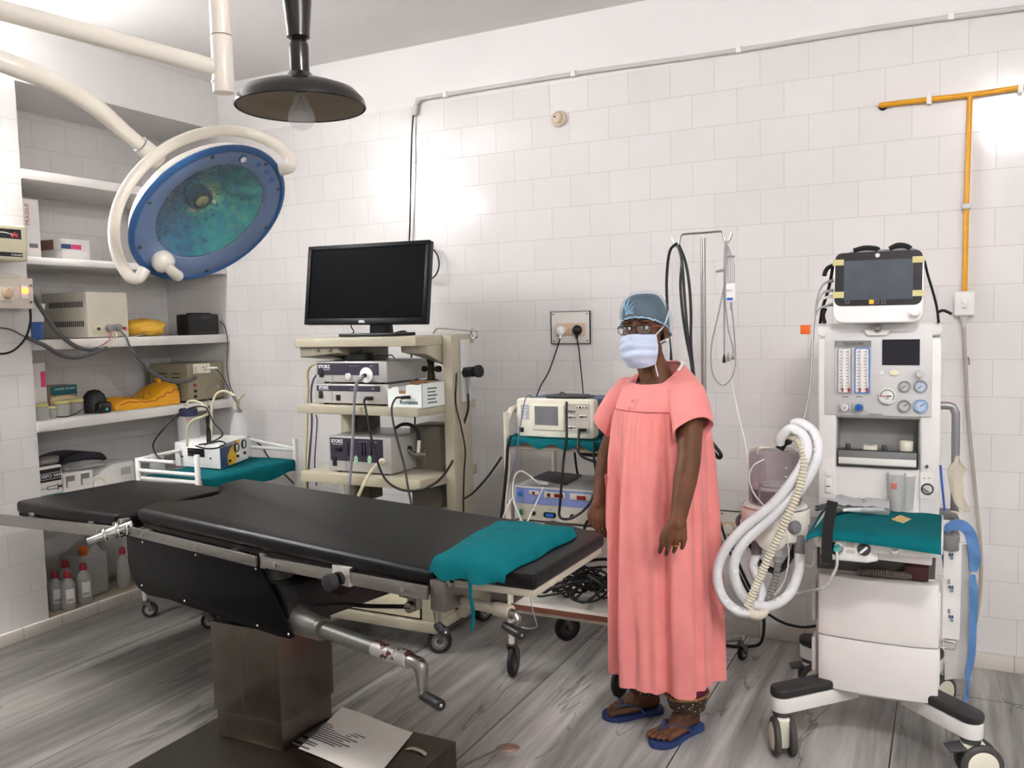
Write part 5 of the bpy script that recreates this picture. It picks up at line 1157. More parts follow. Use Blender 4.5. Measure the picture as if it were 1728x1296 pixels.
# gas cylinder with its valve behind the carton
brz = mat('dark bronze valve', (62, 54, 44), .4, .7, var=.1)
cg = ay(729, 660, 3.47)
t = thing('gas_cylinder', 'black gas cylinder with a bronze valve at the back of the cart', 'gas cylinder', (-2.12, 3.40, .79))
gx, gy = ay(728, 640, 3.40).x, 3.40
b = MB(); b.lathe([(.05, 1.1135), (.052, 1.12), (.052, 1.19), (.045, 1.215), (.03, 1.225), (.02, 1.23)], (gx, gy, 0), 24); b.build('cylinder_body', mat('black cylinder paint', (26, 26, 28), .4), t)
b = MB(); b.cyl((gx, gy, 1.225), (gx, gy, 1.255), .018, n=8); b.box(gx - .012, gx + .012, gy - .012, gy + .012, 1.25, 1.30, bev=.003); b.cyl((gx - .045, gy, 1.275), (gx + .05, gy, 1.275), .009, n=10); b.cyl((gx - .045, gy, 1.275), (gx - .028, gy, 1.275), .014, n=8); b.cyl((gx + .03, gy, 1.275), (gx + .05, gy, 1.275), .015, n=8); b.lathe([(.014, 1.30), (.02, 1.31), (.02, 1.335), (.012, 1.345)], (gx, gy, 0), 14); b.build('valve', brz, t)
b = MB(); b.cyl((gx - .034, gy, 1.352), (gx + .034, gy, 1.352), .005, n=8); b.cyl((gx, gy - .034, 1.352), (gx, gy + .034, 1.352), .005, n=8)
for a in range(4): b.ell((gx + .034 * math.cos(a * PI / 2), gy + .034 * math.sin(a * PI / 2), 1.352), .008, .008, .008, 10, 6)
b.build('hand_wheel', brz, t)
b = MB(); b.cyl((gx, gy, 1.342), (gx, gy, 1.354), .007, n=8); b.build('spindle', brz, t)
# yoke clamp, hose and adapters at the right of the tall console
t = thing('yoke_clamp', 'silver yoke clamp with a black hose beside the tall grey console', 'clamp', ay(705, 762, 3.40))
p = ay(703, 762, 3.38)
b = MB(); b.tube([p + V(-.045, 0, .012), p + V(-.02, -.01, -.004), p + V(.01, -.01, -.012), p + V(.04, 0, -.008)], .009, 10, 4); b.cyl(p + V(.035, -.005, -.01), p + V(.06, -.01, -.012), .005, n=8); b.cyl(p + V(.055, -.01, .012), p + V(.058, -.01, -.04), .003, n=8); b.build('yoke', steel, t)
b = MB(); b.cyl(p + V(-.05, 0, .0), p + V(-.035, 0, .02), .012, n=10); b.build('knob', brz, t)
b = MB(); b.cyl(p + V(.012, -.005, -.005), p + V(.016, 0, .055), .009, n=12); b.build('hose_tail', ivory, t)
cable('gas_hose', 'short black hose arching from the tall grey console to the silver yoke', [ay(668, 722, 3.40), ay(680, 716, 3.36), ay(695, 718, 3.36), ay(705, 730, 3.37), p + V(.016, 0, .053)], .0085, black_rb, 'hose')
# scissors and brass instrument, green cloth behind the table edge
lump('green_cloth', 'small dark green cloth lying behind the edge of the operating table', 'cloth', mat('bottle green cloth', (20, 92, 70), .9, bump=.4, bs=300), (ay(722, 853, 3.0).x, 3.05, .645), .09, .05, .012, .2, 4)
b = MB(); b.box(-2.72, -1.98, 3.0, 3.18, .628, .644, bev=.004); b.box(-2.72, -2.66, 3.17, 3.5, .60, .63); b.box(-2.08, -2.02, 3.17, 3.4, .60, .63); b.build('pull_out_tray', beige, ct)
t = thing('drill_handpiece', 'brass and black handpiece lying beyond the edge of the operating table', 'instrument', ay(790, 865, 2.98))
p, q = ay(752, 856, 3.02), ay(812, 866, 3.0); p.z = q.z = .66
b = MB(); b.tube([p, p.lerp(q, .5) + V(0, 0, .008), q], [.012, .014, .012], 10, 4, flat=.6); b.build('brass_body', mat('tarnished brass', (196, 160, 104), .4, .5, var=.15, vs=40), t)
b = MB(); b.ell(p.lerp(q, .78) + V(0, -.004, .014), .022, .016, .016, 12, 8); b.build('black_cap', black_pl, t)
# ================================================================== SECOND TROLLEY
tubew = mat('cream tube enamel', (206, 200, 184), .38, var=.06, vs=14)
lam = mat('white laminate board', (214, 210, 202), .45, var=.04)
TX0, TX1, TY0, TY1 = -1.60, -1.135, 3.10, 3.57
t2 = thing('instrument_trolley', 'cream tube-framed trolley with three brown-edged shelves', 'trolley', ((TX0 + TX1) / 2, 3.33, 0))
for x, nm in ((TX0, 'side_frame'), (TX1, 'side_frame')):
    b = MB(); b.tube([(x, TY0, .15), (x, TY0, 1.04), (x, TY0 + .006, 1.085), (x, TY0 + .04, 1.118), (x, TY0 + .09, 1.125), (x, TY1 - .09, 1.125), (x, TY1 - .04, 1.118), (x, TY1 - .006, 1.085), (x, TY1, 1.04), (x, TY1, .15)], .0125, 12, 3); b.build(nm, tubew, t2)
    b = MB(); b.cyl((x, TY0, 1.125 - .002), (x, TY0 + .001, 1.125), .001, n=4) if 0 else b.torus(Matrix.Translation((x, TY0 + .13, 1.125)) @ Matrix.Rotation(PI / 2, 4, 'X'), .012, .003, 16, 6); b.build('tube_collar', grey_dk, t2)
for z in (1.006, .662, .322):
    b = MB(); b.box(TX0 + .012, TX1 - .012, TY0 - .01, TY1, z - .018, z - .002, bev=.002); b.mi = 1; b.box(TX0 + .011, TX1 - .011, TY0 - .013, TY0 - .0095, z - .02, z + .001); b.box(TX0 + .008, TX0 + .0125, TY0 - .013, TY1, z - .02, z + .001); b.build('shelf', [lam, brown_wood], t2)
    b = MB(); b.tube([(TX0, TY0 + .012, z - .032), (TX1, TY0 + .012, z - .032)], .0095, 10, 0); b.tube([(TX0, TY1, z - .032), (TX1, TY1, z - .032)], .0095, 10, 0); b.tube([(TX0, TY0, z - .032), (TX0, TY1, z - .032)], .0085, 10, 0); b.build('shelf_rail', tubew, t2)
for x, y, yw, r in ((TX0, TY0, 1.75, .068), (TX0 + .03, TY1, .8, .062), (TX1, TY0, 1.4, .062), (TX1 - .02, TY1, .6, .062)): castor(t2, x, y, .15, r, .011, yw, hub=grey_dk)
# teal cloth on the top shelf
t = thing('green_drape', 'teal cloth spread over the top shelf under the small-screen unit', 'cloth', (-1.33, 3.33, 1.006))
g = []
for i in range(12):
    row = []
    for j in range(31):
        x = -1.59 + .44 * j / 30; y = 3.52 - .43 * i / 9
        z = 1.0095 + .002 * math.sin(j * 1.7 + i)
        if i > 9:
            y = 3.52 - .43 - .006; z = 1.008 - .011 * (i - 9) * (1 + .5 * math.sin(j * .8))
        if j < 8 and i > 6: z += .012 * abs(math.sin(j * 1.2 + i * .7)) * (1 - j / 8)
        row.append((x, y, z))
    g.append(row)
b = MB(); b.sheet(g, .003); b.build('drape', teal, t, sharp=80)
# unit with a grey screen
yf = 3.125; X0, X1 = ay(872, 730, yf).x, ay(1004, 735, yf).x; Z0, Z1 = 1.016, ay(900, 674, yf).z + .004
t = thing('small_screen_unit', 'ivory unit with grey touch screen and blue rear body on the trolley', 'medical unit', ((X0 + X1) / 2, 3.24, Z0))
Wd, Hd = X1 - X0, Z1 - Z0
b = MB(); b.prism(roundrect(Wd - .02, Hd - .012, .01, 3, (X0 + X1) / 2, (Z0 + Z1) / 2), -.27, -.04, M=Matrix(((1, 0, 0, 0), (0, 0, -1, yf), (0, 1, 0, 0), (0, 0, 0, 1))), bev=.003); b.build('rear_body', mat('slate blue enamel', (52, 84, 122), .4, var=.04), t)
b = MB(); b.prism(roundrect(Wd, Hd, .016, 4, (X0 + X1) / 2, (Z0 + Z1) / 2), -.045, 0, M=Matrix(((1, 0, 0, 0), (0, 0, -1, yf), (0, 1, 0, 0), (0, 0, 0, 1))), bev=.008, seg=3); fb = b.build('front_bezel', ivory, t)
def fx(px): return ay(px, 705, yf).x
def fz(py): return ay(935, py, yf).z
def face_box(par, nm, m, px0, py0, px1, py1, th=.002, bev=.0, Y=None, X=None):
    Y = yf if Y is None else Y
    b = MB(); a, c = ay(px0, py0, Y), ay(px1, py1, Y); b.box(min(a.x, c.x), max(a.x, c.x), Y - th, Y + .001, min(a.z, c.z), max(a.z, c.z), bev=bev); return b.build(nm, m, par)
face_box(t, 'screen_frame', ivory, 898, 682, 953, 727, .005, .002)
face_box(t, 'screen', mat('grey lcd', (118, 118, 122), .35, var=.02), 903, 685, 943, 718, .006)
face_box(t, 'keypad', mat('pale blue keypad', (170, 178, 182), .5), 879, 683, 893, 708, .0015)
for k in range(7):
    px, py = (884, 888, 884, 888, 886, 886, 886)[k], (687, 687, 692, 692, 697, 702, 705)[k]
    c = ay(px, py, yf); b = MB(); b.box(c.x - .004, c.x + .004, yf - .003, yf, c.z - .0025, c.z + .0025); b.build('key', white_pl, t)
face_box(t, 'power_switch', black_gl, 876, 721, 884, 729, .003)
face_box(t, 'connector_panel', mat('warm grey panel', (196, 192, 180), .4), 957, 681, 995, 731, .002)
lettering('SINA+', .016, facing_front((ay(963, 694, yf).x, yf - .0022, fz(694))), black_ink, t, bold=.0005)
for (a, b_, c_, d_) in ((958, 701, 972, 707), (978, 700, 991, 707), (959, 719, 972, 725), (972, 685, 992, 690)):
    q = face_box(t, 'socket_frame', white_pl, a, b_, c_, d_, .004, .001)
    for k in range(4):
        c = ay(a + (c_ - a) * (k + .5) / 4, (b_ + d_) / 2, yf); bb = MB(); bb.cyl((c.x, yf - .005, c.z), (c.x, yf - .003, c.z), .0045 if k == 1 else .003, n=10); bb.build('socket_hole', black_pl, q)
c = ay(984, 725, yf); b = MB(); b.box(c.x - .016, c.x + .016, yf - .016, yf, c.z - .006, c.z + .006, bev=.003); b.build('black_connector', black_pl, t)
cable('unit_lead', 'black lead drooping from the small-screen unit behind the pink gown', [(c.x - .01, yf - .014, c.z - .002), ay(977, 733, yf - .03), ay(975, 757, 3.07), ay(982, 770, 3.07), ay(1000, 778, 3.07), ay(1016, 782, 3.08), ay(1040, 782, 3.1)], .005, cable_bk)
t = thing('black_tray', 'black plate with thin leads lying on top of the small-screen unit', 'tray', ((X0 + X1) / 2, 3.22, Z1))
b = MB(); b.prism(roundrect(.16, .14, .03, 4, ay(957, 670, 3.2).x, 3.21), Z1 + .001, Z1 + .009, bev=.003); b.box(ay(988, 671, 3.2).x - .06, ay(988, 671, 3.2).x + .02, 3.15, 3.25, Z1 + .0005, Z1 + .006, bev=.002); b.build('plate', black_pl, t)
cable('thin_lead', 'dark thin lead looping over the black plate', [ay(916, 674, 3.2), ay(925, 670, 3.18), ay(940, 669, 3.2), ay(948, 662, 3.22), ay(953, 665, 3.2), ay(951, 669, 3.18)], .0025, cable_bk)
cable('thin_lead', 'thin blue grey lead falling in front of the small-screen unit', [ay(898, 671, 3.15), ay(894, 667, 3.12), ay(887, 672, 3.10), ay(881, 700, 3.09), ay(875, 740, 3.07), ay(868, 785, 3.06), ay(860, 815, 3.06), ay(856, 850, 3.06)], .0025, mat('blue grey lead', (96, 104, 128), .45))
cable('unit_lead', 'black lead hanging in front of the units and looping up to a socket', [ay(957, 673, 3.16), ay(956, 685, 3.11), ay(956, 710, 3.10), ay(956, 740, 3.075), ay(951, 775, 3.07), ay(949, 800, 3.06), ay(945, 850, 3.05), ay(944, 870, 3.05), ay(952, 876, 3.05), ay(968, 873, 3.06), ay(990, 856, 3.06), ay(1004, 830, 3.06), ay(1006, 800, 3.07), ay(1002, 770, 3.07), ay(1003, 745, 3.08)], .0052, cable_bk)
cable('unit_lead', 'second black lead crossing down behind the trolley top shelf', [ay(969, 757, 3.3), ay(971, 775, 3.3), ay(973, 792, 3.28), ay(975, 800, 3.27)], .005, cable_bk)
cable('unit_lead', 'thick black lead running down the front leg of the trolley', [ay(862, 735, 3.07), ay(857, 755, 3.06), ay(854, 800, 3.06), ay(849, 850, 3.06), ay(846, 880, 3.06), ay(850, 905, 3.06)], .007, cable_bk)
lump('black_pouch', 'black pouch tucked under the top shelf beside the pink gown', 'pouch', black_rb, (ay(1012, 766, 3.2).x, 3.2, ay(1012, 770, 3.2).z), .08, .06, .018, .1, 2)
# electrosurgical unit on the middle shelf
yf2 = 3.13; X0, X1 = ay(868, 850, yf2).x, ay(1018, 850, yf2).x; Z0, Z1 = .664, ay(868, 819, yf2).z
t = thing('diathermy_unit', 'beige diathermy unit with blue band and red displays on the middle shelf', 'medical unit', ((X0 + X1) / 2, 3.3, Z0))
b = MB(); b.box(X0, X1, yf2, yf2 + .30, Z0 + .008, Z1, bev=.004); b.build('case', mat('warm beige case', (190, 186, 172), .42, var=.03), t)
b = MB(); b.box(X0 + .005, X1 - .005, yf2 + .005, yf2 + .3, Z1 - .001, Z1 + .004, bev=.002); b.build('top_plate', grey_md, t)
zb = ay(870, 848, yf2).z
b = MB(); b.box(X0 + .006, X1 - .006, yf2 - .0015, yf2 + .001, zb, Z1 - .006); b.build('blue_band', mat('soft blue panel', (120, 134, 186), .4, var=.03), t)
def dsp(px0, py0, px1, py1, reds):
    q = face_box(t, 'display_plate', mat('warm grey panel', (196, 192, 180), .4), px0, py0, px1, py1, .004, .001, yf2)
    for r in reds:
        face_box(q, 'red_display', mat('dark red display', (120, 30, 26), .25), *r, .0055, 0, yf2)
dsp(893, 827, 910, 835, ((899, 829, 903, 834),)); dsp(919, 829, 954, 842, ((924, 832, 929, 838), (936, 833, 951, 840))); dsp(962, 832, 998, 846, ((974, 836, 989, 844),))
for px, py, r, m, nm in ((879, 832, .010, blue_pl, 'blue_knob'), (901, 866, .010, brz, 'output_socket'), (966, 871, .009, black_pl, 'output_socket'), (996, 862, .008, blue_pl, 'blue_knob'), (902, 855, .004, black_pl, 'small_socket')):
    c = ay(px, py, yf2); b = MB(); b.cyl((c.x, yf2, c.z), (c.x, yf2 - .014, c.z), r, r * .8, n=16, bev=.002); b.build(nm, m, t)
c = ay(928, 869, yf2); b = MB(); b.prism(roundrect(.055, .022, .01, 4), 0, .004, M=facing_front((c.x, yf2, c.z))); q = b.build('footswitch_socket', black_pl, t)
b = MB(); b.prism(roundrect(.035, .013, .005, 3), .003, .007, M=facing_front((c.x, yf2, c.z))); b.build('blue_contact', blue_pl, q)
c = ay(880, 864, yf2); b = MB(); b.box(c.x - .008, c.x + .008, yf2 - .004, yf2, c.z - .012, c.z + .012, bev=.001); b.build('power_rocker', green_pl, t)
lettering('1 2', .008, facing_front((ay(929, 860, yf2).x, yf2 - .0012, ay(929, 860, yf2).z)), dark_ink, t)
t = thing('patient_plate', 'flat black plate with grey cable clip on top of the diathermy unit', 'plate', (ay(940, 805, 3.25).x, 3.25, Z1))
a_, b_, c_, d_ = az(898, 806, Z1 + .008), az(925, 795, Z1 + .008), az(982, 801, Z1 + .008), az(955, 818, Z1 + .008)
b = MB(); b.prism([(p.x, p.y) for p in (a_, b_, c_, d_)], Z1 + .0045, Z1 + .009, bev=.001); b.build('plate', black_rb, t)
b = MB(); p = az(918, 816, Z1 + .014); b.box(p.x - .02, p.x + .02, p.y - .012, p.y + .012, Z1 + .009, Z1 + .02, bev=.003); b.build('cable_clip', grey_pl, t)
cable('white_lead', 'white lead arching out of the plate and falling in front of the trolley leg', [p + V(-.01, -.005, 0), az(905, 812, Z1 + .03), ay(890, 800, 3.1), ay(878, 795, 3.08), ay(868, 805, 3.07), ay(865, 830, 3.06), ay(868, 850, 3.05), ay(876, 868, 3.05), ay(883, 885, 3.05)], .0035, cable_wh)
cable('white_lead', 'white lead sloping down beside the trolley leg', [ay(917, 822, 3.11), ay(905, 848, 3.10), ay(896, 868, 3.08), ay(890, 880, 3.06)], .003, cable_wh)
cable('white_lead', 'pale lead hanging outside the trolley leg', [ay(866, 838, 3.06), ay(858, 852, 3.05), ay(851, 868, 3.05), ay(845, 885, 3.05)], .003, cable_wh)
cable('unit_lead', 'thick black lead plugged into the diathermy unit beside her hand', [ay(996, 875, yf2 - .01), ay(990, 882, 3.09), ay(986, 893, 3.08), ay(985, 910, 3.08)], .006, cable_bk)
# tangled cables on the bottom shelf
rng = random.Random(11)
for k in range(7):
    cx, cy = -1.45 + .036 * k, 3.2 + .07 * (k % 3); r0 = .06 + .02 * rng.random(); pts = []
    zb_ = .327 + .006
    for i in range(26):
        a = i * .62; r = r0 * (1 + .45 * math.sin(i * .9 + k)); pts.append((min(-1.17, max(TX0 + .06, cx + r * 1.5 * math.cos(a))), cy + r * math.sin(a), zb_ + .012 + (.055 + .01 * k) * abs(math.sin(i * .47 + k * 1.3))))
    cable('tangled_cable', 'tangled black cable heaped on the bottom shelf of the trolley', pts, .0048, cable_bk, group='tangled cables on the bottom shelf')
cable('thin_lead', 'thin grey lead hanging down from the foot end past the bottom shelf', [ay(893, 1005, 3.07), ay(899, 1030, 3.06), ay(905, 1050, 3.05), ay(905, 1058, 3.05), ay(892, 1061, 3.05), ay(880, 1058, 3.06)], .0022, cable_gr)
# ================================================================== SUCTION TROLLEY BESIDE THE NICHE
t3 = thing('suction_trolley', 'white painted tube trolley with raised rails beside the wall niche', 'trolley', (-3.5, 3.38, 0))
wt = mat('white tube paint', (224, 222, 218), .35, var=.05, vs=20)
FX, BX, NYY, FYY = -3.27, -3.69, 3.02, 3.73
for x, y, z in ((FX, NYY, .872), (BX, NYY, .835), (FX, FYY, .86), (BX, FYY, .86)):
    b = MB(); b.cyl((x, y, .09), (x, y, z), .0135, n=14, bev=.004); b.build('post', wt, t3)
for z in (.74,):
    b = MB(); b.box(BX, FX, NYY, FYY, z - .015, z, bev=.003); b.build('top_shelf', wt, t3)
b = MB(); b.box(BX, FX, NYY, FYY, .30, .315, bev=.003); b.build('bottom_shelf', wt, t3)
b = MB(); b.tube([(BX, NYY, .772), (FX, NYY, .772)], .010, 10, 0); b.tube([(BX, NYY, .826), (FX - .16, NYY, .826)], .010, 10, 0); b.tube([(BX, NYY, .826), (BX, FYY, .85)], .010, 10, 0); b.tube([(BX, FYY, .85), (FX, FYY, .80)], .010, 10, 0); b.tube([(FX, FYY, .795), (BX, FYY, .795)], .010, 10, 0); b.build('guard_rail', wt, t3)
for x, y in ((FX, NYY), (BX, NYY), (FX, FYY), (BX, FYY)): castor(t3, x, y, .10, .04, .010, .7)
t = thing('green_drape', 'teal cloth hanging over the long edge of the white tube trolley', 'cloth', (-3.4, 3.4, .741))
g = []
for i in range(12):
    row = []
    for j in range(27):
        y = NYY + .02 + (FYY - NYY - .04) * j / 26; x = BX + .03 + (FX - BX - .02) * i / 8
        z = .7435 + .002 * math.sin(j * 1.3 + i)
        if i > 8: x = FX + .016 + .006 * math.sin(j * .7) * (i - 8) / 3; z = .743 - .024 * (i - 8) * (1 + .15 * math.sin(j * .45))
        row.append((x, y, z))
    g.append(row)
b = MB(); b.sheet(g, -.003); b.build('drape', teal, t, sharp=80)
ZB = .7475
Cc, Ll, Rr = az(372, 792, ZB), az(296, 786, ZB), az(419, 774, ZB)
Rr = Cc + (Rr - Cc).normalized() * (Rr - Cc).length
hh = ay(372, 751, Cc.y).z - ZB
t = thing('suction_pump', 'white suction pump with navy and yellow front and two gauges', 'suction pump', Cc.lerp(Rr, .5))
Bb = Ll + Rr - Cc; hv_ = V(0, 0, hh)
b = MB(); b.hull([Cc, Rr, Bb, Ll, Cc + hv_, Rr + hv_, Bb + hv_, Ll + hv_], bev=.005); b.build('case', white_pl, t)
PW, EW = (Rr - Cc).length, (Ll - Cc).length
PM = frame(Cc, Rr - Cc, (0, 0, 1)); EM = frame(Ll, Cc - Ll, (0, 0, 1))
b = MB(); b.box(.004, PW - .004, .004, hh - .004, .0, .0015, M=PM); b.build('front_panel', white_pl, t)
navy = mat('navy print', (38, 42, 92), .4)
b = MB(); b.prism([(.004, .004), (PW * .28, .004), (PW * .24, hh * .2), (PW * .25, hh * .45), (PW * .36, hh * .72), (PW * .58, hh - .004), (.004, hh - .004)], 0, .002, M=PM); b.build('navy_area', navy, t)
b = MB(); b.prism([(PW * .28, .004), (PW * .5, .004), (PW * .56, hh * .2), (PW * .57, hh * .5), (PW * .72, hh - .004), (PW * .58, hh - .004), (PW * .36, hh * .72), (PW * .25, hh * .45), (PW * .24, hh * .2)], 0, .002, M=PM); b.build('yellow_area', yellow_pl, t)
lettering('ROBIC PULSE LAVAGE', PW * .055, PM @ Matrix.Translation((PW * .24, hh * .9, .0022)), white_ink, t)
dialf = mat('gauge face', (226, 226, 220), .3, var=.01)
def gauge(par, M, r, face=dialf, rim=black_pl, ang=2.2, depth=.01):
    b = MB(); b.lathe([(r * .8, 0), (r, .001), (r, depth), (r * .82, depth), (r * .8, depth * .6)], n=28, M=M, caps=False); q = b.build('gauge_rim', rim, par)
    b = MB(); b.cyl(M @ V(0, 0, .0005), M @ V(0, 0, depth * .6), r * .82, n=28); b.build('gauge_face', face, q)
    b = MB(); b.box(-r * .05, r * .05, -r * .15, r * .6, depth * .62, depth * .7, M=M @ Matrix.Rotation(ang, 4, 'Z'))
    for k in range(9):
        b.box(-r * .03, r * .03, r * .58, r * .74, depth * .61, depth * .65, M=M @ Matrix.Rotation(-2.3 + 4.6 * k / 8, 4, 'Z'))
    b.build('needle', black_ink, q); return q
gauge(t, PM @ Matrix.Translation((PW * .55, hh * .68, .001)), hh * .20); gauge(t, PM @ Matrix.Translation((PW * .82, hh * .72, .001)), hh * .20, ang=1.0)
for u, w_, r in ((.58, .30, .008), (.84, .33, .008), (.30, .22, .007)):
    b = MB(); p = PM @ V(PW * u, hh * w_, 0); b.cyl(p, PM @ V(PW * u, hh * w_, .012), r, n=14, bev=.002); b.build('knob', black_pl, t)
b = MB(); b.box(EW * .30, EW * .67, hh * .46, hh * .80, 0, .003, bev=.001, M=EM); b.build('display', black_gl, t)
for u in (.17, .80):
    b = MB(); b.cyl(EM @ V(EW * u, hh * .42, 0), EM @ V(EW * u, hh * .42, .003), .006, n=10); b.build('case_screw', grey_dk, t)
# jars and tubes on the trolley
jx = az(318, 772, ZB); jx = V(-3.60, 3.22, ZB)
jp = ad(318, 700, 1); sjar = V(-3.585, ay(318, 700, 3.3).y, ZB)
sx_ = ay(318, 700, 3.46).x; sz_ = ay(318, 690, 3.46).z
t = thing('suction_jar', 'clear suction jar with a navy screw lid behind the white pump', 'jar', (sx_, 3.46, ZB))
b = MB(); b.lathe([(.055, ZB), (.06, ZB + .01), (.06, sz_ - .06), (.045, sz_ - .035), (.045, sz_ - .03)], (sx_, 3.46, 0), 26); b.build('jar_body', clear_pl, t)
b = MB(); b.lathe([(.040, sz_ - .042), (.05, sz_ - .036), (.05, sz_ - .002), (.044, sz_ + .004), (.002, sz_ + .004)], (sx_, 3.46, 0), 24); b.build('lid', mat('navy lid', (40, 46, 78), .45, bump=.3, bs=80), t)
b = MB(); b.ell((sx_, 3.46, sz_ - .062), .016, .016, .016, 12, 8); b.build('float_ball', mat('salmon float', (210, 120, 96), .4), t)
b = MB(); b.cyl((sx_ - .008, 3.46, sz_ + .004), (sx_ - .008, 3.46, sz_ + .032), .008, n=10); b.build('spout', ivory, t)
c = ay(402, 694, 3.65)
t = thing('suction_flask', 'clear conical flask with a grey stopper behind the white pump', 'flask', (c.x, 3.65, ZB))
b = MB(); b.lathe([(.06, ZB), (.066, ZB + .008), (.065, ZB + .06), (.042, c.z - .06), (.022, c.z - .012), (.02, c.z - .004)], (c.x, 3.65, 0), 28); b.build('flask_body', clear_pl, t)
b = MB(); b.lathe([(.018, c.z - .008), (.021, c.z - .004), (.02, c.z + .006), (.012, c.z + .008)], (c.x, 3.65, 0), 18); b.build('stopper', grey_md, t)
tub = mat('cream rubber tube', (196, 188, 158), .45)
cable('suction_tube', 'cream rubber tube arching from the flask stopper over to the pump', [(c.x, 3.65, c.z + .006), ay(398, 672, 3.48), ay(388, 663, 3.46), ay(375, 660, 3.44), ay(363, 668, 3.42), ay(358, 690, 3.40), ay(357, 715, 3.40), ay(356, 738, 3.38), (ay(356, 745, 3.36).x, 3.36, ZB + hh)], .007, tub, 'tube')
cable('suction_tube', 'short cream tube curling up from the flask stopper', [(c.x + .004, 3.65, c.z + .006), ay(403, 676, 3.49), ay(407, 669, 3.48), ay(413, 665, 3.47)], .0055, tub, 'tube')
cable('suction_tube', 'cream rubber tube looping from the jar lid down to the pump', [(sx_ - .008, 3.46, sz_ + .03), ay(313, 684, 3.3), ay(320, 677, 3.3), ay(333, 678, 3.3), ay(348, 688, 3.28), ay(352, 697, 3.26), ay(342, 703, 3.22), ay(325, 710, 3.2), ay(317, 722, 3.2), ay(316, 738, 3.2), (ay(315, 741, 3.2).x, 3.2, ZB + hh)], .007, tub, 'tube')
cable('pump_lead', 'black lead looping from the pump top out to the guard rail', [(ay(345, 745, 3.25).x, 3.25, ZB + hh + .004), ay(372, 738, 3.2), ay(374, 728, 3.2), ay(362, 715, 3.22), ay(354, 700, 3.24), ay(348, 688, 3.22), ay(335, 686, 3.2), ay(318, 690, 3.15), ay(295, 703, 3.12), ay(275, 725, 3.08), ay(259, 748, 3.06), ay(262, 765, 3.06), ay(272, 775, 3.06)], .0042, cable_bk)
cable('pump_lead', 'black lead coiled flat on top of the white pump', [(ay(px, py, yy).x, yy, ZB + hh + .005) for px, py, yy in ((330, 742, 3.2), (345, 745, 3.15), (360, 743, 3.16), (372, 738, 3.22), (380, 733, 3.32), (370, 732, 3.38), (352, 737, 3.3), (335, 740, 3.24))], .0042, cable_bk)
cable('pump_lead', 'bundle of black lead tied above the white pump', [(ay(350, 738, 3.3).x, 3.3, ZB + hh + .006), ay(350, 725, 3.3), ay(351, 715, 3.3), ay(352, 700, 3.3), ay(352, 686, 3.3), ay(351, 690, 3.31), ay(349, 705, 3.31), ay(350, 716, 3.31), ay(354, 728, 3.31), (ay(354, 736, 3.3).x, 3.3, ZB + hh + .006)], .0058, cable_bk)
t = thing('hook_rod', 'thin steel rod with a bent hook rising behind the white pump', 'rod', (ay(351, 740, 3.36).x, 3.36, ZB))
b = MB(); b.tube([(ay(351, 740, 3.36).x, 3.36, ZB), ay(351, 690, 3.36), ay(351, 658, 3.36), ay(353, 653, 3.36), ay(360, 652, 3.36), ay(367, 651, 3.36), ay(369, 654, 3.36)], .0028, 8, 4); b.build('rod', steel, t)
cable('mains_lead', 'grey lead crossing the tiles behind the white tube trolley', [ay(418, 736, YB - .03), ay(440, 752, YB - .03), ay(452, 770, YB - .03), ay(470, 790, YB - .03), ay(492, 812, YB - .02), ay(512, 832, YB - .02)], .0045, cable_bk)
t = thing('small_clear_jar', 'small clear jar at the corner of the white tube trolley', 'jar', (BX + .06, NYY + .07, ZB))
b = MB(); b.lathe([(.034, ZB), (.038, ZB + .006), (.038, ZB + .07), (.03, ZB + .082)], (BX + .06, NYY + .07, 0), 22); b.build('jar_body', clear_pl, t)
b = MB(); b.lathe([(.034, ZB + .08), (.036, ZB + .082), (.036, ZB + .1), (.002, ZB + .102)], (BX + .06, NYY + .07, 0), 22); b.build('lid', mat('frosted lid', (196, 194, 190), .4), t)
# ================================================================== DRIP STAND
IY = 3.40; top = ay(1186, 393, IY); ix = top.x
t = thing('drip_stand', 'steel drip stand with two hooks behind the person in pink', 'drip stand', (ix, IY, 0))
b = MB(); b.cyl((ix, IY, .12), (ix, IY, top.z - .02), .0105, n=16); b.cyl((ix, IY, .10), (ix, IY, .9), .014, n=16); b.build('pole', steel, t)
L, Rh = ay(1151, 397, IY), ay(1219, 391, IY)
b = MB(); b.tube([L + V(-.012, 0, -.028), L + V(-.004, 0, -.004), L + V(.01, 0, .004), (ix, IY, top.z), Rh + V(-.012, 0, .002), Rh + V(0, 0, -.004), Rh + V(.006, 0, -.028)], .0042, 10, 4); b.build('cross_bar', steel, t)
for p, s in ((L + V(-.012, 0, -.028), -1), (Rh + V(.006, 0, -.028), 1)):
    b = MB(); b.tube([p, p + V(s * .004, 0, -.012), p + V(s * .014, 0, -.014), p + V(s * .026, 0, .004), p + V(s * .03, 0, .022)], .0042, 8, 4); b.build('hook', steel, t)
for k in range(3):
    a = (1.25, 2.9, 4.6)[k]; d = V(math.cos(a), math.sin(a), 0)
    b = MB(); b.tube([V(ix, IY, .13) , V(ix, IY, .13) + d * .12, V(ix, IY, .10) + d * .27], .011, 10, 3); b.build('leg', steel, t)
    castor(t, ix + d.x * .27, IY + d.y * .27, .09, .034, .009, a)
hk = L + V(-.022, 0, -.036)
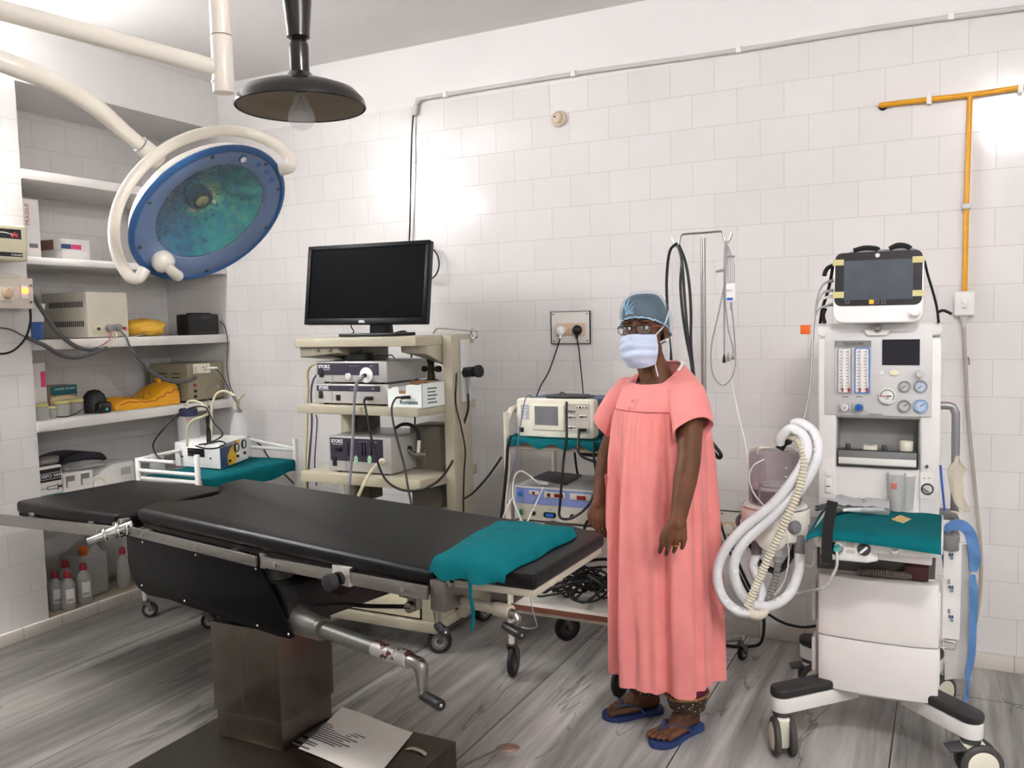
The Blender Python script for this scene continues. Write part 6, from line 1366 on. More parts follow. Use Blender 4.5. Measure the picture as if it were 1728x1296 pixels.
for k, (pts, lb) in enumerate((
    (((1143, 407), (1130, 425), (1125, 470), (1126, 520), (1128, 560), (1132, 600), (1134, 640)), 'black cable loop hanging nearest the cap of the person in pink'),
    (((1146, 408), (1150, 440), (1148, 480), (1152, 530), (1158, 570), (1168, 620), (1172, 650)), 'black cable hanging down the middle of the drip stand hook'),
    (((1148, 408), (1156, 440), (1163, 480), (1166, 530), (1166, 580), (1170, 625), (1174, 655)), 'black cable bowed toward the drip stand pole'),
    (((1147, 408), (1151, 445), (1155, 500), (1160, 560), (1166, 610), (1171, 645)), 'black cable hanging between its two neighbours on the hook'))):
    cable('hung_cable', lb, [hk + V(.002 * k, .002 * k, .006)] + [ay(px, py, IY - .01 - .004 * k) for px, py in pts[1:]] + [ay(pts[-1][0] + 6, pts[-1][1] + 60, IY)], .0058, cable_bk, group='black cables hung on the drip stand')
# monitoring leads on the other hook
hr = Rh + V(.012, 0, -.036)
cable('patient_lead', 'grey lead hanging straight from the hook to the clips', [hr, ay(1223, 430, IY - .01), ay(1222, 480, IY - .01), ay(1222, 550, IY - .01), ay(1222, 598, IY - .01)], .0035, cable_gr)
cable('patient_lead', 'grey lead swinging out in a wide drop-shaped loop', [hr + V(.002, 0, 0), ay(1224, 440, IY - .014), ay(1222, 480, IY - .014), ay(1212, 530, IY - .014), ay(1201, 580, IY - .014), ay(1200, 615, IY - .014), ay(1206, 638, IY - .014), ay(1219, 650, IY - .014), ay(1233, 640, IY - .014), ay(1241, 615, IY - .014), ay(1240, 580, IY - .014), ay(1236, 530, IY - .014), ay(1234, 520, IY - .014)], .003, cable_gr)
cable('patient_lead', 'grey lead hanging beside the white trunk connector', [hr + V(.004, 0, 0), ay(1226, 440, IY - .018), ay(1224, 500, IY - .018), ay(1228, 550, IY - .018), ay(1235, 580, IY - .018), ay(1238, 596, IY - .018)], .003, cable_gr)
cable('patient_lead', 'pale lead trailing from the clips down to the anaesthesia machine', [ay(1229, 600, IY - .01), ay(1234, 640, IY - .01), ay(1246, 700, IY - .03), ay(1258, 750, IY - .06), ay(1266, 800, IY - .15), ay(1280, 835, IY - .3)], .0025, cable_wh)
t = thing('trunk_connector', 'white trunk connector with blue label hung among the grey leads', 'connector', ay(1234, 507, IY - .015))
a_, c_ = ay(1226, 478, IY - .02), ay(1241, 510, IY - .02)
b = MB(); b.prism([(a_.x, c_.z + .006), (a_.x + .004, c_.z), (c_.x - .004, c_.z), (c_.x, c_.z + .006), (c_.x, a_.z), (a_.x, a_.z - .004)], 0, .018, M=Matrix(((1, 0, 0, 0), (0, 0, -1, IY - .012), (0, 1, 0, 0), (0, 0, 0, 1))), bev=.002); b.build('connector_body', white_pl, t)
b = MB(); b.box(a_.x + .003, c_.x - .008, IY - .0315, IY - .0295, c_.z + .008, c_.z + .018); b.build('blue_label', blue_pl, t)
lettering('ECG', .012, facing_front((a_.x + .014, IY - .0305, c_.z + .045)), dark_ink, t)
b = MB()
for k in range(4): x = a_.x + .006 + .008 * k; b.tube([(x, IY - .02, a_.z), (x, IY - .02, a_.z + .07), (x * .5 + hr.x * .5, IY - .016, a_.z + .13), (hr.x, IY - .01, hr.z)], .0018, 6, 3)
b.build('lead_bundle', cable_gr, t)
b = MB(); b.box(a_.x, a_.x + .032, IY - .024, IY - .016, a_.z + .098, a_.z + .106); b.cyl(((a_.x + c_.x) / 2, IY - .02, c_.z), ((a_.x + c_.x) / 2, IY - .02, c_.z - .03), .004, n=8); b.build('bundle_clip', grey_md, t)
t = thing('electrode_clips', 'three metal electrode clips at the ends of the hanging leads', 'clips', ay(1229, 602, IY))
for px, py in ((1222, 603), (1229, 600), (1237, 597)):
    c = ay(px, py, IY - .012); b = MB(); b.hull([c + V(-.007, -.004, -.022), c + V(.007, -.004, -.022), c + V(.007, .004, -.022), c + V(-.007, .004, -.022), c + V(-.004, -.005, .006), c + V(.004, -.005, .006), c + V(.004, .005, .006), c + V(-.004, .005, .006)], bev=.001); b.cyl(c + V(0, 0, .004), c + V(0, 0, .014), .003, n=8); b.build('clip', alu if px != 1222 else brz, t)
t = thing('finger_probe', 'small grey clip sensor sticking out of the hanging leads', 'sensor', ay(1215, 457, IY))
c = ay(1218, 457, IY - .012); b = MB(); b.hull([c + V(-.024, -.006, -.006), c + V(.010, -.006, -.004), c + V(.010, .006, -.004), c + V(-.024, .006, -.006), c + V(-.024, -.006, .002), c + V(.010, -.006, .008), c + V(.010, .006, .008), c + V(-.024, .006, .002)], bev=.002); b.build('probe', grey_md, t)
# ================================================================== ANAESTHESIA MACHINE
wm = mat('machine white', (232, 230, 227), .32, var=.01, coat=.1)
wm2 = mat('machine warm white', (238, 234, 230), .36, var=.01)
silver = mat('silver panel', (206, 206, 205), .4, .05, var=.02)
slate = mat('machine grey', (122, 122, 122), .45, var=.03)
YU = 3.20
am = thing('anaesthesia_machine', 'tall white anaesthesia machine with gauges, two drawers and castors', 'anaesthesia machine', (-.19, 3.2, 0))
def U(px, py, Y=YU): return ay(px, py, Y)
XA, XB = U(1380, 700).x, U(1587, 700).x
XI, XJ = U(1411, 740).x, U(1552, 740).x
ZTOP = U(1480, 546).z; ZR1, ZR0 = U(1480, 705).z, U(1480, 790).z
TZ = .80
BKY = 3.50
b = MB(); b.box(XA, XI, YU, BKY, .70, ZTOP - .05, bev=.008, seg=3); b.build('column_panel', wm, am)
b = MB(); b.box(XJ, XB, YU, BKY, .70, ZTOP - .05, bev=.008, seg=3); b.build('column_panel', wm, am)
b = MB(); b.box(XI - .002, XJ + .002, YU + .008, BKY, ZR1, ZTOP - .05); b.box(XI - .002, XJ + .002, YU + .006, BKY, .70, ZR0); b.box(XI - .002, XJ + .002, BKY - .02, BKY, .7, ZTOP - .05); b.build('main_body', wm, am)
b = MB(); b.prism(roundrect(XB - XA + .006, .044, .018, 5, (XA + XB) / 2, ZTOP - .022), -.30, .002, M=Matrix(((1, 0, 0, 0), (0, 0, -1, YU), (0, 1, 0, 0), (0, 0, 0, 1))), bev=.006, seg=3); b.build('top_cap', wm, am)
# recess with vaporiser rail
b = MB(); b.box(XI, XJ, BKY - .20, BKY - .19, ZR0, ZR1); b.box(XI, XI + .004, YU + .01, BKY - .19, ZR0, ZR1); b.box(XJ - .004, XJ, YU + .01, BKY - .19, ZR0, ZR1); b.box(XI, XJ, YU + .01, BKY - .19, ZR1 - .004, ZR1); b.build('recess_lining', mat('recess grey', (150, 150, 148), .5), am)
r0, r1 = U(1414, 760, YU - .01), U(1547, 788, YU - .01)
rz1, rz0 = U(1480, 762, YU - .01).z, U(1480, 788, YU - .01).z
b = MB(); b.box(r0.x, r1.x, YU - .006, YU + .06, rz0, rz1, bev=.003); rl = b.build('vaporiser_rail', slate, am)
b = MB(); b.box(r0.x + .002, r1.x - .002, YU - .010, YU - .004, rz0 + .006, (rz0 + rz1) / 2 + .002, bev=.001); b.build('rail_strip', wm, rl)
b = MB(); b.box(r0.x - .002, r1.x + .002, YU - .004, YU + .002, rz0 - .003, rz1 + .003); b.build('rail_gap', black_pl, am)
for px in (1431, 1492):
    c = U(px, 757, YU + .03); b = MB(); b.cyl((c.x, YU + .03, rz1), (c.x, YU + .03, rz1 + .018), .010, .008, n=14, bev=.002); b.build('mounting_peg', grey_dk, am)
c = U(1468, 760, YU + .025)
t = thing('tape_roll', 'roll of white tape lying on the grey rail of the machine', 'tape', (c.x, YU + .025, rz1))
b = MB(); b.lathe([(.015, rz1 + .001), (.024, rz1 + .001), (.024, rz1 + .017), (.015, rz1 + .017)], (c.x, YU + .025, 0), 24, caps=False); b.build('tape', ivory, t)
c = U(1529, 757, YU + .03)
t = thing('white_cup', 'small white cup standing at the end of the grey rail', 'cup', (c.x, YU + .03, rz1))
b = MB(); b.lathe([(.02, rz1 + .001), (.022, rz1 + .004), (.0225, rz1 + .034), (.019, rz1 + .034), (.018, rz1 + .008)], (c.x, YU + .03, 0), 22); b.build('cup', ivory, t)
# control panel
p0, p1 = U(1392, 561, YU - .004), U(1572, 704, YU - .004)
b = MB(); b.box(p0.x, p1.x, YU - .006, YU + .01, p1.z, p0.z, bev=.003); pn = b.build('control_panel', silver, am)
h = U(1480, 562, YU - .012)
b = MB(); b.prism([(h.x - .045, h.z + .012), (h.x + .045, h.z + .012), (h.x + .03, h.z - .008), (h.x - .03, h.z - .008)], 0, .012, M=Matrix(((1, 0, 0, 0), (0, 0, -1, YU - .004), (0, 1, 0, 0), (0, 0, 0, 1))), bev=.002); b.build('badge_plinth', wm, am)
c = U(1480, 554, YU - .014)
b = MB(); b.cyl((c.x, YU - .012, c.z), (c.x, YU - .018, c.z), .0165, n=30, bev=.002); bd = b.build('round_badge', mat('badge grey metal', (110, 108, 106), .3, .6), am)
b = MB(); b.torus(facing_front((c.x, YU - .0185, c.z)), .014, .001, 28, 6); b.build('badge_ring', white_ink, bd)
lettering('GE', .016, facing_front((c.x, YU - .0185, c.z)), white_ink, bd)
YPn = YU - .006
def pb(par, nm, m, a, bq, c, d, th=.003, bev=0., Y=None):
    return face_box(par, nm, m, a, bq, c, d, th, bev, Y or YPn)
fw = pb(pn, 'flowmeter_recess', mat('flowmeter backing', (190, 190, 190), .3), 1409, 575, 1470, 667, .002)
pb(pn, 'flowmeter_header', mat('shaded header', (128, 128, 128), .45), 1409, 575, 1470, 586, .003)
lettering('TALLOX 2900', .011, facing_front((U(1440, 580, YPn).x, YPn - .0035, U(1440, 580, YPn).z)), black_ink, pn)
def flow(px0, px1, ringm, nm):
    a, c = U(px0, 587, YPn), U(px1, 664, YPn); cx, cz = (a.x + c.x) / 2, (a.z + c.z) / 2
    b = MB(); b.prism(roundrect(c.x - a.x, a.z - c.z, .006, 3, cx, cz), 0, .003, M=Matrix(((1, 0, 0, 0), (0, 0, -1, YPn - .0015), (0, 1, 0, 0), (0, 0, 0, 1)))); q = b.build(nm, ringm, pn)
    b = MB(); b.prism(roundrect(c.x - a.x - .007, a.z - c.z - .007, .004, 3, cx, cz), 0, .004, M=Matrix(((1, 0, 0, 0), (0, 0, -1, YPn - .0015), (0, 1, 0, 0), (0, 0, 0, 1)))); b.build('scale_plate', white_pl, q)
    for s in (-1, 1):
        x = cx + s * (c.x - a.x) * .23
        b = MB(); b.cyl((x + .005, YPn - .008, c.z + .006), (x + .005, YPn - .008, a.z - .006), .0035, n=10); b.build('glass_tube', mat('tube glass', (228, 230, 228), .08, alpha=.5), q)
        b = MB()
        for k in range(13): z = c.z + .016 + (a.z - c.z - .03) * k / 12; b.box(x - .006, x - .006 + (.005 if k % 2 else .008), YPn - .0062, YPn - .005, z - .0009, z + .0009)
        b.build('scale_marks', black_ink, q)
        b = MB(); b.box(x + .002, x + .0085, YPn - .013, YPn - .004, c.z + .008, c.z + .02); b.build('red_float', mat('red float', (150, 54, 54), .4), q)
flow(1413.5, 1437, grey_md, 'grey_flow_frame'); flow(1442.5, 1467.5, blue_pl, 'blue_flow_frame')
pb(pn, 'display', mat('dark display', (34, 34, 42), .3, spec=.3), 1489, 573, 1552, 616, .003)
def knob(par, px, py, r, dep, m, nm, prof=None, Y=None, n=22):
    Y = Y or YPn; c = U(px, py, Y); M = facing_front((c.x, Y, c.z))
    b = MB(); b.lathe(prof or [(r, 0), (r, dep * .8), (r * .9, dep), (.001, dep)], n=n, M=M); return b.build(nm, m, par), M
knob(pn, 1488, 629, .0095, .004, mat('white rim button', (224, 222, 220), .35), 'round_button')
c = U(1509, 629, YPn); b = MB(); b.prism(roundrect(.029, .019, .009, 5), 0, .004, M=facing_front((c.x, YPn, c.z)), bev=.001); q = b.build('oval_button', wm, pn)
b = MB(); b.prism(roundrect(.022, .012, .006, 5), .003, .005, M=facing_front((c.x, YPn, c.z))); b.build('cream_key', mat('cream key', (238, 230, 190), .4), q)
knob(pn, 1552, 630, .011, .03, grey_pl, 'selector_knob')
for px, cl in ((1426.4, white_pl), (1450, blue_pl)):
    q, M = knob(pn, px, 686.6, .012, .022, cl, 'flow_knob', [(.008, 0), (.008, .01), (.0115, .012), (.0125, .024), (.011, .028), (.001, .028)])
    b = MB(); b.lathe([(.0035, .0285), (.0055, .0285), (.0055, .029), (.0035, .029)], n=16, M=M, caps=False); b.build('cap_ring', grey_dk if cl is white_pl else navy, q)
    for s in (-1, 1):
        b = MB(); b.box(s * .0165 - .0025, s * .0165 + .0025, -.012, .012, 0, .016, bev=.001, M=M); b.build('knob_guard', grey_pl, pn)
    b = MB(); c = U(px, 673, YPn); b.torus(facing_front((c.x, YPn - .0005, c.z - .012)), .02, .0011, 14, 5, 1.0, 2.14); b.build('flow_arrow', dark_ink, pn)
gblue = mat('pale blue gauge rim', (120, 160, 200), .35); gface = mat('pale grey gauge face', (186, 186, 188), .3); gface2 = mat('pale blue gauge face', (186, 200, 220), .3)
for px, py, r, f, rm, an in ((1526.5, 652, .019, gface, grey_md, 2.3), (1554, 652, .0205, gface2, grey_md, 2.3), (1526, 685, .021, gface, grey_md, -.9), (1554, 685, .0225, gface2, gblue, -.9)):
    c = U(px, py, YPn); gauge(pn, facing_front((c.x, YPn, c.z)), r, f, rm, an, .008)
c = U(1497.7, 668, YPn); M = facing_front((c.x, YPn, c.z))
b = MB(); b.cyl(M @ V(0, 0, 0), M @ V(0, 0, .010), .029, n=36, bev=.002); q = b.build('pressure_gauge', dialf, pn)
b = MB(); b.torus(M @ Matrix.Translation((0, 0, .0104)), .021, .0011, 24, 5, -.7, PI); b.box(-.002, .012, -.0018, .0018, .0102, .0125, M=M)
for k in range(16): b.box(-.0006, .0006, .0235, .0265, .0102, .0108, M=M @ Matrix.Rotation(k * 2 * PI / 16, 4, 'Z'))
b.build('dial_marks', black_ink, q)
b = MB(); b.box(-.022, .0, -.0008, .0008, .0108, .0128, M=M); b.build('red_pointer', mat('red needle', (200, 60, 60), .4), q)
lettering('kPa', .007, M @ Matrix.Translation((0, -.009, .0103)), black_ink, q)
lettering('Healthcare', .010, facing_front((U(1478, 699, YPn).x, YPn - .0005, U(1478, 699, YPn).z)), dark_ink, pn)
# left and right column switches
a, c = U(1388, 772, YU), U(1409, 841, YU)
b = MB(); b.prism(roundrect(c.x - a.x, a.z - c.z, .003, 2, (a.x + c.x) / 2, (a.z + c.z) / 2), 0, .002, M=Matrix(((1, 0, 0, 0), (0, 0, -1, YU), (0, 1, 0, 0), (0, 0, 0, 1)))); q = b.build('switch_plate', wm2, am)
face_box(q, 'key', white_pl, 1393, 794, 1403, 804, .006, .001, YU); face_box(q, 'rocker', white_pl, 1393, 808, 1403, 832, .008, .002, YU); face_box(q, 'rocker_mark', black_ink, 1395, 819, 1401, 821, .0085, 0, YU)
a, c = U(1553, 797, YU), U(1577, 842, YU)
b = MB(); b.prism(roundrect(c.x - a.x, a.z - c.z, .003, 2, (a.x + c.x) / 2, (a.z + c.z) / 2), 0, .002, M=Matrix(((1, 0, 0, 0), (0, 0, -1, YU), (0, 1, 0, 0), (0, 0, 0, 1)))); q = b.build('system_switch_plate', wm2, am)
c = U(1565, 825, YU); M = facing_front((c.x, YU - .002, c.z))
b = MB(); b.lathe([(.0195, 0), (.0195, .003), (.015, .003)], n=26, M=M); b.build('dial_rim', black_pl, q)
b = MB(); b.cyl(M @ V(0, 0, .002), M @ V(0, 0, .008), .015, n=22); b.box(-.003, .003, -.014, .014, .008, .018, bev=.002, M=M @ Matrix.Rotation(.9, 4, 'Z')); b.build('dial', grey_pl, q)
for px in (1560, 1568):
    c = U(px, 807, YU); b = MB(); b.cyl((c.x, YU - .003, c.z), (c.x, YU - .001, c.z), .002, n=8); b.build('pilot_light', black_ink, q)
c = U(1564, 787, YU); b = MB(); b.cyl((c.x, YU + .001, c.z), (c.x, YU - .004, c.z), .0055, n=12); b.build('key_lock', steel_dk, am)
# ---- work surface
FLt, FRt = az(1368, 893, TZ), az(1592, 920, TZ); yfr = min(FLt.y, FRt.y)
yfr = az(1480, 905, TZ).y
xl, xr = ay(1369, 893, yfr).x, ay(1592, 917, yfr).x
b = MB(); b.prism([(xl, yfr + .05), (xl + .012, yfr + .012), (xl + .05, yfr), (xr - .05, yfr), (xr - .012, yfr + .012), (xr, yfr + .05), (xr, YU + .02), (xl, YU + .02)], TZ - .055, TZ, bev=.008, seg=3); b.build('work_surface', wm, am)
b = MB(); b.prism([(xl + .02, yfr + .05), (xl + .05, yfr - .004), (ay(1470, 930, yfr).x - .01, yfr - .004), (ay(1470, 930, yfr).x + .02, yfr + .03), (xl + .18, yfr + .12), (xl + .03, yfr + .12)], TZ - .088, TZ - .018, bev=.008, seg=3); b.build('outlet_block', wm, am)
b = MB(); b.prism([(xl + .03, yfr + .05), (xr - .03, yfr + .03), (xr - .03, YU), (xl + .03, YU)], TZ - .085, TZ - .05, bev=.005); b.build('under_tray', wm2, am)
yb_ = yfr - .004
c = ay(1412, 925, yb_); M = facing_front((c.x, yb_, c.z))
b = MB(); b.lathe([(.021, 0), (.0215, .004), (.016, .005), (.014, .001)], n=26, M=M); q = b.build('gas_outlet_ring', chrome, am)
b = MB(); b.cyl(M @ V(0, 0, 0), M @ V(0, 0, .022), .010, .008, n=16); b.build('teal_plug', mat('teal connector', (50, 160, 160), .3), q)
c = ay(1458, 927, yb_); M = facing_front((c.x, yb_, c.z))
b = MB(); b.lathe([(.0195, 0), (.0195, .003), (.015, .004), (.015, .008), (.001, .008)], n=26, M=M); q = b.build('selector_dial', grey_dk, am)
b = MB(); b.box(-.0035, .0035, -.015, .015, .008, .016, bev=.002, M=M @ Matrix.Rotation(-.8, 4, 'Z')); b.build('dial_grip', white_pl, q)
for y0_, y1_ in ((915, 924), (927, 934)):
    face_box(am, 'printed_plate', mat('warm grey panel', (196, 192, 180), .4), 1428, y0_, 1442, y1_, .0015, 0, yb_)
c = ay(1510, 927, yfr); M = facing_front((c.x, yfr + .001, c.z))
b = MB(); b.lathe([(.017, 0), (.0175, .004), (.014, .005), (.001, .005)], n=26, M=M); q = b.build('flush_button', chrome, am)
b = MB(); b.cyl(M @ V(0, 0, .003), M @ V(0, 0, .007), .0125, n=22); b.build('button_face', white_pl, q)
lettering('O2+', .010, M @ Matrix.Translation((0, 0, .0073)), dark_ink, q)
# ---- drawers
YD = 3.05
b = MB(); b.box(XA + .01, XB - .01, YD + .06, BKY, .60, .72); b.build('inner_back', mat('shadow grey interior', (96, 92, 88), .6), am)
def drawer(nm, zt, zb):
    X0, X1 = ay(1380, 1000, YD).x, ay(1585, 1000, YD).x; n = 14; w = X1 - X0
    prof = [(X0 + w * k / n, YD - .018 * math.sin(PI * k / n) ** .7) for k in range(n + 1)]
    b = MB(); b.prism(prof + [(X1, YD + .06), (X0, YD + .06)], zb, zt, bev=.005, seg=3); return b.build(nm, wm2, am)
z1_, z2_, z3_ = ay(1480, 978, YD).z, ay(1480, 1080, YD).z, ay(1480, 1174, YD).z
drawer('drawer', z1_, z2_ - .004); 
d2 = drawer('drawer', z2_ - .007, z3_); d2.location.y += .006
b = MB(); b.box(XA + .008, XB - .008, YD + .05, BKY, z3_ + .01, z1_ + .003, bev=.005); b.build('drawer_cabinet', wm2, am)
b = MB(); b.box(XA - .004, XA + .01, YD + .03, YD + .10, .42, .56, bev=.004); b.box(XA - .004, XA + .01, YD + .03, YD + .10, .24, .36, bev=.004); b.build('side_rail', wm, am)
b = MB(); b.box(XB - .006, XB + .008, YD + .03, YD + .10, .42, .56, bev=.004); b.box(XB - .006, XB + .008, YD + .03, YD + .10, .24, .36, bev=.004); b.build('side_rail', wm, am)
b = MB(); b.box(XA + .02, XA + .05, YD + .045, BKY, .62, .71); b.box(XB - .05, XB - .02, YD + .08, BKY, .62, .71); b.build('tray_support', slate, am)
# ---- legs with black tops and castors
def leg(cx, cy, bx, by):
    d = (V(bx, by, 0) - V(cx, cy, 0)); L = d.length; d.normalize(); s = V(-d.y, d.x, 0); w = .036
    def outline(e): return [(cx + d.x * L + s.x * (w + e), cy + d.y * L + s.y * (w + e))] + [(cx + s.x * (w + e) * math.cos(a) - d.x * (w + e) * math.sin(a), cy + s.y * (w + e) * math.cos(a) - d.y * (w + e) * math.sin(a)) for a in [PI * k / 12 for k in range(13)]] + [(cx + d.x * L - s.x * (w + e), cy + d.y * L - s.y * (w + e))]
    b = MB(); b.prism(outline(0), .145, .195, bev=.004); q = b.build('leg', wm, am)
    b = MB(); b.prism(outline(.002), .195, .228, bev=.010, seg=3); b.build('bumper', mat('charcoal bumper', (44, 43, 43), .5, var=.04), q)
    return q
def twin_castor(x, y, yaw, pedal=True):
    M = Matrix.Translation((x, y, 0)) @ Matrix.Rotation(yaw, 4, 'Z'); r = .064
    b = MB(); b.cyl((x, y, .126), (x, y, .147), .03, n=20, bev=.003); sw = b.build('castor_swivel', grey_dk, am)
    b = MB(); b.hull([M @ V(*p) for p in ((.0, -.016, .03), (.05, -.016, .03), (.05, .016, .03), (.0, .016, .03), (-.028, -.024, .128), (.04, -.024, .128), (.04, .024, .128), (-.028, .024, .128))], bev=.008, seg=3); b.build('castor_fork', ivory, am)
    for s in (-1, 1):
        o = M @ V(.025, s * .026, r); axv = M.to_3x3() @ V(0, s, 0); rt = M.to_3x3() @ V(1, 0, 0)
        Mw = Matrix(((rt.x, 0, axv.x, o.x), (rt.y, 0, axv.y, o.y), (0, 1, 0, o.z), (0, 0, 0, 1)))
        b = MB(); b.lathe([(r * .7, -.009), (r * .95, -.009), (r, -.004), (r, .005), (r * .93, .010), (r * .78, .012)], n=36, M=Mw); wh = b.build('wheel', mat('grey rubber', (72, 70, 68), .6), am)
        b = MB(); b.lathe([(.002, -.008), (r * .8, -.008), (r * .8, .010), (r * .6, .015), (.002, .017)], n=30, M=Mw); b.build('wheel_cover', ivory, wh)
    if pedal:
        b = MB(); b.hull([M @ V(*p) for p in ((-.07, -.03, .10), (-.02, -.03, .108), (-.02, .03, .108), (-.07, .03, .10), (-.075, -.026, .108), (-.02, -.03, .118), (-.02, .03, .118), (-.075, .026, .108))], bev=.003); b.build('brake_pedal', grey_dk, am)
cas = [(-.485, 2.935, -1.2, False), (.085, 2.985, .35, True), (-.465, 3.45, .3, True), (-.03, 3.50, .9, False)]
for (x, y, yw, pdl), (bx, by) in zip(cas, ((-.28, 3.16), (-.10, 3.16), (-.30, 3.34), (-.08, 3.34))):
    leg(x, y, bx, by); twin_castor(x, y, yw, pdl)
b = MB(); b.box(-.35, -.03, 3.14, 3.42, .15, .235, bev=.01); b.build('chassis', wm2, am)
# coiled tube and maroon box in the gap above the drawers
def corrug(pts, r, m, nm, par=None, lb=None, cat='hose', pitch=.008, amp=.0018, n=12, alpha=None):
    P = catmull(pts, 14); out = [P[0]]; acc = 0
    for i in range(1, len(P)):
        d = P[i] - P[i - 1]; L = d.length; s = pitch / 2 - acc
        while s < L:
            out.append(P[i - 1] + d * (s / L)); s += pitch / 2
        acc = (acc + L) % (pitch / 2)
    b = MB(); b.tube(out, [r + (amp if k % 2 else -amp) for k in range(len(out))], n, 0)
    o = b.build(nm, m, par, sharp=60)
    if par is None: tag(o, lb, cat, None)
    return o
corrug([ay(1447, 965, YD + .03), ay(1480, 967, YD + .02), ay(1510, 970, YD + .02), ay(1538, 972, YD + .03)], .012, mat('smoky corrugated tube', (120, 112, 104), .4), 'breathing_tube', lb='short smoky corrugated tube lying above the drawers', cat='tube')
b = MB(); a, c = ay(1527, 955, YD + .02), ay(1567, 972, YD + .02); b.box(a.x, c.x, YD + .02, YD + .12, z1_ + .004, a.z, bev=.003); tag(b.build('maroon_box', mat('dark maroon card', (74, 36, 36), .6)), 'dark maroon box in the gap above the upper drawer', 'box')
# ---- side rail, strap and hangings on the right
rx = ay(1612, 780, 3.25).x
b = MB(); b.tube([(XB - .02, 3.25, ay(1590, 685, 3.25).z), ay(1603, 685, 3.25), ay(1611, 694, 3.25), (rx, 3.25, ay(1612, 720, 3.25).z), (rx, 3.25, ay(1612, 905, 3.25).z)], .0135, 14, 5); b.build('side_pole', mat('grey steel tube', (150, 150, 152), .35, .6), am)
b = MB(); a = ay(1598, 868, 3.23); b.box(XB - .01, rx + .01, 3.22, 3.28, a.z - .018, a.z + .012, bev=.004); a = ay(1600, 912, 3.18); b.prism(roundrect(.055, .10, .02, 4, rx - .012, 3.16), a.z - .02, a.z + .03, bev=.006); b.build('pole_clamp', slate, am)
cable('blue_tie', 'thin blue tie dangling beside the side pole of the machine', [ay(1587, 785, 3.18), ay(1589, 810, 3.17), ay(1592, 840, 3.17), ay(1594, 862, 3.17)], .0035, mat('royal blue cord', (40, 84, 170), .6), 'tie')
glv = mat('latex glove', (214, 206, 186), .5, var=.05, alpha=.92)
g = []
for i, (px, py, w) in enumerate(((1616, 770, 2), (1616, 780, 6), (1616, 790, 14), (1612, 798, 12), (1611, 804, 11), (1614, 820, 10), (1617, 838, 8), (1621, 850, 10), (1627, 858, 9), (1633, 864, 3))):
    c = ay(px, py, 3.20); g.append([c + V(w / FPX * 3.2 * (j / 4 - .5) * 2 * .9, -.006 * math.sin(j * 1.6 + i), .003 * math.sin(j * 2 + i)) for j in range(5)])
b = MB(); b.sheet(g, .003); b.tube([ay(1606, 863, 3.19), ay(1616, 866, 3.18), ay(1622, 876, 3.17), ay(1627, 884, 3.17)], [.006, .005, .006, .002], 8, 4, flat=.5)
tag(b.build('latex_glove', glv, sharp=80), 'limp cream latex glove hanging from the side pole', 'glove')
bl_ = mat('sky blue strap', (88, 130, 182), .75, var=.06, bump=.3, bs=200)
def ribbon(px_pts, Y, w, m, nm, lb, cat, wave=.004, dy=0.0, par=None):
    P = catmull([ay(px, py, Y + dy * k) for k, (px, py) in enumerate(px_pts)], 5); W = w if isinstance(w, list) else [w] * len(px_pts)
    WW = [q.x for q in catmull([(q, 0, 0) for q in W], 5)]
    g = []
    for i, p in enumerate(P):
        d = (P[min(i + 1, len(P) - 1)] - P[max(i - 1, 0)]).normalized(); s = d.cross(V(0, -1, 0)).normalized()
        g.append([p + s * (WW[i] * (j / 3 - .5)) + V(0, wave * math.sin(i * .7 + j), 0) for j in range(4)])
    b = MB(); b.sheet(g, .0022); o = b.build(nm, m, par, sharp=80)
    if par is None: tag(o, lb, cat)
    return o
ribbon([(1596, 897), (1604, 888), (1620, 886), (1634, 896), (1642, 918), (1645, 945), (1643, 965)], 3.13, [.02, .03, .036, .036, .034, .034, .02], bl_, 'blue_strap', 'sky blue strap looped over the grey pole clamp', 'strap')
ribbon([(1641, 970), (1643, 1000), (1642, 1050), (1640, 1100), (1634, 1140), (1632, 1165), (1629, 1185)], 3.12, [.015, .026, .022, .022, .016, .010, .014], bl_, 'blue_strap', 'long sky blue tie hanging nearly to the floor', 'strap')
ribbon([(1623, 930), (1624, 960), (1622, 990), (1619, 1015), (1618, 1023)], 3.16, [.02, .02, .018, .02, .012], bl_, 'blue_strap', 'short sky blue tie hanging between the white strap and the long tie', 'strap')
ribbon([(1594, 930), (1596, 955), (1600, 968)], 3.19, .018, bl_, 'blue_strap', 'end of a sky blue tie behind the white printed strap', 'strap')
wst = mat('white woven strap', (226, 224, 220), .7, var=.03)
o = ribbon([(1608, 915), (1607, 960), (1606, 1010), (1605, 1050), (1604, 1078)], 3.12, .052, wst, 'printed_strap', 'white hanging strap with blue printed marks', 'strap', .002)
strap_t = o
for py in (935, 990, 1040):
    c = ay(1605, py, 3.115); M = facing_front(c)
    lettering('S', .02, M @ Matrix.Translation((-.006, .016, 0)), navy, strap_t); lettering('as', .018, M @ Matrix.Translation((0, 0, 0)), navy, strap_t, bold=.0006); lettering('o', .02, M @ Matrix.Translation((.002, -.012, 0)), navy, strap_t)
c = ay(1600, 1088, 3.112); b = MB(); b.tube([facing_front(c) @ V(x, y, 0) for x, y in roundrect(.04, .024, .004, 2)], .003, 6, 0, closed=True); b.build('strap_buckle', chrome, strap_t)
g = [[ay(1592 + 46 * j / 5 + (2 if i > 6 else 0), 918 + 228 * i / 10, 3.15) + V(0, .006 * math.sin(j * 1.3 + i * .5), 0) for j in range(6)] for i in range(11)]
b = MB(); b.sheet(g, .002); tag(b.build('plastic_bag', mat('milky plastic bag', (218, 216, 212), .35, alpha=.75, bump=.3, bs=40), sharp=80), 'milky plastic bag hanging behind the white printed strap', 'bag')
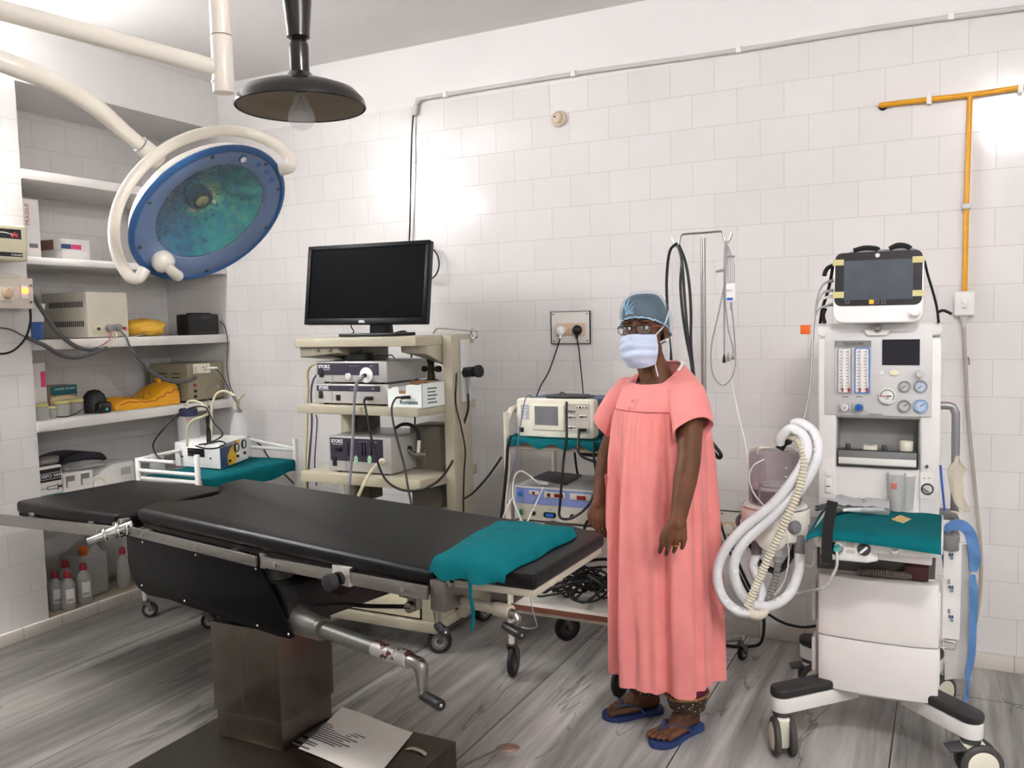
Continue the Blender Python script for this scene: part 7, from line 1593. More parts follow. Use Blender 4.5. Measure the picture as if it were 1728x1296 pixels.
# ------------------------------------------------------------------ patient monitor on top
ym = 3.13
t = thing('patient_monitor', 'white patient monitor with dark screen and tape at its corners', 'monitor', (ay(1483, 543, ym).x, ym + .06, ZTOP))
bl, br_, tl_, tr_ = ay(1405, 541, ym), ay(1559, 540, ym), ay(1408, 427, ym + .03), ay(1559, 421, ym + .03)
bl.z = br_.z = ZTOP + .004
cm = (bl + br_ + tl_ + tr_) / 4; ux = ((br_ - bl) + (tr_ - tl_)); Wm = ux.length / 2; vy = ((tl_ - bl) + (tr_ - br_)); Hm = vy.length / 2
MM = frame(cm, ux, vy)
def mq(px, py):   # where the sight line of a photo point meets the monitor's face
    o = MM.translation; nrm = MM.to_3x3() @ V(0, 0, 1); d = sight(px, py); p = EYE + d * ((o - EYE).dot(nrm) / d.dot(nrm)); return MM.inverted() @ p
b = MB(); b.prism(roundrect(Wm, Hm, .034, 7), -.03, 0, M=MM, bev=.006, seg=3); b.prism(roundrect(Wm * .94, Hm * .92, .03, 5), -.11, -.028, M=MM, bev=.012, seg=3); b.build('monitor_case', white_gl, t)
a, c = mq(1410, 428), mq(1555.5, 514); cxm, cym = (a.x + c.x) / 2, (a.y + c.y) / 2
b = MB(); b.prism(roundrect(c.x - a.x, a.y - c.y, .022, 6, cxm, cym), 0, .002, M=MM); b.build('glass_front', mat('charcoal glass', (52, 50, 52), .25, spec=.3), t)
a2, c2_ = mq(1425, 441), mq(1540, 504)
b = MB(); b.box(a2.x, c2_.x, c2_.y, a2.y, .002, .003, M=MM); b.build('screen', mat('blue grey screen', (74, 80, 88), .3, var=.12, vs=14, spec=.3), t)
def mbox(nm, m, px0, py0, px1, py1, z0, z1, r=None):
    p, q = mq(px0, py0), mq(px1, py1); b = MB(); b.prism(roundrect(abs(q.x - p.x), abs(p.y - q.y), r or .0006, 3, (p.x + q.x) / 2, (p.y + q.y) / 2), z0, z1, M=MM); return b.build(nm, m, t)
mbox('yellow_button', yellow_pl, 1466.5, 506, 1474.5, 513, .002, .0035, .002)
for px in (1430, 1480, 1491): q = mbox('touch_key', mat('key outline grey', (110, 110, 110), .5), px - 3.5, 506, px + 3.5, 512.5, .002, .0026, .001); mbox('key_face', mat('charcoal key', (48, 47, 49), .4), px - 2.7, 506.7, px + 2.7, 511.8, .0026, .003, .001)
p = mq(1481, 431); b = MB(); b.cyl(MM @ V(p.x, p.y, .001), MM @ V(p.x, p.y, .004), .007, n=22); q = b.build('round_mark', white_pl, t)
b = MB(); b.torus(MM @ Matrix.Translation((p.x, p.y, .0042)), .0035, .0006, 16, 5); b.build('mark_ring', grey_md, q)
tape = mat('yellowish tape', (208, 200, 140), .5, alpha=.92)
for px0, py0, px1, py1 in ((1405.5, 439, 1424, 448), (1540, 433, 1560, 443), (1405.5, 493, 1424, 503), (1540, 490, 1560, 499.5)): mbox('corner_tape', tape, px0, py0, px1, py1, .003, .0042)
p = mq(1544.5, 527); b = MB(); b.lathe([(.019, 0), (.019, .004), (.016, .006), (.0155, .022), (.012, .025), (.001, .025)], n=28, M=MM @ Matrix.Translation((p.x, p.y, 0))); b.build('dial_knob', white_pl, t)
# handle and black strap
bst = mat('black webbing', (22, 21, 22), .8, var=.1)
b = MB(); b.tube([MM @ V(-.12, Hm / 2 - .01, -.07), MM @ V(-.09, Hm / 2 + .012, -.07), MM @ V(0, Hm / 2 + .014, -.07), MM @ V(.10, Hm / 2 + .014, -.07), MM @ V(.13, Hm / 2 - .01, -.07)], .009, 10, 5, flat=.6); b.build('handle', grey_md, t)
st = thing('webbing_strap', 'black webbing strap tied around the white patient monitor', 'strap', (ay(1590, 540, 3.2).x, 3.2, ZTOP))
def band(pts, w, th=.004, nm='strap_length'):
    P = catmull(pts, 6); b = MB(); b.tube(P, w, 8, 0, flat=th / w); return b.build(nm, bst, st)
band([MM @ V(-.085, Hm / 2 + .018, -.07), MM @ V(-.05, Hm / 2 + .026, -.07), MM @ V(-.015, Hm / 2 + .022, -.07), MM @ V(-.005, Hm / 2 + .016, -.07)], .014, .01, 'strap_knot')
band([MM @ V(.03, Hm / 2 + .018, -.07), MM @ V(.055, Hm / 2 + .030, -.07), MM @ V(.08, Hm / 2 + .026, -.07), MM @ V(.095, Hm / 2 + .016, -.07)], .014, .01, 'strap_knot')
b = MB()
for pts in ([(1560, 440), (1566, 465), (1575, 495), (1581, 520), (1584, 545)],):
    P = catmull([ay(px, py, 3.19) for px, py in pts], 6); b.tube(P, .016, 8, 0, flat=.25)
b.tube(catmull([ay(px, py, 3.19) for px, py in ((1581, 528), (1590, 524), (1598, 526), (1606, 530))], 5), [.008] * 16, 8, 0, flat=.6); b.build('strap_tail', bst, st)
b = MB(); b.tube(catmull([ay(px, py, 3.21) for px, py in ((1406, 445), (1402, 470), (1396, 495), (1388, 520), (1384, 546))], 6), .018, 8, 0, flat=.3); b.tube(catmull([ay(px, py, 3.19) for px, py in ((1406, 448), (1397, 452), (1392, 460), (1391, 466))], 5), .012, 8, 0, flat=.6); b.tube(catmull([ay(px, py, 3.19) for px, py in ((1393, 520), (1389, 532), (1392, 546))], 5), .013, 8, 0, flat=.5); b.build('strap_tail', bst, st)
for k, (py, lb) in enumerate(((474, 'topmost pale lead from the side of the patient monitor'), (490, 'second pale lead from the side of the patient monitor'), (500, 'third pale lead from the side of the patient monitor'), (514, 'lowest pale lead from the side of the patient monitor'))):
    pts = [ay(1408, py, ym + .07), ay(1398, py + 1, ym + .05), ay(1388 - 2 * k, py + 8, ym + .03), ay(1378 - 1.5 * k, py + 40 - 4 * k, ym + .02), ay(1373 - k, 580, ym), ay(1370 - k, 640, ym - .02), ay(1363 - k, 690, ym - .04), ay(1357 - 2 * k, 716, ym - .1)]
    if k == 0: pts = pts[:3] + [ay(1380, 500, ym + .03), ay(1374, 540, ym + .02), ay(1371, 600, ym), ay(1368, 650, ym - .02)]
    cable('monitor_lead', lb, pts, [.006, .005, .0035, .003, .003, .003, .003, .003][:len(pts)], cable_gr if k != 2 else cable_wh, group='leads of the patient monitor')
# ------------------------------------------------------------------ bellows and breathing block
bx, by = -.515, 2.99
t = am
def bz(py): return ay(1318, py, by).z
rc = 41 / FPX * 3.13
b = MB(); b.lathe([(rc, bz(848)), (rc, bz(768)), (rc * .96, bz(760)), (rc * .7, bz(757)), (rc * .68, bz(759)), (rc * .93, bz(764)), (rc * .965, bz(770)), (rc * .965, bz(848))], (bx, by, 0), 40, caps=False); b.build('bellows_canister', mat('smoky canister', (170, 152, 160), .1, alpha=.32, var=.02), am)
b = MB(); prof = []
for k in range(9): prof += [(rc * .80, bz(848 - 2.6 * k)), (rc * .86, bz(848 - 2.6 * k - 1.3))]
prof += [(rc * .86, bz(823)), (rc * .84, bz(820)), (rc * .6, bz(821)), (.002, bz(822))]
b.lathe(prof, (bx, by, 0), 36); b.build('bellows', mat('black bellows', (40, 38, 40), .5), am)
b = MB(); b.lathe([(rc * .86, bz(824)), (rc * .88, bz(821)), (rc * .84, bz(818.5)), (rc * .6, bz(820))], (bx, by, 0), 36, caps=False); b.lathe([(rc * .5, bz(819.5)), (.002, bz(819))], (bx, by, 0), 30); b.build('bellows_disc', white_pl, am)
b = MB()
for a in (.4, 2.2, 4.2): b.cyl((bx + rc * .9 * math.cos(a), by + rc * .9 * math.sin(a), bz(850)), (bx + rc * .9 * math.cos(a), by + rc * .9 * math.sin(a), bz(764)), .004, n=8)
b.build('canister_rods', mat('clear acrylic rods', (200, 190, 196), .1, alpha=.5), am)
b = MB()
for k in range(5): b.box(bx + .045, bx + .052, by - rc * .86 - .002, by - rc * .86 + .001, bz(840 - 14 * k) , bz(838 - 14 * k))
b.build('volume_marks', white_ink, am)
b = MB(); rb = 52 / FPX * 3.1; b.lathe([(rb * .95, bz(906)), (rb, bz(903)), (rb * 1.02, bz(862)), (rb, bz(856)), (rb * .92, bz(851)), (rb * .85, bz(849))], (bx, by, 0), 44); b.build('absorber_block', mat('machine cream white', (232, 226, 216), .32, var=.01), am)
b = MB(); b.torus(Matrix.Translation((bx, by, bz(853))), rb * .97, .004, 44, 8); b.build('block_ring', chrome, am)
b = MB(); b.lathe([(rb * .9, bz(907)), (rb * .98, bz(906.5)), (rb * .98, bz(904))], (bx, by, 0), 40); b.build('block_base', slate, am)
def bknob(px, py, r, m1, m2):
    c = ay(px, py, by - rb * .95); d = (V(c.x - bx, c.y - by, 0)).normalized(); o = V(bx, by, c.z) + d * rb * .97; M = frame(o, V(-d.y, d.x, 0), (0, 0, 1))
    b = MB(); b.lathe([(r * 1.15, -.01), (r * 1.15, .004), (r, .006), (r, .014), (r * .85, .016)], n=26, M=M); q = b.build('port_ring', m1, am)
    b = MB(); b.lathe([(r * .85, .012), (r * .8, .02), (r * .4, .021), (.001, .021)], n=22, M=M); b.build('port_cap', m2, q)
bknob(1350, 893, .021, slate, grey_md); bknob(1280, 880, .022, wm, chrome)
b = MB(); c = ay(1312, 905, by - rb); b.lathe([(.05, -.012), (.052, 0), (.05, .02), (.03, .03), (.001, .032)], n=28, M=frame(V(bx + .005, by - rb * .85, bz(893)), (1, 0, 0), (0, 0, 1))); b.build('front_boss', mat('machine cream white', (232, 226, 216), .32), am)
b = MB(); b.box(bx + .03, -.33, by - .02, by + .12, bz(900), bz(880), bev=.006); b.build('swing_arm', slate, am)
b = MB(); b.tube([(bx - .09, by + .02, bz(870)), (bx - .125, by + .02, bz(880)), (bx - .13, by + .02, bz(893)), (bx - .1, by + .02, bz(905))], .008, 10, 4); b.build('side_bracket', slate, am)
b = MB(); b.tube([(bx - .075, by - .03, bz(918)), (bx - .04, by - .05, bz(948)), (bx + .02, by - .05, bz(956)), (bx + .06, by - .03, bz(930)), (bx + .07, by - .02, bz(912))], .014, 8, 5, flat=.5); b.build('canister_cradle', black_rb, am)
for px, nm in ((1277, 'hose_port'), (1313, 'hose_port'), (1349, 'hose_port')):
    c = ay(px, 908, by - .06); b = MB(); b.cyl(c + V(0, .0, .01), c + V(0, -.005, -.055 if px != 1313 else -.08), .016, .018, n=18, bev=.003); b.build(nm, clear_pl if px == 1313 else slate, am)
b = MB(); b.tube([ay(1355, 938, 2.98), ay(1356, 950, 2.97), ay(1362, 955, 2.97), ay(1370, 954, 2.97), ay(1373, 945, 2.97), ay(1373, 930, 2.97), ay(1376, 927, 2.97)], .004, 8, 5); b.build('white_hook', wm, am)
# top elbow where the hoses hang
c = ay(1322, 748, by); b = MB(); b.tube([c + V(-.012, 0, -.02), c + V(0, 0, 0), c + V(.02, -.01, .012)], .014, 12, 4); b.build('black_elbow', black_rb, am)
b = MB(); c = ay(1294, 758, by - .06); b.tube([c + V(-.03, 0, -.02), c + V(-.028, 0, .0), c + V(-.01, -.005, .006), c + V(.03, -.01, .008)], [.004, .007, .006, .004], 8, 4, flat=.5); b.build('top_clip', ivory, am)
# hoses
hw = mat('white breathing hose', (226, 226, 228), .35, var=.03, alpha=.96)
hwc = mat('cream corrugated hose', (206, 200, 180), .4, var=.05)
YH = by - .16
def hose(pts, ys, r, m, lb, pitch=.0055, amp=.0008): return corrug([ay(px, py, y) for (px, py), y in zip(pts, ys)], r, m, 'breathing_hose', lb=lb, pitch=pitch, amp=amp)
def ramp(n, a, c, e=None): return [a + (c - a) * i / (n - 1) + (0 if e is None else e * math.sin(PI * i / (n - 1))) for i in range(n)]
P1 = [(1268, 1034), (1245, 1031), (1220, 1008), (1210, 970), (1222, 930), (1256, 890), (1305, 850), (1343, 803), (1361, 768), (1357, 738), (1336, 724), (1318, 738), (1315, 748)]
hose(P1, ramp(13, YH, YH + .06, -.03), .0165, hw, 'outer white breathing hose swinging widest toward the pink gown')
P2 = [(1349, 935), (1347, 965), (1331, 1003), (1297, 1023), (1263, 1015), (1243, 985), (1239, 950), (1256, 915), (1300, 876), (1345, 832), (1371, 792), (1381, 760), (1373, 730), (1353, 715), (1338, 716)]
hose(P2, ramp(15, by - .07, YH + .08, -.09), .0165, hw, 'inner white breathing hose rising to the highest loop beside the machine')
hose([(1277, 935), (1270, 955), (1280, 980), (1285, 1003), (1277, 1024), (1266, 1034)], ramp(6, by - .06, YH + .03), .0155, hw, 'short white breathing hose dropping from the port to the hose end')
hose([(1330, 734), (1348, 744), (1357, 780), (1346, 832), (1326, 878), (1304, 925), (1280, 980), (1262, 1022)], ramp(8, YH + .06, YH - .02, -.045), .0125, hwc, 'cream ribbed breathing hose crossing in front of the white ones', .011, .0022)
hose([(1313, 940), (1311, 965), (1303, 995), (1290, 1025)], ramp(4, by - .06, YH + .05), .0125, mat('smoky clear hose', (150, 146, 140), .25, alpha=.6), 'smoky clear ribbed hose under the breathing block', .011, .002)
c = ay(1278, 1034, YH); b = MB(); b.tube([ay(1262, 1026, YH), ay(1270, 1036, YH), ay(1284, 1037, YH), ay(1294, 1028, YH + .03)], [.013, .017, .016, .013], 12, 4); tag(b.build('hose_connector', mat('cream connector', (214, 206, 188), .35)), 'cream connector joining the hoses at the bottom of their loops', 'connector')
cable('clear_tube', 'clear thin tube from the teal plug sagging to the hoses', [ay(1412, 930, yb_ - .02), ay(1412, 955, yb_ - .02), ay(1403, 975, yb_ - .01), ay(1395, 987, yb_), ay(1378, 995, yb_ + .02), ay(1350, 1000, 2.95), ay(1320, 1005, 2.9), ay(1300, 1018, 2.87)], .0045, mat('clear tubing', (222, 222, 220), .2, alpha=.75), 'tube')
cable('clear_tube', 'thin clear tube curling beside the bellows canister', [ay(1290, 775, by - .09), ay(1272, 785, by - .1), ay(1264, 805, by - .1), ay(1272, 832, by - .11), ay(1292, 856, by - .12), ay(1300, 864, by - .13)], .0025, mat('clear tubing', (222, 222, 220), .2, alpha=.75), 'tube')
cable('clear_tube', 'thin clear sampling line looping under the breathing block', [ay(1325, 905, YH), ay(1331, 930, YH), ay(1328, 965, YH), ay(1318, 990, YH), ay(1306, 1004, YH)], .0025, mat('clear tubing', (222, 222, 220), .2, alpha=.75), 'tube')
# ------------------------------------------------------------------ things on the work surface
t = thing('green_drape', 'teal cloth covering the work surface of the anaesthesia machine', 'cloth', ((xl + xr) / 2, yfr + .1, TZ))
g = []
for i in range(16):
    row = []
    for j in range(27):
        x = xl - .006 + (xr - xl) * j / 26; y = YU - .02 - (YU - .012 - yfr) * i / 12
        z = TZ + .0035 + .0012 * math.sin(j * .9 + i * .7)
        if i > 12: y = yfr - .008 - .001 * i; z = TZ - .004 - (.012 + .018 * (j / 26) ** 1.5) * (i - 12) / 3 * (1 if j > 3 else .5)
        if j < 2: x -= .006; z -= .010 * (2 - j)
        row.append((x, y, z))
    g.append(row)
b = MB(); b.sheet(g, .003); b.build('drape', teal, t, sharp=80)
ts = TZ + .0055
ct_ = []
c0 = az(1455, 862, ts)
t = thing('foil_package', 'clear package of syringes and tubes heaped on the teal work surface', 'package', (c0.x, c0.y, ts))
pl, prr, pf, pbk = az(1410, 862, ts), az(1503, 862, ts), az(1450, 868, ts), az(1455, 848, ts)
b = MB(); b.prism([(pl.x, pl.y - .01), (prr.x, pl.y - .02), (prr.x + .004, pl.y + .06), (pl.x + .01, pl.y + .06)], ts, ts + .02, bev=.006); b.build('clear_tray', mat('clear tray plastic', (196, 200, 202), .12, alpha=.55, var=.05, bump=.5, bs=60), t)
rng = random.Random(3)
g = [[V(pl.x + (prr.x - pl.x) * j / 12, pl.y - .015 + .085 * i / 5, ts + .022 + .022 * math.sin(PI * i / 5) * (.6 + .5 * rng.random()) + .008 * rng.random()) for j in range(13)] for i in range(6)]
b = MB(); b.sheet(g, .0015); b.build('crumpled_wrap', mat('silvery wrap', (206, 208, 210), .18, .25, alpha=.8, var=.08, bump=.6, bs=70), t, sharp=25)
for k, (x0_, x1_, zz_, r, m) in enumerate(((1415, 1470, .014, .006, white_pl), (1435, 1492, .020, .007, clear_pl), (1425, 1480, .03, .005, clear_pl), (1455, 1495, .013, .006, cable_wh))):
    a, c = az(x0_, 862 - k, ts + zz_), az(x1_, 858 + 2 * (k % 2), ts + zz_); b = MB(); b.cyl(a, c, r, n=10); b.build('syringe', m, t)
a = az(1488, 857, ts + .014); b = MB(); b.cyl(a, a + V(.022, 0, 0), .010, n=14); b.build('red_cap', red_pl, t)
c = az(1455, 835, ts); yq = pl.y + .10
a, c2_ = ay(1441, 818, yq), ay(1470, 828, yq)
t = crate('blue_white_box', 'small blue and white box behind the clear package', 'box', white_pl, a.x, c2_.x, yq, yq + .03, ts, a.z, .001)
patch_y(t, 'blue_panel', mat('royal blue print', (34, 66, 170), .4), yq, a.x, c2_.x, c2_.z - .002, a.z)
lettering('VOLTE', .007, facing_front((a.x + .018, yq - .0018, (a.z + c2_.z) / 2)), white_ink, t)
frost = mat('frosted beaker plastic', (226, 228, 226), .3, alpha=.42, var=.03)
def beaker(lb, px, py, pyt, r, print_):
    c = az(px, py, ts); h = ay(px, pyt, c.y).z - ts
    t = thing('plastic_beaker', lb, 'beaker', (c.x, c.y, ts), group='frosted beakers on the work surface')
    b = MB(); b.lathe([(r * .74, ts), (r * .78, ts + .003), (r, ts + h - .008), (r * 1.05, ts + h - .006), (r * 1.05, ts + h), (r * .98, ts + h), (r * .75, ts + .006), (.002, ts + .005)], (c.x, c.y, 0), 28); b.build('beaker_body', frost, t)
    if print_:
        b = MB(); b.sheet([[(c.x + (r * .95) * math.cos(q), c.y + (r * .95) * math.sin(q), ts + h * z) for q in (-2.2, -1.95, -1.7, -1.45)] for z in (.62, .7, .78)], -.0015); b.build('red_print', mat('faded red print', (200, 120, 110), .6), t)
beaker('frosted beaker with faded red print beside the clear package', 1512, 862, 799, .029, True)
beaker('plain frosted beaker tucked behind the printed one', 1531, 861, 802, .026, False)
a = az(1521, 878, ts + .001)
t = thing('blister_pack', 'gold blister pack lying alone on the teal work surface', 'blister pack', a)
P = [az(1504, 877, ts), az(1519, 870, ts), az(1538, 877, ts), az(1524, 884, ts)]
b = MB(); b.hull([p + V(0, 0, .0005) for p in (P[0], P[3], P[2], P[1])] + [p + V(0, 0, .0025) for p in (P[0], P[3], P[2], P[1])]); b.build('foil', mat('pale gold foil', (226, 206, 140), .35, .3), t)
for i in range(2):
    for j in range(4):
        p = P[0].lerp(P[1], .3 + .4 * i).lerp(P[3].lerp(P[2], .3 + .4 * i), .15 + .23 * j); b = MB(); b.ell(p + V(0, 0, .003), .005, .004, .003, 10, 6); b.build('tablet_blister', mat('amber blister', (206, 150, 80), .3), t)
for k, (p0_, p1_, r, m, lb) in enumerate((((1378, 858), (1402, 852), .010, grey_dk, 'dark laryngoscope handle at the corner of the teal cloth'), ((1408, 852), (1432, 842), .006, steel, 'bright steel laryngoscope blade pointing up from the teal cloth'), ((1405, 866), (1428, 859), .009, steel_dk, 'steel laryngoscope handle lying behind the black strap'))):
    a, c = az(*p0_, ts + .012), az(*p1_, ts + .014 + .012 * (k == 1)); t = thing('laryngoscope', lb, 'laryngoscope', a)
    b = MB(); b.cyl(a, c, r, n=14, bev=.002); b.build('handle', m, t)
    b = MB(); d = (c - a).normalized(); b.tube([a - d * .002, a - d * .02 + V(0, 0, .004), a - d * .035 + V(0, 0, -.004)], [r * .8, r * .6, r * .4], 8, 4, flat=.5); b.build('fitting', chrome, t)
ribbon([(1405, 846), (1402, 862), (1398, 885), (1396, 905), (1395, 930), (1396, 951)], yfr - .035, .032, bst, 'black_strap', 'black elastic strap over the corner of the work surface', 'strap', .001)
# ================================================================== THE PERSON IN PINK
PO = V(-.90, 2.92, 0); PT = math.radians(-28)
PMx = Matrix.Translation(PO) @ Matrix.Rotation(PT, 4, 'Z')
def W(x, y, z): return PMx @ V(x, y, z)
pr_ = thing('person', 'person in a long salmon pink gown with blue cap, glasses and face mask', 'person', PO, PT)
skin = NT('brown skin')
tc = skin.n('ShaderNodeTexCoord'); nz = skin.n('ShaderNodeTexNoise', Scale=16.0, Detail=4.0); skin.l(tc, 'Object', nz, 0)
rp = skin.n('ShaderNodeValToRGB'); rp.color_ramp.elements[0].position = .3; rp.color_ramp.elements[0].color = lin((86, 54, 35)); rp.color_ramp.elements[1].position = .7; rp.color_ramp.elements[1].color = lin((108, 70, 46)); skin.l(nz, 0, rp, 0); skin.l(rp, 0, skin.b, 'Base Color')
n2 = skin.n('ShaderNodeTexNoise', Scale=220.0, Detail=2.0); bp = skin.n('ShaderNodeBump', Strength=.12, Distance=.002); skin.l(tc, 'Object', n2, 0); skin.l(n2, 0, bp, 'Height'); skin.l(bp, 0, skin.b, 'Normal')
skin.b.inputs['Roughness'].default_value = .55; skin.b.inputs['Specular IOR Level'].default_value = .3; skin.b.inputs['Subsurface Weight'].default_value = .08; skin.b.inputs['Subsurface Radius'].default_value = (.01, .004, .002)
sk = skin.m
body = MB()
def cap(p, q, r1, r2, n=14):
    body.cyl(p, q, r1, r2, n); body.ell(p, r1, r1, r1, n, 8); body.ell(q, r2, r2, r2, n, 8)
def chain(ps, rs):
    for i in range(len(ps) - 1): cap(ps[i], ps[i + 1], rs[i], rs[i + 1])
HCw = ay(1087, 553, 2.885); HZ = 1.455                                   # head: eyes at this height
HM = Matrix.Translation(V(HCw.x, HCw.y, HZ)) @ Matrix.Rotation(math.radians(-3), 4, 'Z') @ Matrix.Rotation(math.radians(-2), 4, 'Y')
def Hd_(x, y, z): return HM @ V(x, y, z)
def hell(c, rx, ry, rz, n=24, m=16, R=None): body.ell(Hd_(*c), rx, ry, rz, n, m, HM.to_3x3().to_4x4() @ (R or Matrix()))
# torso, neck
chain([W(0, .01, .78), W(0, .01, .95), W(0, .01, 1.10), W(0, .012, 1.20)], [.13, .115, .12, .095])
chain([W(-.125, .008, 1.215), W(0, .012, 1.235), W(.125, .008, 1.215)], [.036, .055, .036])
nb = W(0, .0, 1.25); nt = Hd_(0, .012, -.085)
chain([nb, nb.lerp(nt, .5), nt], [.062, .052, .052])
body.ell(W(0, -.03, 1.215), .095, .053, .055)                              # upper chest at the neckline
# head
hell((0, .012, .028), .0735, .092, .083); hell((0, -.022, -.03), .0615, .066, .082); hell((0, -.04, -.088), .043, .042, .03); hell((0, -.058, -.098), .022, .02, .018)
for s in (-1, 1):
    hell((s * .036, -.056, -.038), .025, .024, .024); hell((s * .028, -.074, .021), .024, .010, .007); hell((s * .045, -.02, -.075), .02, .04, .03)
    hell((s * .0735, .012, -.012), .009, .018, .03, 16, 10); hell((s * .074, .006, -.038), .007, .009, .010, 12, 8)
body.tube([Hd_(0, -.078, .018), Hd_(0, -.092, -.008), Hd_(0, -.104, -.032), Hd_(0, -.096, -.044)], [.008, .009, .0135, .011], 12, 4); body.tube([Hd_(-.014, -.088, -.04), Hd_(0, -.1, -.038), Hd_(.014, -.088, -.04)], [.008, .011, .008], 10, 3)
body.tube([Hd_(-.02, -.078, -.072), Hd_(0, -.087, -.07), Hd_(.02, -.078, -.072)], [.005, .008, .005], 10, 3)
# arm on the machine side: hangs forward across the gown
sL, eL, wL, kL = W(.150, .0, 1.205), ay(1163, 775, 2.735), ay(1143, 882, 2.672), ay(1137, 910, 2.662)
chain([sL, sL.lerp(eL, .5), eL, eL.lerp(wL, .35), wL], [.042, .043, .0385, .0385, .026])
def hand(wr, kn, width, palm_n, fingers, thumb):
    """palm and five bent fingers; width runs from thumb side to little finger"""
    a = (kn - wr).normalized(); wv = (width - a * width.dot(a)).normalized()
    for i in range(4):
        o = wv * (.0212 * (i - 1.5)); k = kn + o + a * (-.004 * abs(i - 1)); chain([wr + o * .45, k], [.0165, .0112])
        L, c1, c2 = fingers[i]; d = (a * math.cos(c1) + palm_n * math.sin(c1)).normalized(); m = k + d * L * .5 + o * .06
        d2 = (a * math.cos(c1 + c2) + palm_n * math.sin(c1 + c2)).normalized(); e = m + d2 * L * .32; d3 = (a * math.cos(c1 + 1.7 * c2) + palm_n * math.sin(c1 + 1.7 * c2)).normalized(); f = e + d3 * L * .22
        chain([k, m, e, f], [.0094, .0082, .0074, .0062])
    t0, t1, t2, t3 = thumb
    chain([wr + t0, wr + t1, wr + t2, wr + t3], [.014, .0125, .0105, .0085])
camr = V(.893, .449, 0); tow = V(.31, -.95, 0)
hand(wL, kL, camr, -tow, [(.066, .22, .35), (.072, .30, .40), (.066, .36, .45), (.052, .42, .5)],
     (-camr * .02 + V(0, 0, -.010), -camr * .042 + tow * .006 + V(0, 0, -.030), -camr * .050 + tow * .008 + V(0, 0, -.050), -camr * .050 + tow * .004 + V(0, 0, -.070)))
# far arm, half hidden by the gown
sR, eR, wR, kR = W(-.150, .005, 1.205), ay(1024, 772, 3.0), ay(1011, 850, 2.945), ay(1006, 876, 2.935)
chain([sR, sR.lerp(eR, .5), eR, eR.lerp(wR, .35), wR], [.042, .043, .0375, .036, .025])
hand(wR, kR, -tow * .6 - camr * .8, (camr * .8 - tow * .2), [(.064, .25, .4), (.070, .3, .45), (.064, .3, .5), (.052, .35, .5)],
     (camr * .012 + tow * .014 + V(0, 0, -.012), camr * .02 + tow * .028 + V(0, 0, -.032), camr * .02 + tow * .03 + V(0, 0, -.052), camr * .018 + tow * .026 + V(0, 0, -.072)))
# legs and feet
SOLE = .021
feet = ((V(-.955, 3.058, 0), V(-1.118, 2.912, 0), -1), (V(-.79, 2.985, 0), V(-.886, 2.778, 0), 1))
for hl, te, s in feet:
    d = (te - hl).normalized(); sd = V(-d.y, d.x, 0) * 1.0; L = (te - hl).length
    an = hl + d * .045 + V(0, 0, .085)
    kn_ = W(s * .085, -.02, .43); chain([W(s * .075, .01, .76), kn_, an + V(0, 0, .18), an], [.085, .056, .05, .034])
    chain([hl + d * .022 + V(0, 0, SOLE + .024), hl + d * .09 + V(0, 0, SOLE + .028)], [.025, .028])
    chain([an, hl + d * .10 + V(0, 0, SOLE + .042), hl + d * (L * .62) + V(0, 0, SOLE + .020)], [.033, .031, .020])
    ins = -sd if (sd.dot(W(0, 0, 0) - hl) < 0) else sd            # towards the other foot: big-toe side
    for off in (-.026, -.009, .009, .026):
        chain([hl + d * (L * .45) + ins * off + V(0, 0, SOLE + .020), hl + d * (L * .74) + ins * off * 1.15 + V(0, 0, SOLE + .013)], [.018, .0125])
    for k in range(5):
        off = .031 - .0155 * k; r = (.0115, .0088, .0082, .0078, .0074)[k]; tip = L * (.955, .96, .93, .885, .83)[k]
        chain([hl + d * (L * .72) + ins * off + V(0, 0, SOLE + r + .002), hl + d * (tip - .012) + ins * off * 1.12 + V(0, 0, SOLE + r + .003), hl + d * tip + ins * off * 1.12 + V(0, 0, SOLE + r)], [r, r * .92, r])
o = body.build('body', sk, pr_)
rm = o.modifiers.new('skin', 'REMESH'); rm.mode = 'VOXEL'; rm.voxel_size = .0030; rm.use_smooth_shade = True
sm = o.modifiers.new('soft', 'SMOOTH'); sm.factor = .5; sm.iterations = 6
dg = bpy.context.evaluated_depsgraph_get(); dg.update()
me = bpy.data.meshes.new_from_object(o.evaluated_get(dg)); o.modifiers.clear(); o.data = me
for p in me.polygons: p.use_smooth = True
me.materials.clear(); me.materials.append(sk)
def pp(b, nm, m, par=pr_, sharp=60): return b.build(nm, m, par, sharp=sharp)
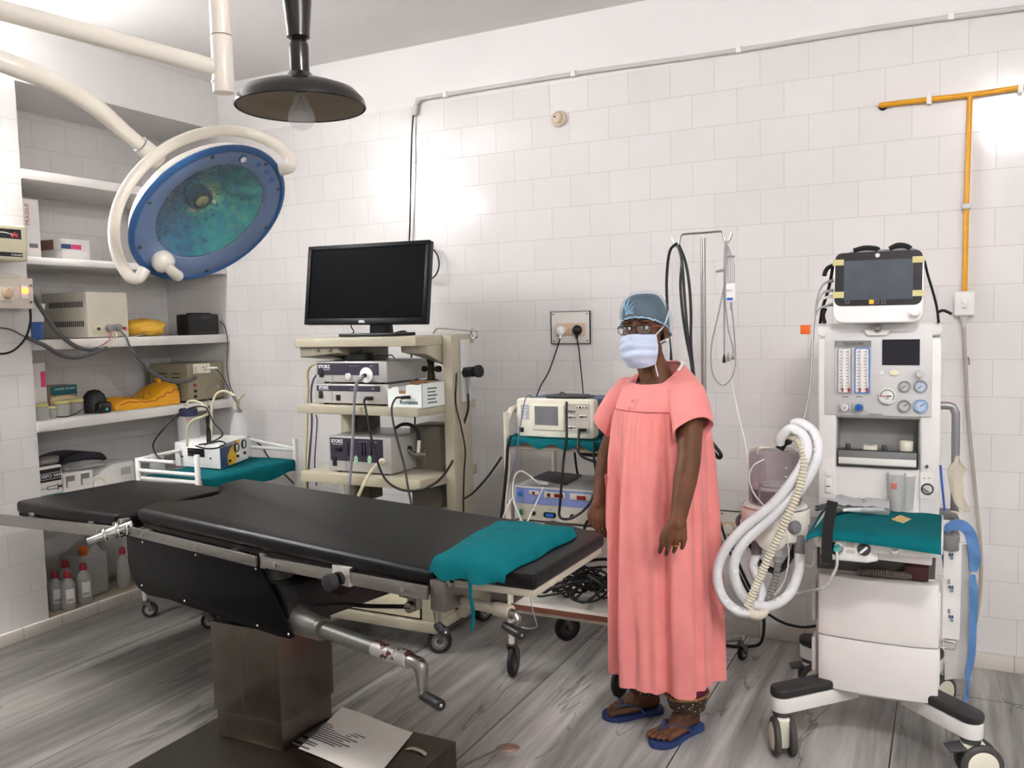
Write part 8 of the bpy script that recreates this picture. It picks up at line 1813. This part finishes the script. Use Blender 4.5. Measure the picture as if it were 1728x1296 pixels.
# eyes
eyew = mat('eye white', (206, 200, 194), .2, var=.01); iris = mat('dark iris', (34, 22, 16), .1)
hsk = mat('eyelid skin', (92, 58, 38), .55, spec=.3)
for s in (-1, 1):
    c = V(s * .0305, -.0755, 0.0)
    b = MB(); b.ell(Hd_(*c), .0122, .0122, .0122, 20, 14); q = pp(b, 'eye', eyew)
    lk = (V(.10, -1, .02)).normalized(); o_ = HM.to_3x3() @ lk; ctr = Hd_(*c)
    M = frame(ctr, o_.cross(V(0, 0, 1)) * -1, (0, 0, 1))
    b = MB(); b.lathe([(.0058, .0108), (.0055, .0112), (.001, .0124)], n=18, M=frame(ctr, V(0, 0, 1).cross(o_), (0, 0, 1))); pp(b, 'iris', iris, q)
    for nm, tilt, ang in (('upper_lid', -1.0, 1.02), ('lower_lid', 1.0, .95)):
        # a cap of a slightly larger ball, its pole above or below the eye
        ax0 = (HM.to_3x3() @ V(0, -.25, 1 if nm == 'upper_lid' else -1)).normalized(); u = HM.to_3x3() @ V(1, 0, 0); v = ax0.cross(u)
        Mx = Matrix(((u.x, v.x, ax0.x, ctr.x), (u.y, v.y, ax0.y, ctr.y), (u.z, v.z, ax0.z, ctr.z), (0, 0, 0, 1)))
        b = MB(); b.lathe([(.0139 * math.sin(ang * k / 8), .0139 * math.cos(ang * k / 8)) for k in range(9)], n=22, M=Mx, caps=False); pp(b, nm, hsk, q)
        if nm == 'upper_lid':
            b = MB(); b.tube([Mx @ V(.0141 * math.sin(ang) * math.cos(a), .0141 * math.sin(ang) * math.sin(a), .0141 * math.cos(ang)) for a in [PI * (.06 + .88 * k / 10) * (-1) for k in range(11)]], .0011, 6, 1); pp(b, 'lash_line', black_ink, q)
    b = MB(); b.tube([Hd_(s * .012, -.0865, .020), Hd_(s * .026, -.0855, .0275), Hd_(s * .042, -.077, .0265), Hd_(s * .055, -.061, .019)], [.002, .0034, .0028, .001], 8, 4, flat=.6); pp(b, 'eyebrow', black_ink)
b = MB(); b.ell(Hd_(0, -.0905, .034), .0026, .0016, .0026, 10, 6); pp(b, 'bindi', mat('dark red dot', (60, 20, 20), .5))
# glasses
b = MB(); gf = mat('dark metal spectacle frame', (34, 28, 26), .3, .5)
def gl(s): return [Hd_(s * (.0345 + x), -.1025 + .22 * abs(x) * (1 if x * s > -9 else 1) * .4 + (.010 if x > .01 else 0), -.008 + z) for x, z in ((-.025, .010), (-.02, .0145), (0, .0155), (.02, .0145), (.0265, .009), (.024, -.006), (.014, -.0135), (-.008, -.0145), (-.02, -.010), (-.025, 0))]
for s in (-1, 1): b.tube(gl(s) , .0013, 6, 0, closed=True); b.tube(gl(s)[:5], .0021, 6, 3)
b.tube([Hd_(-.0095, -.1, .001), Hd_(0, -.104, .004), Hd_(.0095, -.1, .001)], .0014, 6, 3); g_ = pp(b, 'spectacles', gf)
for s in (-1, 1):
    q = gl(s); b = MB(); b.rings([[p + V(0, -.0003, 0) for p in q], [p + V(0, .0003, 0) for p in q]]); pp(b, 'spectacle_lens', mat('spectacle glass', (235, 240, 240), .03, alpha=.05, var=0, spec=.1), g_)
    b = MB(); b.tube([Hd_(s * .0605, -.088, .001), Hd_(s * .069, -.070, .002), Hd_(s * .076, -.02, .002), Hd_(s * .079, .012, -.002)], [.0026, .003, .0026, .002], 8, 4, flat=.6); pp(b, 'temple_arm', mat('red temple', (150, 40, 34), .35) if s > 0 else gf, g_)
# pearl stud and chain
b = MB(); b.ell(Hd_(.079, .0, -.048), .006, .006, .006, 14, 10); pp(b, 'pearl_stud', mat('pearl', (226, 216, 204), .2))
b = MB(); b.tube([Hd_(.02, -.045, -.115) , W(.03, -.06, 1.292), W(-.003, -.079, 1.25)], .0013, 6, 5); b.tube([Hd_(-.035, -.03, -.115), W(-.036, -.055, 1.292), W(-.006, -.079, 1.25)], .0013, 6, 5); pp(b, 'necklace', mat('brown gold chain', (112, 72, 40), .35, .7))
b = MB()
# ring on the ring finger
a = (kL - wL).normalized(); k_ = kL + camr * (.019 * .5); b.torus(frame(k_ + a * .018 - tow * -.006, camr, tow), .0108, .0018, 18, 6); pp(b, 'ring', mat('gold', (212, 160, 70), .25, 1.0))
# hair under the cap
hair = mat('black hair', (24, 21, 21), .5, var=.2, vs=40, stretch=(1, 1, 6))
# bouffant cap
capm = mat('pale blue gauze cap', (166, 204, 228), .7, alpha=.2, var=.12, vs=24, bump=.5, bs=160)
N = 60
def caprows(rx, ry, oy, lowoff, top, bul, wk, puff):
    rows = []
    for i in range(15):
        v = i / 14; row = []
        for j in range(N):
            a = 2 * PI * j / N; fr_ = (1 - math.cos(a)) / 2                  # 0 at the back (+y), 1 at the front
            low = -.066 + .100 * fr_ ** .8 + lowoff                           # lower edge: nape to brow
            t_ = v * PI / 2; z = low + (top - low) * math.sin(t_) ** .9
            k = math.cos(t_) ** .55
            bulge = 1 + bul * math.sin(PI * min(1, v * 1.6)) * (1 - .5 * fr_)
            wr_ = wk * (.0026 * math.sin(a * 19 + 3 * math.sin(a * 3)) * (1 - v) + .0012 * math.sin(a * 31 + v * 5))
            row.append(Hd_((rx * bulge + wr_) * k * math.sin(a), oy + (ry * bulge + wr_) * k * math.cos(a) + puff * (1 - fr_) * math.sin(PI * min(1, v * 2.2)) * k, z))
        rows.append(row)
    return rows
b = MB(); b.rings(caprows(.0775, .0965, .0125, .010, .117, 0, 0, 0), False, True); pp(b, 'hair', hair)
rows = caprows(.0815, .1035, .0145, 0, .127, .10, 1, .018)
b = MB(); b.rings(rows, False, True); cp = pp(b, 'bouffant_cap', capm)
capb = mat('gathered cap edge', (166, 204, 226), .7, alpha=.7, var=.08, vs=60, bump=.6, bs=200)
b = MB(); P = [rows[0][j].lerp(rows[1][j], .1) for j in range(N)]; b.tube([p + (HM.to_3x3() @ V(0, 0, .002 * math.sin(j * 2.4))) for j, p in enumerate(P)], .0034, 8, 0, closed=True); pp(b, 'gathered_edge', capb, cp)
kn0 = Hd_(-.028, -.084, .05)
b = MB(); b.ell(kn0, .006, .005, .006, 10, 8)
for k in range(9):
    a = -.9 + 1.0 * k / 3; e_ = Hd_(-.028 + .062 * math.cos(a), -.084 + .03 * abs(math.cos(a)) ** 1.3 + .012, .05 + .052 * math.sin(a) * (1 if math.sin(a) > 0 else .3))
    b.tube([kn0, kn0.lerp(e_, .5) + (HM.to_3x3() @ V(0, -.010, .004)), e_], [.005, .0065, .003], 6, 4, flat=.35)
pp(b, 'gathered_pleats', capb, cp)
# mask
maskm = mat('pale blue mask cloth', (196, 208, 232), .8, var=.03, vs=30)
g = []
nu, nv = 26, 18
for i in range(nv + 1):
    v = i / nv; row = []
    for j in range(nu + 1):
        u = -1 + 2 * j / nu; a = u * 1.22
        rx = (.066 + .007 * math.sin(PI * v)) * (1 - .16 * max(0, v - .55) / .45); ry = .082 + .010 * math.sin(PI * v) - .022 * max(0, v - .72) / .28
        nose = .013 * math.exp(-(u / .2) ** 2) * max(0, 1 - v * 2.0)
        pl_ = .0042 * math.sin(v * 22 + 1.2 * math.sin(3 * u + 1)) * math.sin(PI * v) * (1 - .35 * abs(u))
        x = (rx + pl_) * math.sin(a); y = -.026 - (ry + nose + pl_) * math.cos(a)
        z = -.027 - .016 * u * u * 0 - .100 * v - .012 * v * math.cos(u * 1.5) + .006 * math.cos(u * 1.5) * (1 - v) - .010 * math.sin(PI * v) * u * u * 0
        row.append(Hd_(x, y, z))
    g.append(row)
b = MB(); b.sheet(g, -.0015); mk = pp(b, 'face_mask', maskm, sharp=80)
tie = mat('white mask tie', (222, 222, 230), .8, var=.02)
b = MB()
for s in (-1, 1):
    e = g[0][nu if s > 0 else 0]; f = g[nv][nu if s > 0 else 0]; m = g[nv // 2][nu if s > 0 else 0]
    b.tube([f, m, e], .0035, 6, 4, flat=.5)
    b.tube([e, Hd_(s * .074, -.012, .0), Hd_(s * .081, .015, .034), Hd_(s * .074, .06, .06)], [.0035, .004, .0042, .003], 8, 5, flat=.5)
f = g[nv][nu]; b.tube([f, f + HM.to_3x3() @ V(.004, -.002, -.02), f + HM.to_3x3() @ V(.008, .0, -.042)], [.0035, .0052, .0056], 8, 4, flat=.35)
b.tube([Hd_(.06, .075, -.04), Hd_(.058, .08, -.09), Hd_(.055, .075, -.125)], [.004, .009, .010], 8, 4, flat=.25)
pp(b, 'mask_ties', tie, mk)
# gown
pink = NT('salmon pink cotton')
tc = pink.n('ShaderNodeTexCoord'); nz = pink.n('ShaderNodeTexNoise', Scale=9.0, Detail=3.0); pink.l(tc, 'Object', nz, 0)
rp = pink.n('ShaderNodeValToRGB'); rp.color_ramp.elements[0].position = .3; rp.color_ramp.elements[0].color = lin((220, 130, 127)); rp.color_ramp.elements[1].position = .7; rp.color_ramp.elements[1].color = lin((230, 140, 136)); pink.l(nz, 0, rp, 0); pink.l(rp, 0, pink.b, 'Base Color')
n2 = pink.n('ShaderNodeTexNoise', Scale=700.0, Detail=1.0); bp = pink.n('ShaderNodeBump', Strength=.25, Distance=.001); pink.l(tc, 'Object', n2, 0); pink.l(n2, 0, bp, 'Height'); pink.l(bp, 0, pink.b, 'Normal')
pink.b.inputs['Roughness'].default_value = .85; pink.b.inputs['Sheen Weight'].default_value = .15; pk = pink.m
def lerpt(z, T):
    for (a, *p), (c, *q) in zip(T, T[1:]):
        if a <= z <= c: f = (z - a) / (c - a); return [x + (y - x) * f for x, y in zip(p, q)]
    return T[0][1:] if z < T[0][0] else T[-1][1:]
#       z     ax    ay    cy    fold
GT = [(.10, .205, .190, .015, .034), (.45, .201, .186, .012, .034), (.80, .195, .179, .008, .028), (1.00, .188, .170, .006, .018), (1.12, .178, .154, .004, .008), (1.168, .172, .142, .004, .0015), (1.18, .170, .140, .004, 0), (1.215, .166, .118, .006, 0)]
def gown_pt(a, z, off=0.0):
    rx, ry, cy, fd = lerpt(z, GT)
    q_ = .62 * math.sin(6 * a + .6 + .35 * math.sin(z * 4)) + .42 * math.sin(11 * a + 2.1 - .3 * z) + .2 * math.sin(21 * a + 1)
    f = fd * (q_ - .35 * abs(q_) ** .5 * (1 if q_ < 0 else .3)) * (.8 + .2 * math.cos(a))
    up_ = max(0, min(1, (z - .85) / .3))
    f += .0048 * up_ * (1 if z < 1.17 else 0) * math.sin(30 * a) * (1 if abs(a) < 1.6 else .3)
    return W((rx + f + off) * math.sin(a), cy - (ry + f + off) * math.cos(a), z)
NG = 180
zs = [.209 + .961 * k / 44 for k in range(45)] + [1.172, 1.195, 1.215]
rows = []
for z in zs:
    rows.append([gown_pt(-PI + 2 * PI * j / NG, z if z > .2095 else .207 + .006 * math.sin(3 * (-PI + 2 * PI * j / NG) + 2.0) ) for j in range(NG)])
def yoke(rx, ry, cy, zb, drop):
    return [W(rx * math.sin(a), cy - ry * math.cos(a), zb - drop * ((1 + math.cos(a)) / 2) ** 1.5) for a in [-PI + 2 * PI * j / NG for j in range(NG)]]
rows += [yoke(.163, .108, .008, 1.250, .012), yoke(.150, .099, .009, 1.276, .026), yoke(.122, .090, .008, 1.300, .042), yoke(.099, .086, .004, 1.318, .068), yoke(.083, .079, .001, 1.330, .098), yoke(.079, .0765, .001, 1.331, .102)]
b = MB(); b.rings(rows, False, False)
# turned-under hem
b.rings([rows[0], [p.lerp(W(0, 0, p.z), .03) + V(0, 0, .004) for p in rows[0]]], False, False)
gw = pp(b, 'gown', pk, sharp=80)
def sleeve(sh, hemc, r0, r1, bend, tilt, nm):
    d = (hemc - sh).normalized(); n = 40; rs = []
    u = d.cross(V(0, 0, 1)).normalized(); v = d.cross(u)
    for k in range(17):
        t_ = k / 16; c = sh.lerp(hemc, t_) + bend * math.sin(PI * t_); r = r0 + (r1 - r0) * t_ ** 1.2
        if k == 0: r *= .55
        if k == 1: r *= .85
        rs.append([c + u * ((r + .0022 * math.sin(5 * a + t_ * 4) * t_) * math.cos(a)) + v * (r * .92 + .002 * math.sin(4 * a + 2)) * math.sin(a) + d * (tilt * math.cos(a - .6) * t_ * r) for a in [2 * PI * j / n for j in range(n)]])
    q = MB(); q.rings(rs, True, False); q.rings([rs[-1], [p.lerp(hemc, .05) for p in rs[-1]], [p.lerp(sh, .1).lerp(hemc.lerp(sh, .1), .08) for p in rs[-1]]], False, False)
    for rr in (15,):
        pass
    return pp(q, nm, pk, gw, sharp=80)
hL = ay(1169, 727, 2.775); hR = ay(1022, 722, 3.005)
sleeve(W(.112, .004, 1.252), hL, .066, .070, (hL - W(0, 0, hL.z)).normalized() * .012, .25, 'sleeve')
sleeve(W(-.112, .004, 1.252), hR, .064, .066, (hR - W(0, 0, hR.z)).normalized() * .012, .25, 'sleeve')
# yoke seam, placket, buttons, pocket, neck binding
b = MB(); b.tube([gown_pt(a, 1.170, .0022) for a in [-1.5 + 3.0 * k / 60 for k in range(61)]], .0016, 5, 1); pp(b, 'yoke_seam', mat('darker pink seam', (190, 96, 92), .9), gw)
b = MB(); b.sheet([[W(x, -.0, 0) * 0 + gown_pt(x / .15, z, .0028) for x in (-.016, -.005, .006, .016)] for z in (1.212, 1.195, 1.18, 1.172)], -.002); pp(b, 'placket', pk, gw, sharp=80)
for z in (1.205, 1.182):
    c = gown_pt(0, z, .006); b = MB(); b.lathe([(.0062, -.001), (.0065, .001), (.005, .002), (.001, .0014)], n=16, M=frame(c, PMx.to_3x3() @ V(1, 0, 0), (0, 0, 1))); pp(b, 'button', mat('pink button', (220, 140, 136), .35), gw)
b = MB(); a0_, a1_ = -1.55, -.75
b.sheet([[gown_pt(a0_ + (a1_ - a0_) * j / 12, z, .012 if i == 0 else .006) for j in range(13)] for i, z in enumerate((.925, .88, .83, .78, .735))], -.003); pp(b, 'pocket', pk, gw, sharp=80)
b = MB(); b.tube([p + V(0, 0, .0015) for p in rows[-2]], .0035, 6, 0, closed=True); pp(b, 'neck_binding', pk, gw)
b = MB(); b.tube([rows[-2][j] + V(0, 0, .004) for j in range(NG - 42, NG - 8, 3)] , .006, 8, 2, flat=.5); pp(b, 'white_collar', white_pl, gw)
# trousers and cuffs
mar = NT('maroon striped cotton')
tc = mar.n('ShaderNodeTexCoord'); wv = mar.n('ShaderNodeTexWave', Scale=14.0, Distortion=.6, Detail=1.0); wv.bands_direction = 'X'; mar.l(tc, 'Object', wv, 0)
rp = mar.n('ShaderNodeValToRGB'); rp.color_ramp.elements[0].position = .82; rp.color_ramp.elements[0].color = lin((100, 22, 52)); rp.color_ramp.elements[1].position = .9; rp.color_ramp.elements[1].color = lin((206, 130, 150)); mar.l(wv, 'Fac', rp, 0); mar.l(rp, 0, mar.b, 'Base Color'); mar.b.inputs['Roughness'].default_value = .8
seq = NT('brown sequinned cuff')
tc = seq.n('ShaderNodeTexCoord'); vo = seq.n('ShaderNodeTexVoronoi', Scale=70.0); seq.l(tc, 'Object', vo, 0)
rp = seq.n('ShaderNodeValToRGB'); rp.color_ramp.elements[0].position = .18; rp.color_ramp.elements[0].color = lin((200, 176, 140)); rp.color_ramp.elements[1].position = .3; rp.color_ramp.elements[1].color = lin((52, 36, 26)); seq.l(vo, 'Distance', rp, 0); seq.l(rp, 0, seq.b, 'Base Color'); seq.b.inputs['Roughness'].default_value = .5
for (hl, te, s) in feet:
    d = (te - hl).normalized(); an = hl + d * .055
    def rg(z, r, e=1.15): return [an + (W(s * .085, 0, 0) - an) * max(0, min(1, (z - .1) / .5)) * .8 + d * (r * e * math.cos(a)) + V(-d.y, d.x, 0) * (r * math.sin(a)) + V(0, 0, z + .008 * math.cos(a) * (1 if z < .14 else 0)) - V(0, 0, 0) + d * .003 * math.sin(5 * a) for a in [2 * PI * j / 32 for j in range(32)]]
    def flat(r): return [V(p.x, p.y, p.z) for p in r]
    b = MB(); b.rings([flat(rg(z, r)) for z, r in ((.36, .064), (.25, .068), (.19, .070), (.15, .071))], False, False); tr = pp(b, 'trouser_leg', mar.m)
    b = MB(); b.rings([flat(rg(z, r)) for z, r in ((.151, .0705), (.135, .068), (.105, .062), (.088, .057), (.09, .052))], False, False); pp(b, 'cuff', seq.m, tr)
    b = MB(); b.tube(flat(rg(.151, .072)), .0055, 8, 0, closed=True); pp(b, 'gold_braid', mat('gold braid', (160, 120, 70), .5, .3, var=.3, vs=120), tr)
# flip-flops
sole_m = mat('navy blue rubber sole', (36, 56, 104), .6, var=.05); strap_m = mat('blue grey rubber strap', (58, 66, 104), .5)
for hl, te, s in feet:
    d = (te - hl).normalized(); sd = V(-d.y, d.x, 0); L = (te - hl).length
    ins = -sd if (sd.dot(PO - hl) < 0) else sd
    out = []
    for t_, w in ((-.06, .0), (-.045, .022), (.0, .034), (.1, .038), (.25, .036), (.4, .036), (.55, .042), (.7, .047), (.82, .048), (.93, .040), (1.0, .026), (1.045, .008)): out.append((t_, w))
    pts = [hl + d * (L * t_) + ins * (w + .003 * t_) for t_, w in out] + [hl + d * (L * t_) - ins * w for t_, w in out[::-1]]
    b = MB(); b.prism([(p.x, p.y) for p in pts], .001, .020, bev=.004, seg=2); so = pp(b, 'flip_flop', sole_m)
    post_ = hl + d * (L * .80) + ins * .016
    b = MB()
    for q in (1, -1):
        b.tube([hl + d * (L * .36) + ins * q * .039 + V(0, 0, .018), hl + d * (L * .46) + ins * q * .038 + V(0, 0, .044), hl + d * (L * .60) + ins * (.012 + q * .022) + V(0, 0, .056), hl + d * (L * .72) + ins * (.014 + q * .006) + V(0, 0, .050), post_ + V(0, 0, .040)], [.007, .0085, .0085, .007, .0055], 8, 5, flat=.55)
    b.cyl(post_ + V(0, 0, .018), post_ + V(0, 0, .044), .0045, n=8); pp(b, 'toe_strap', strap_m, so)
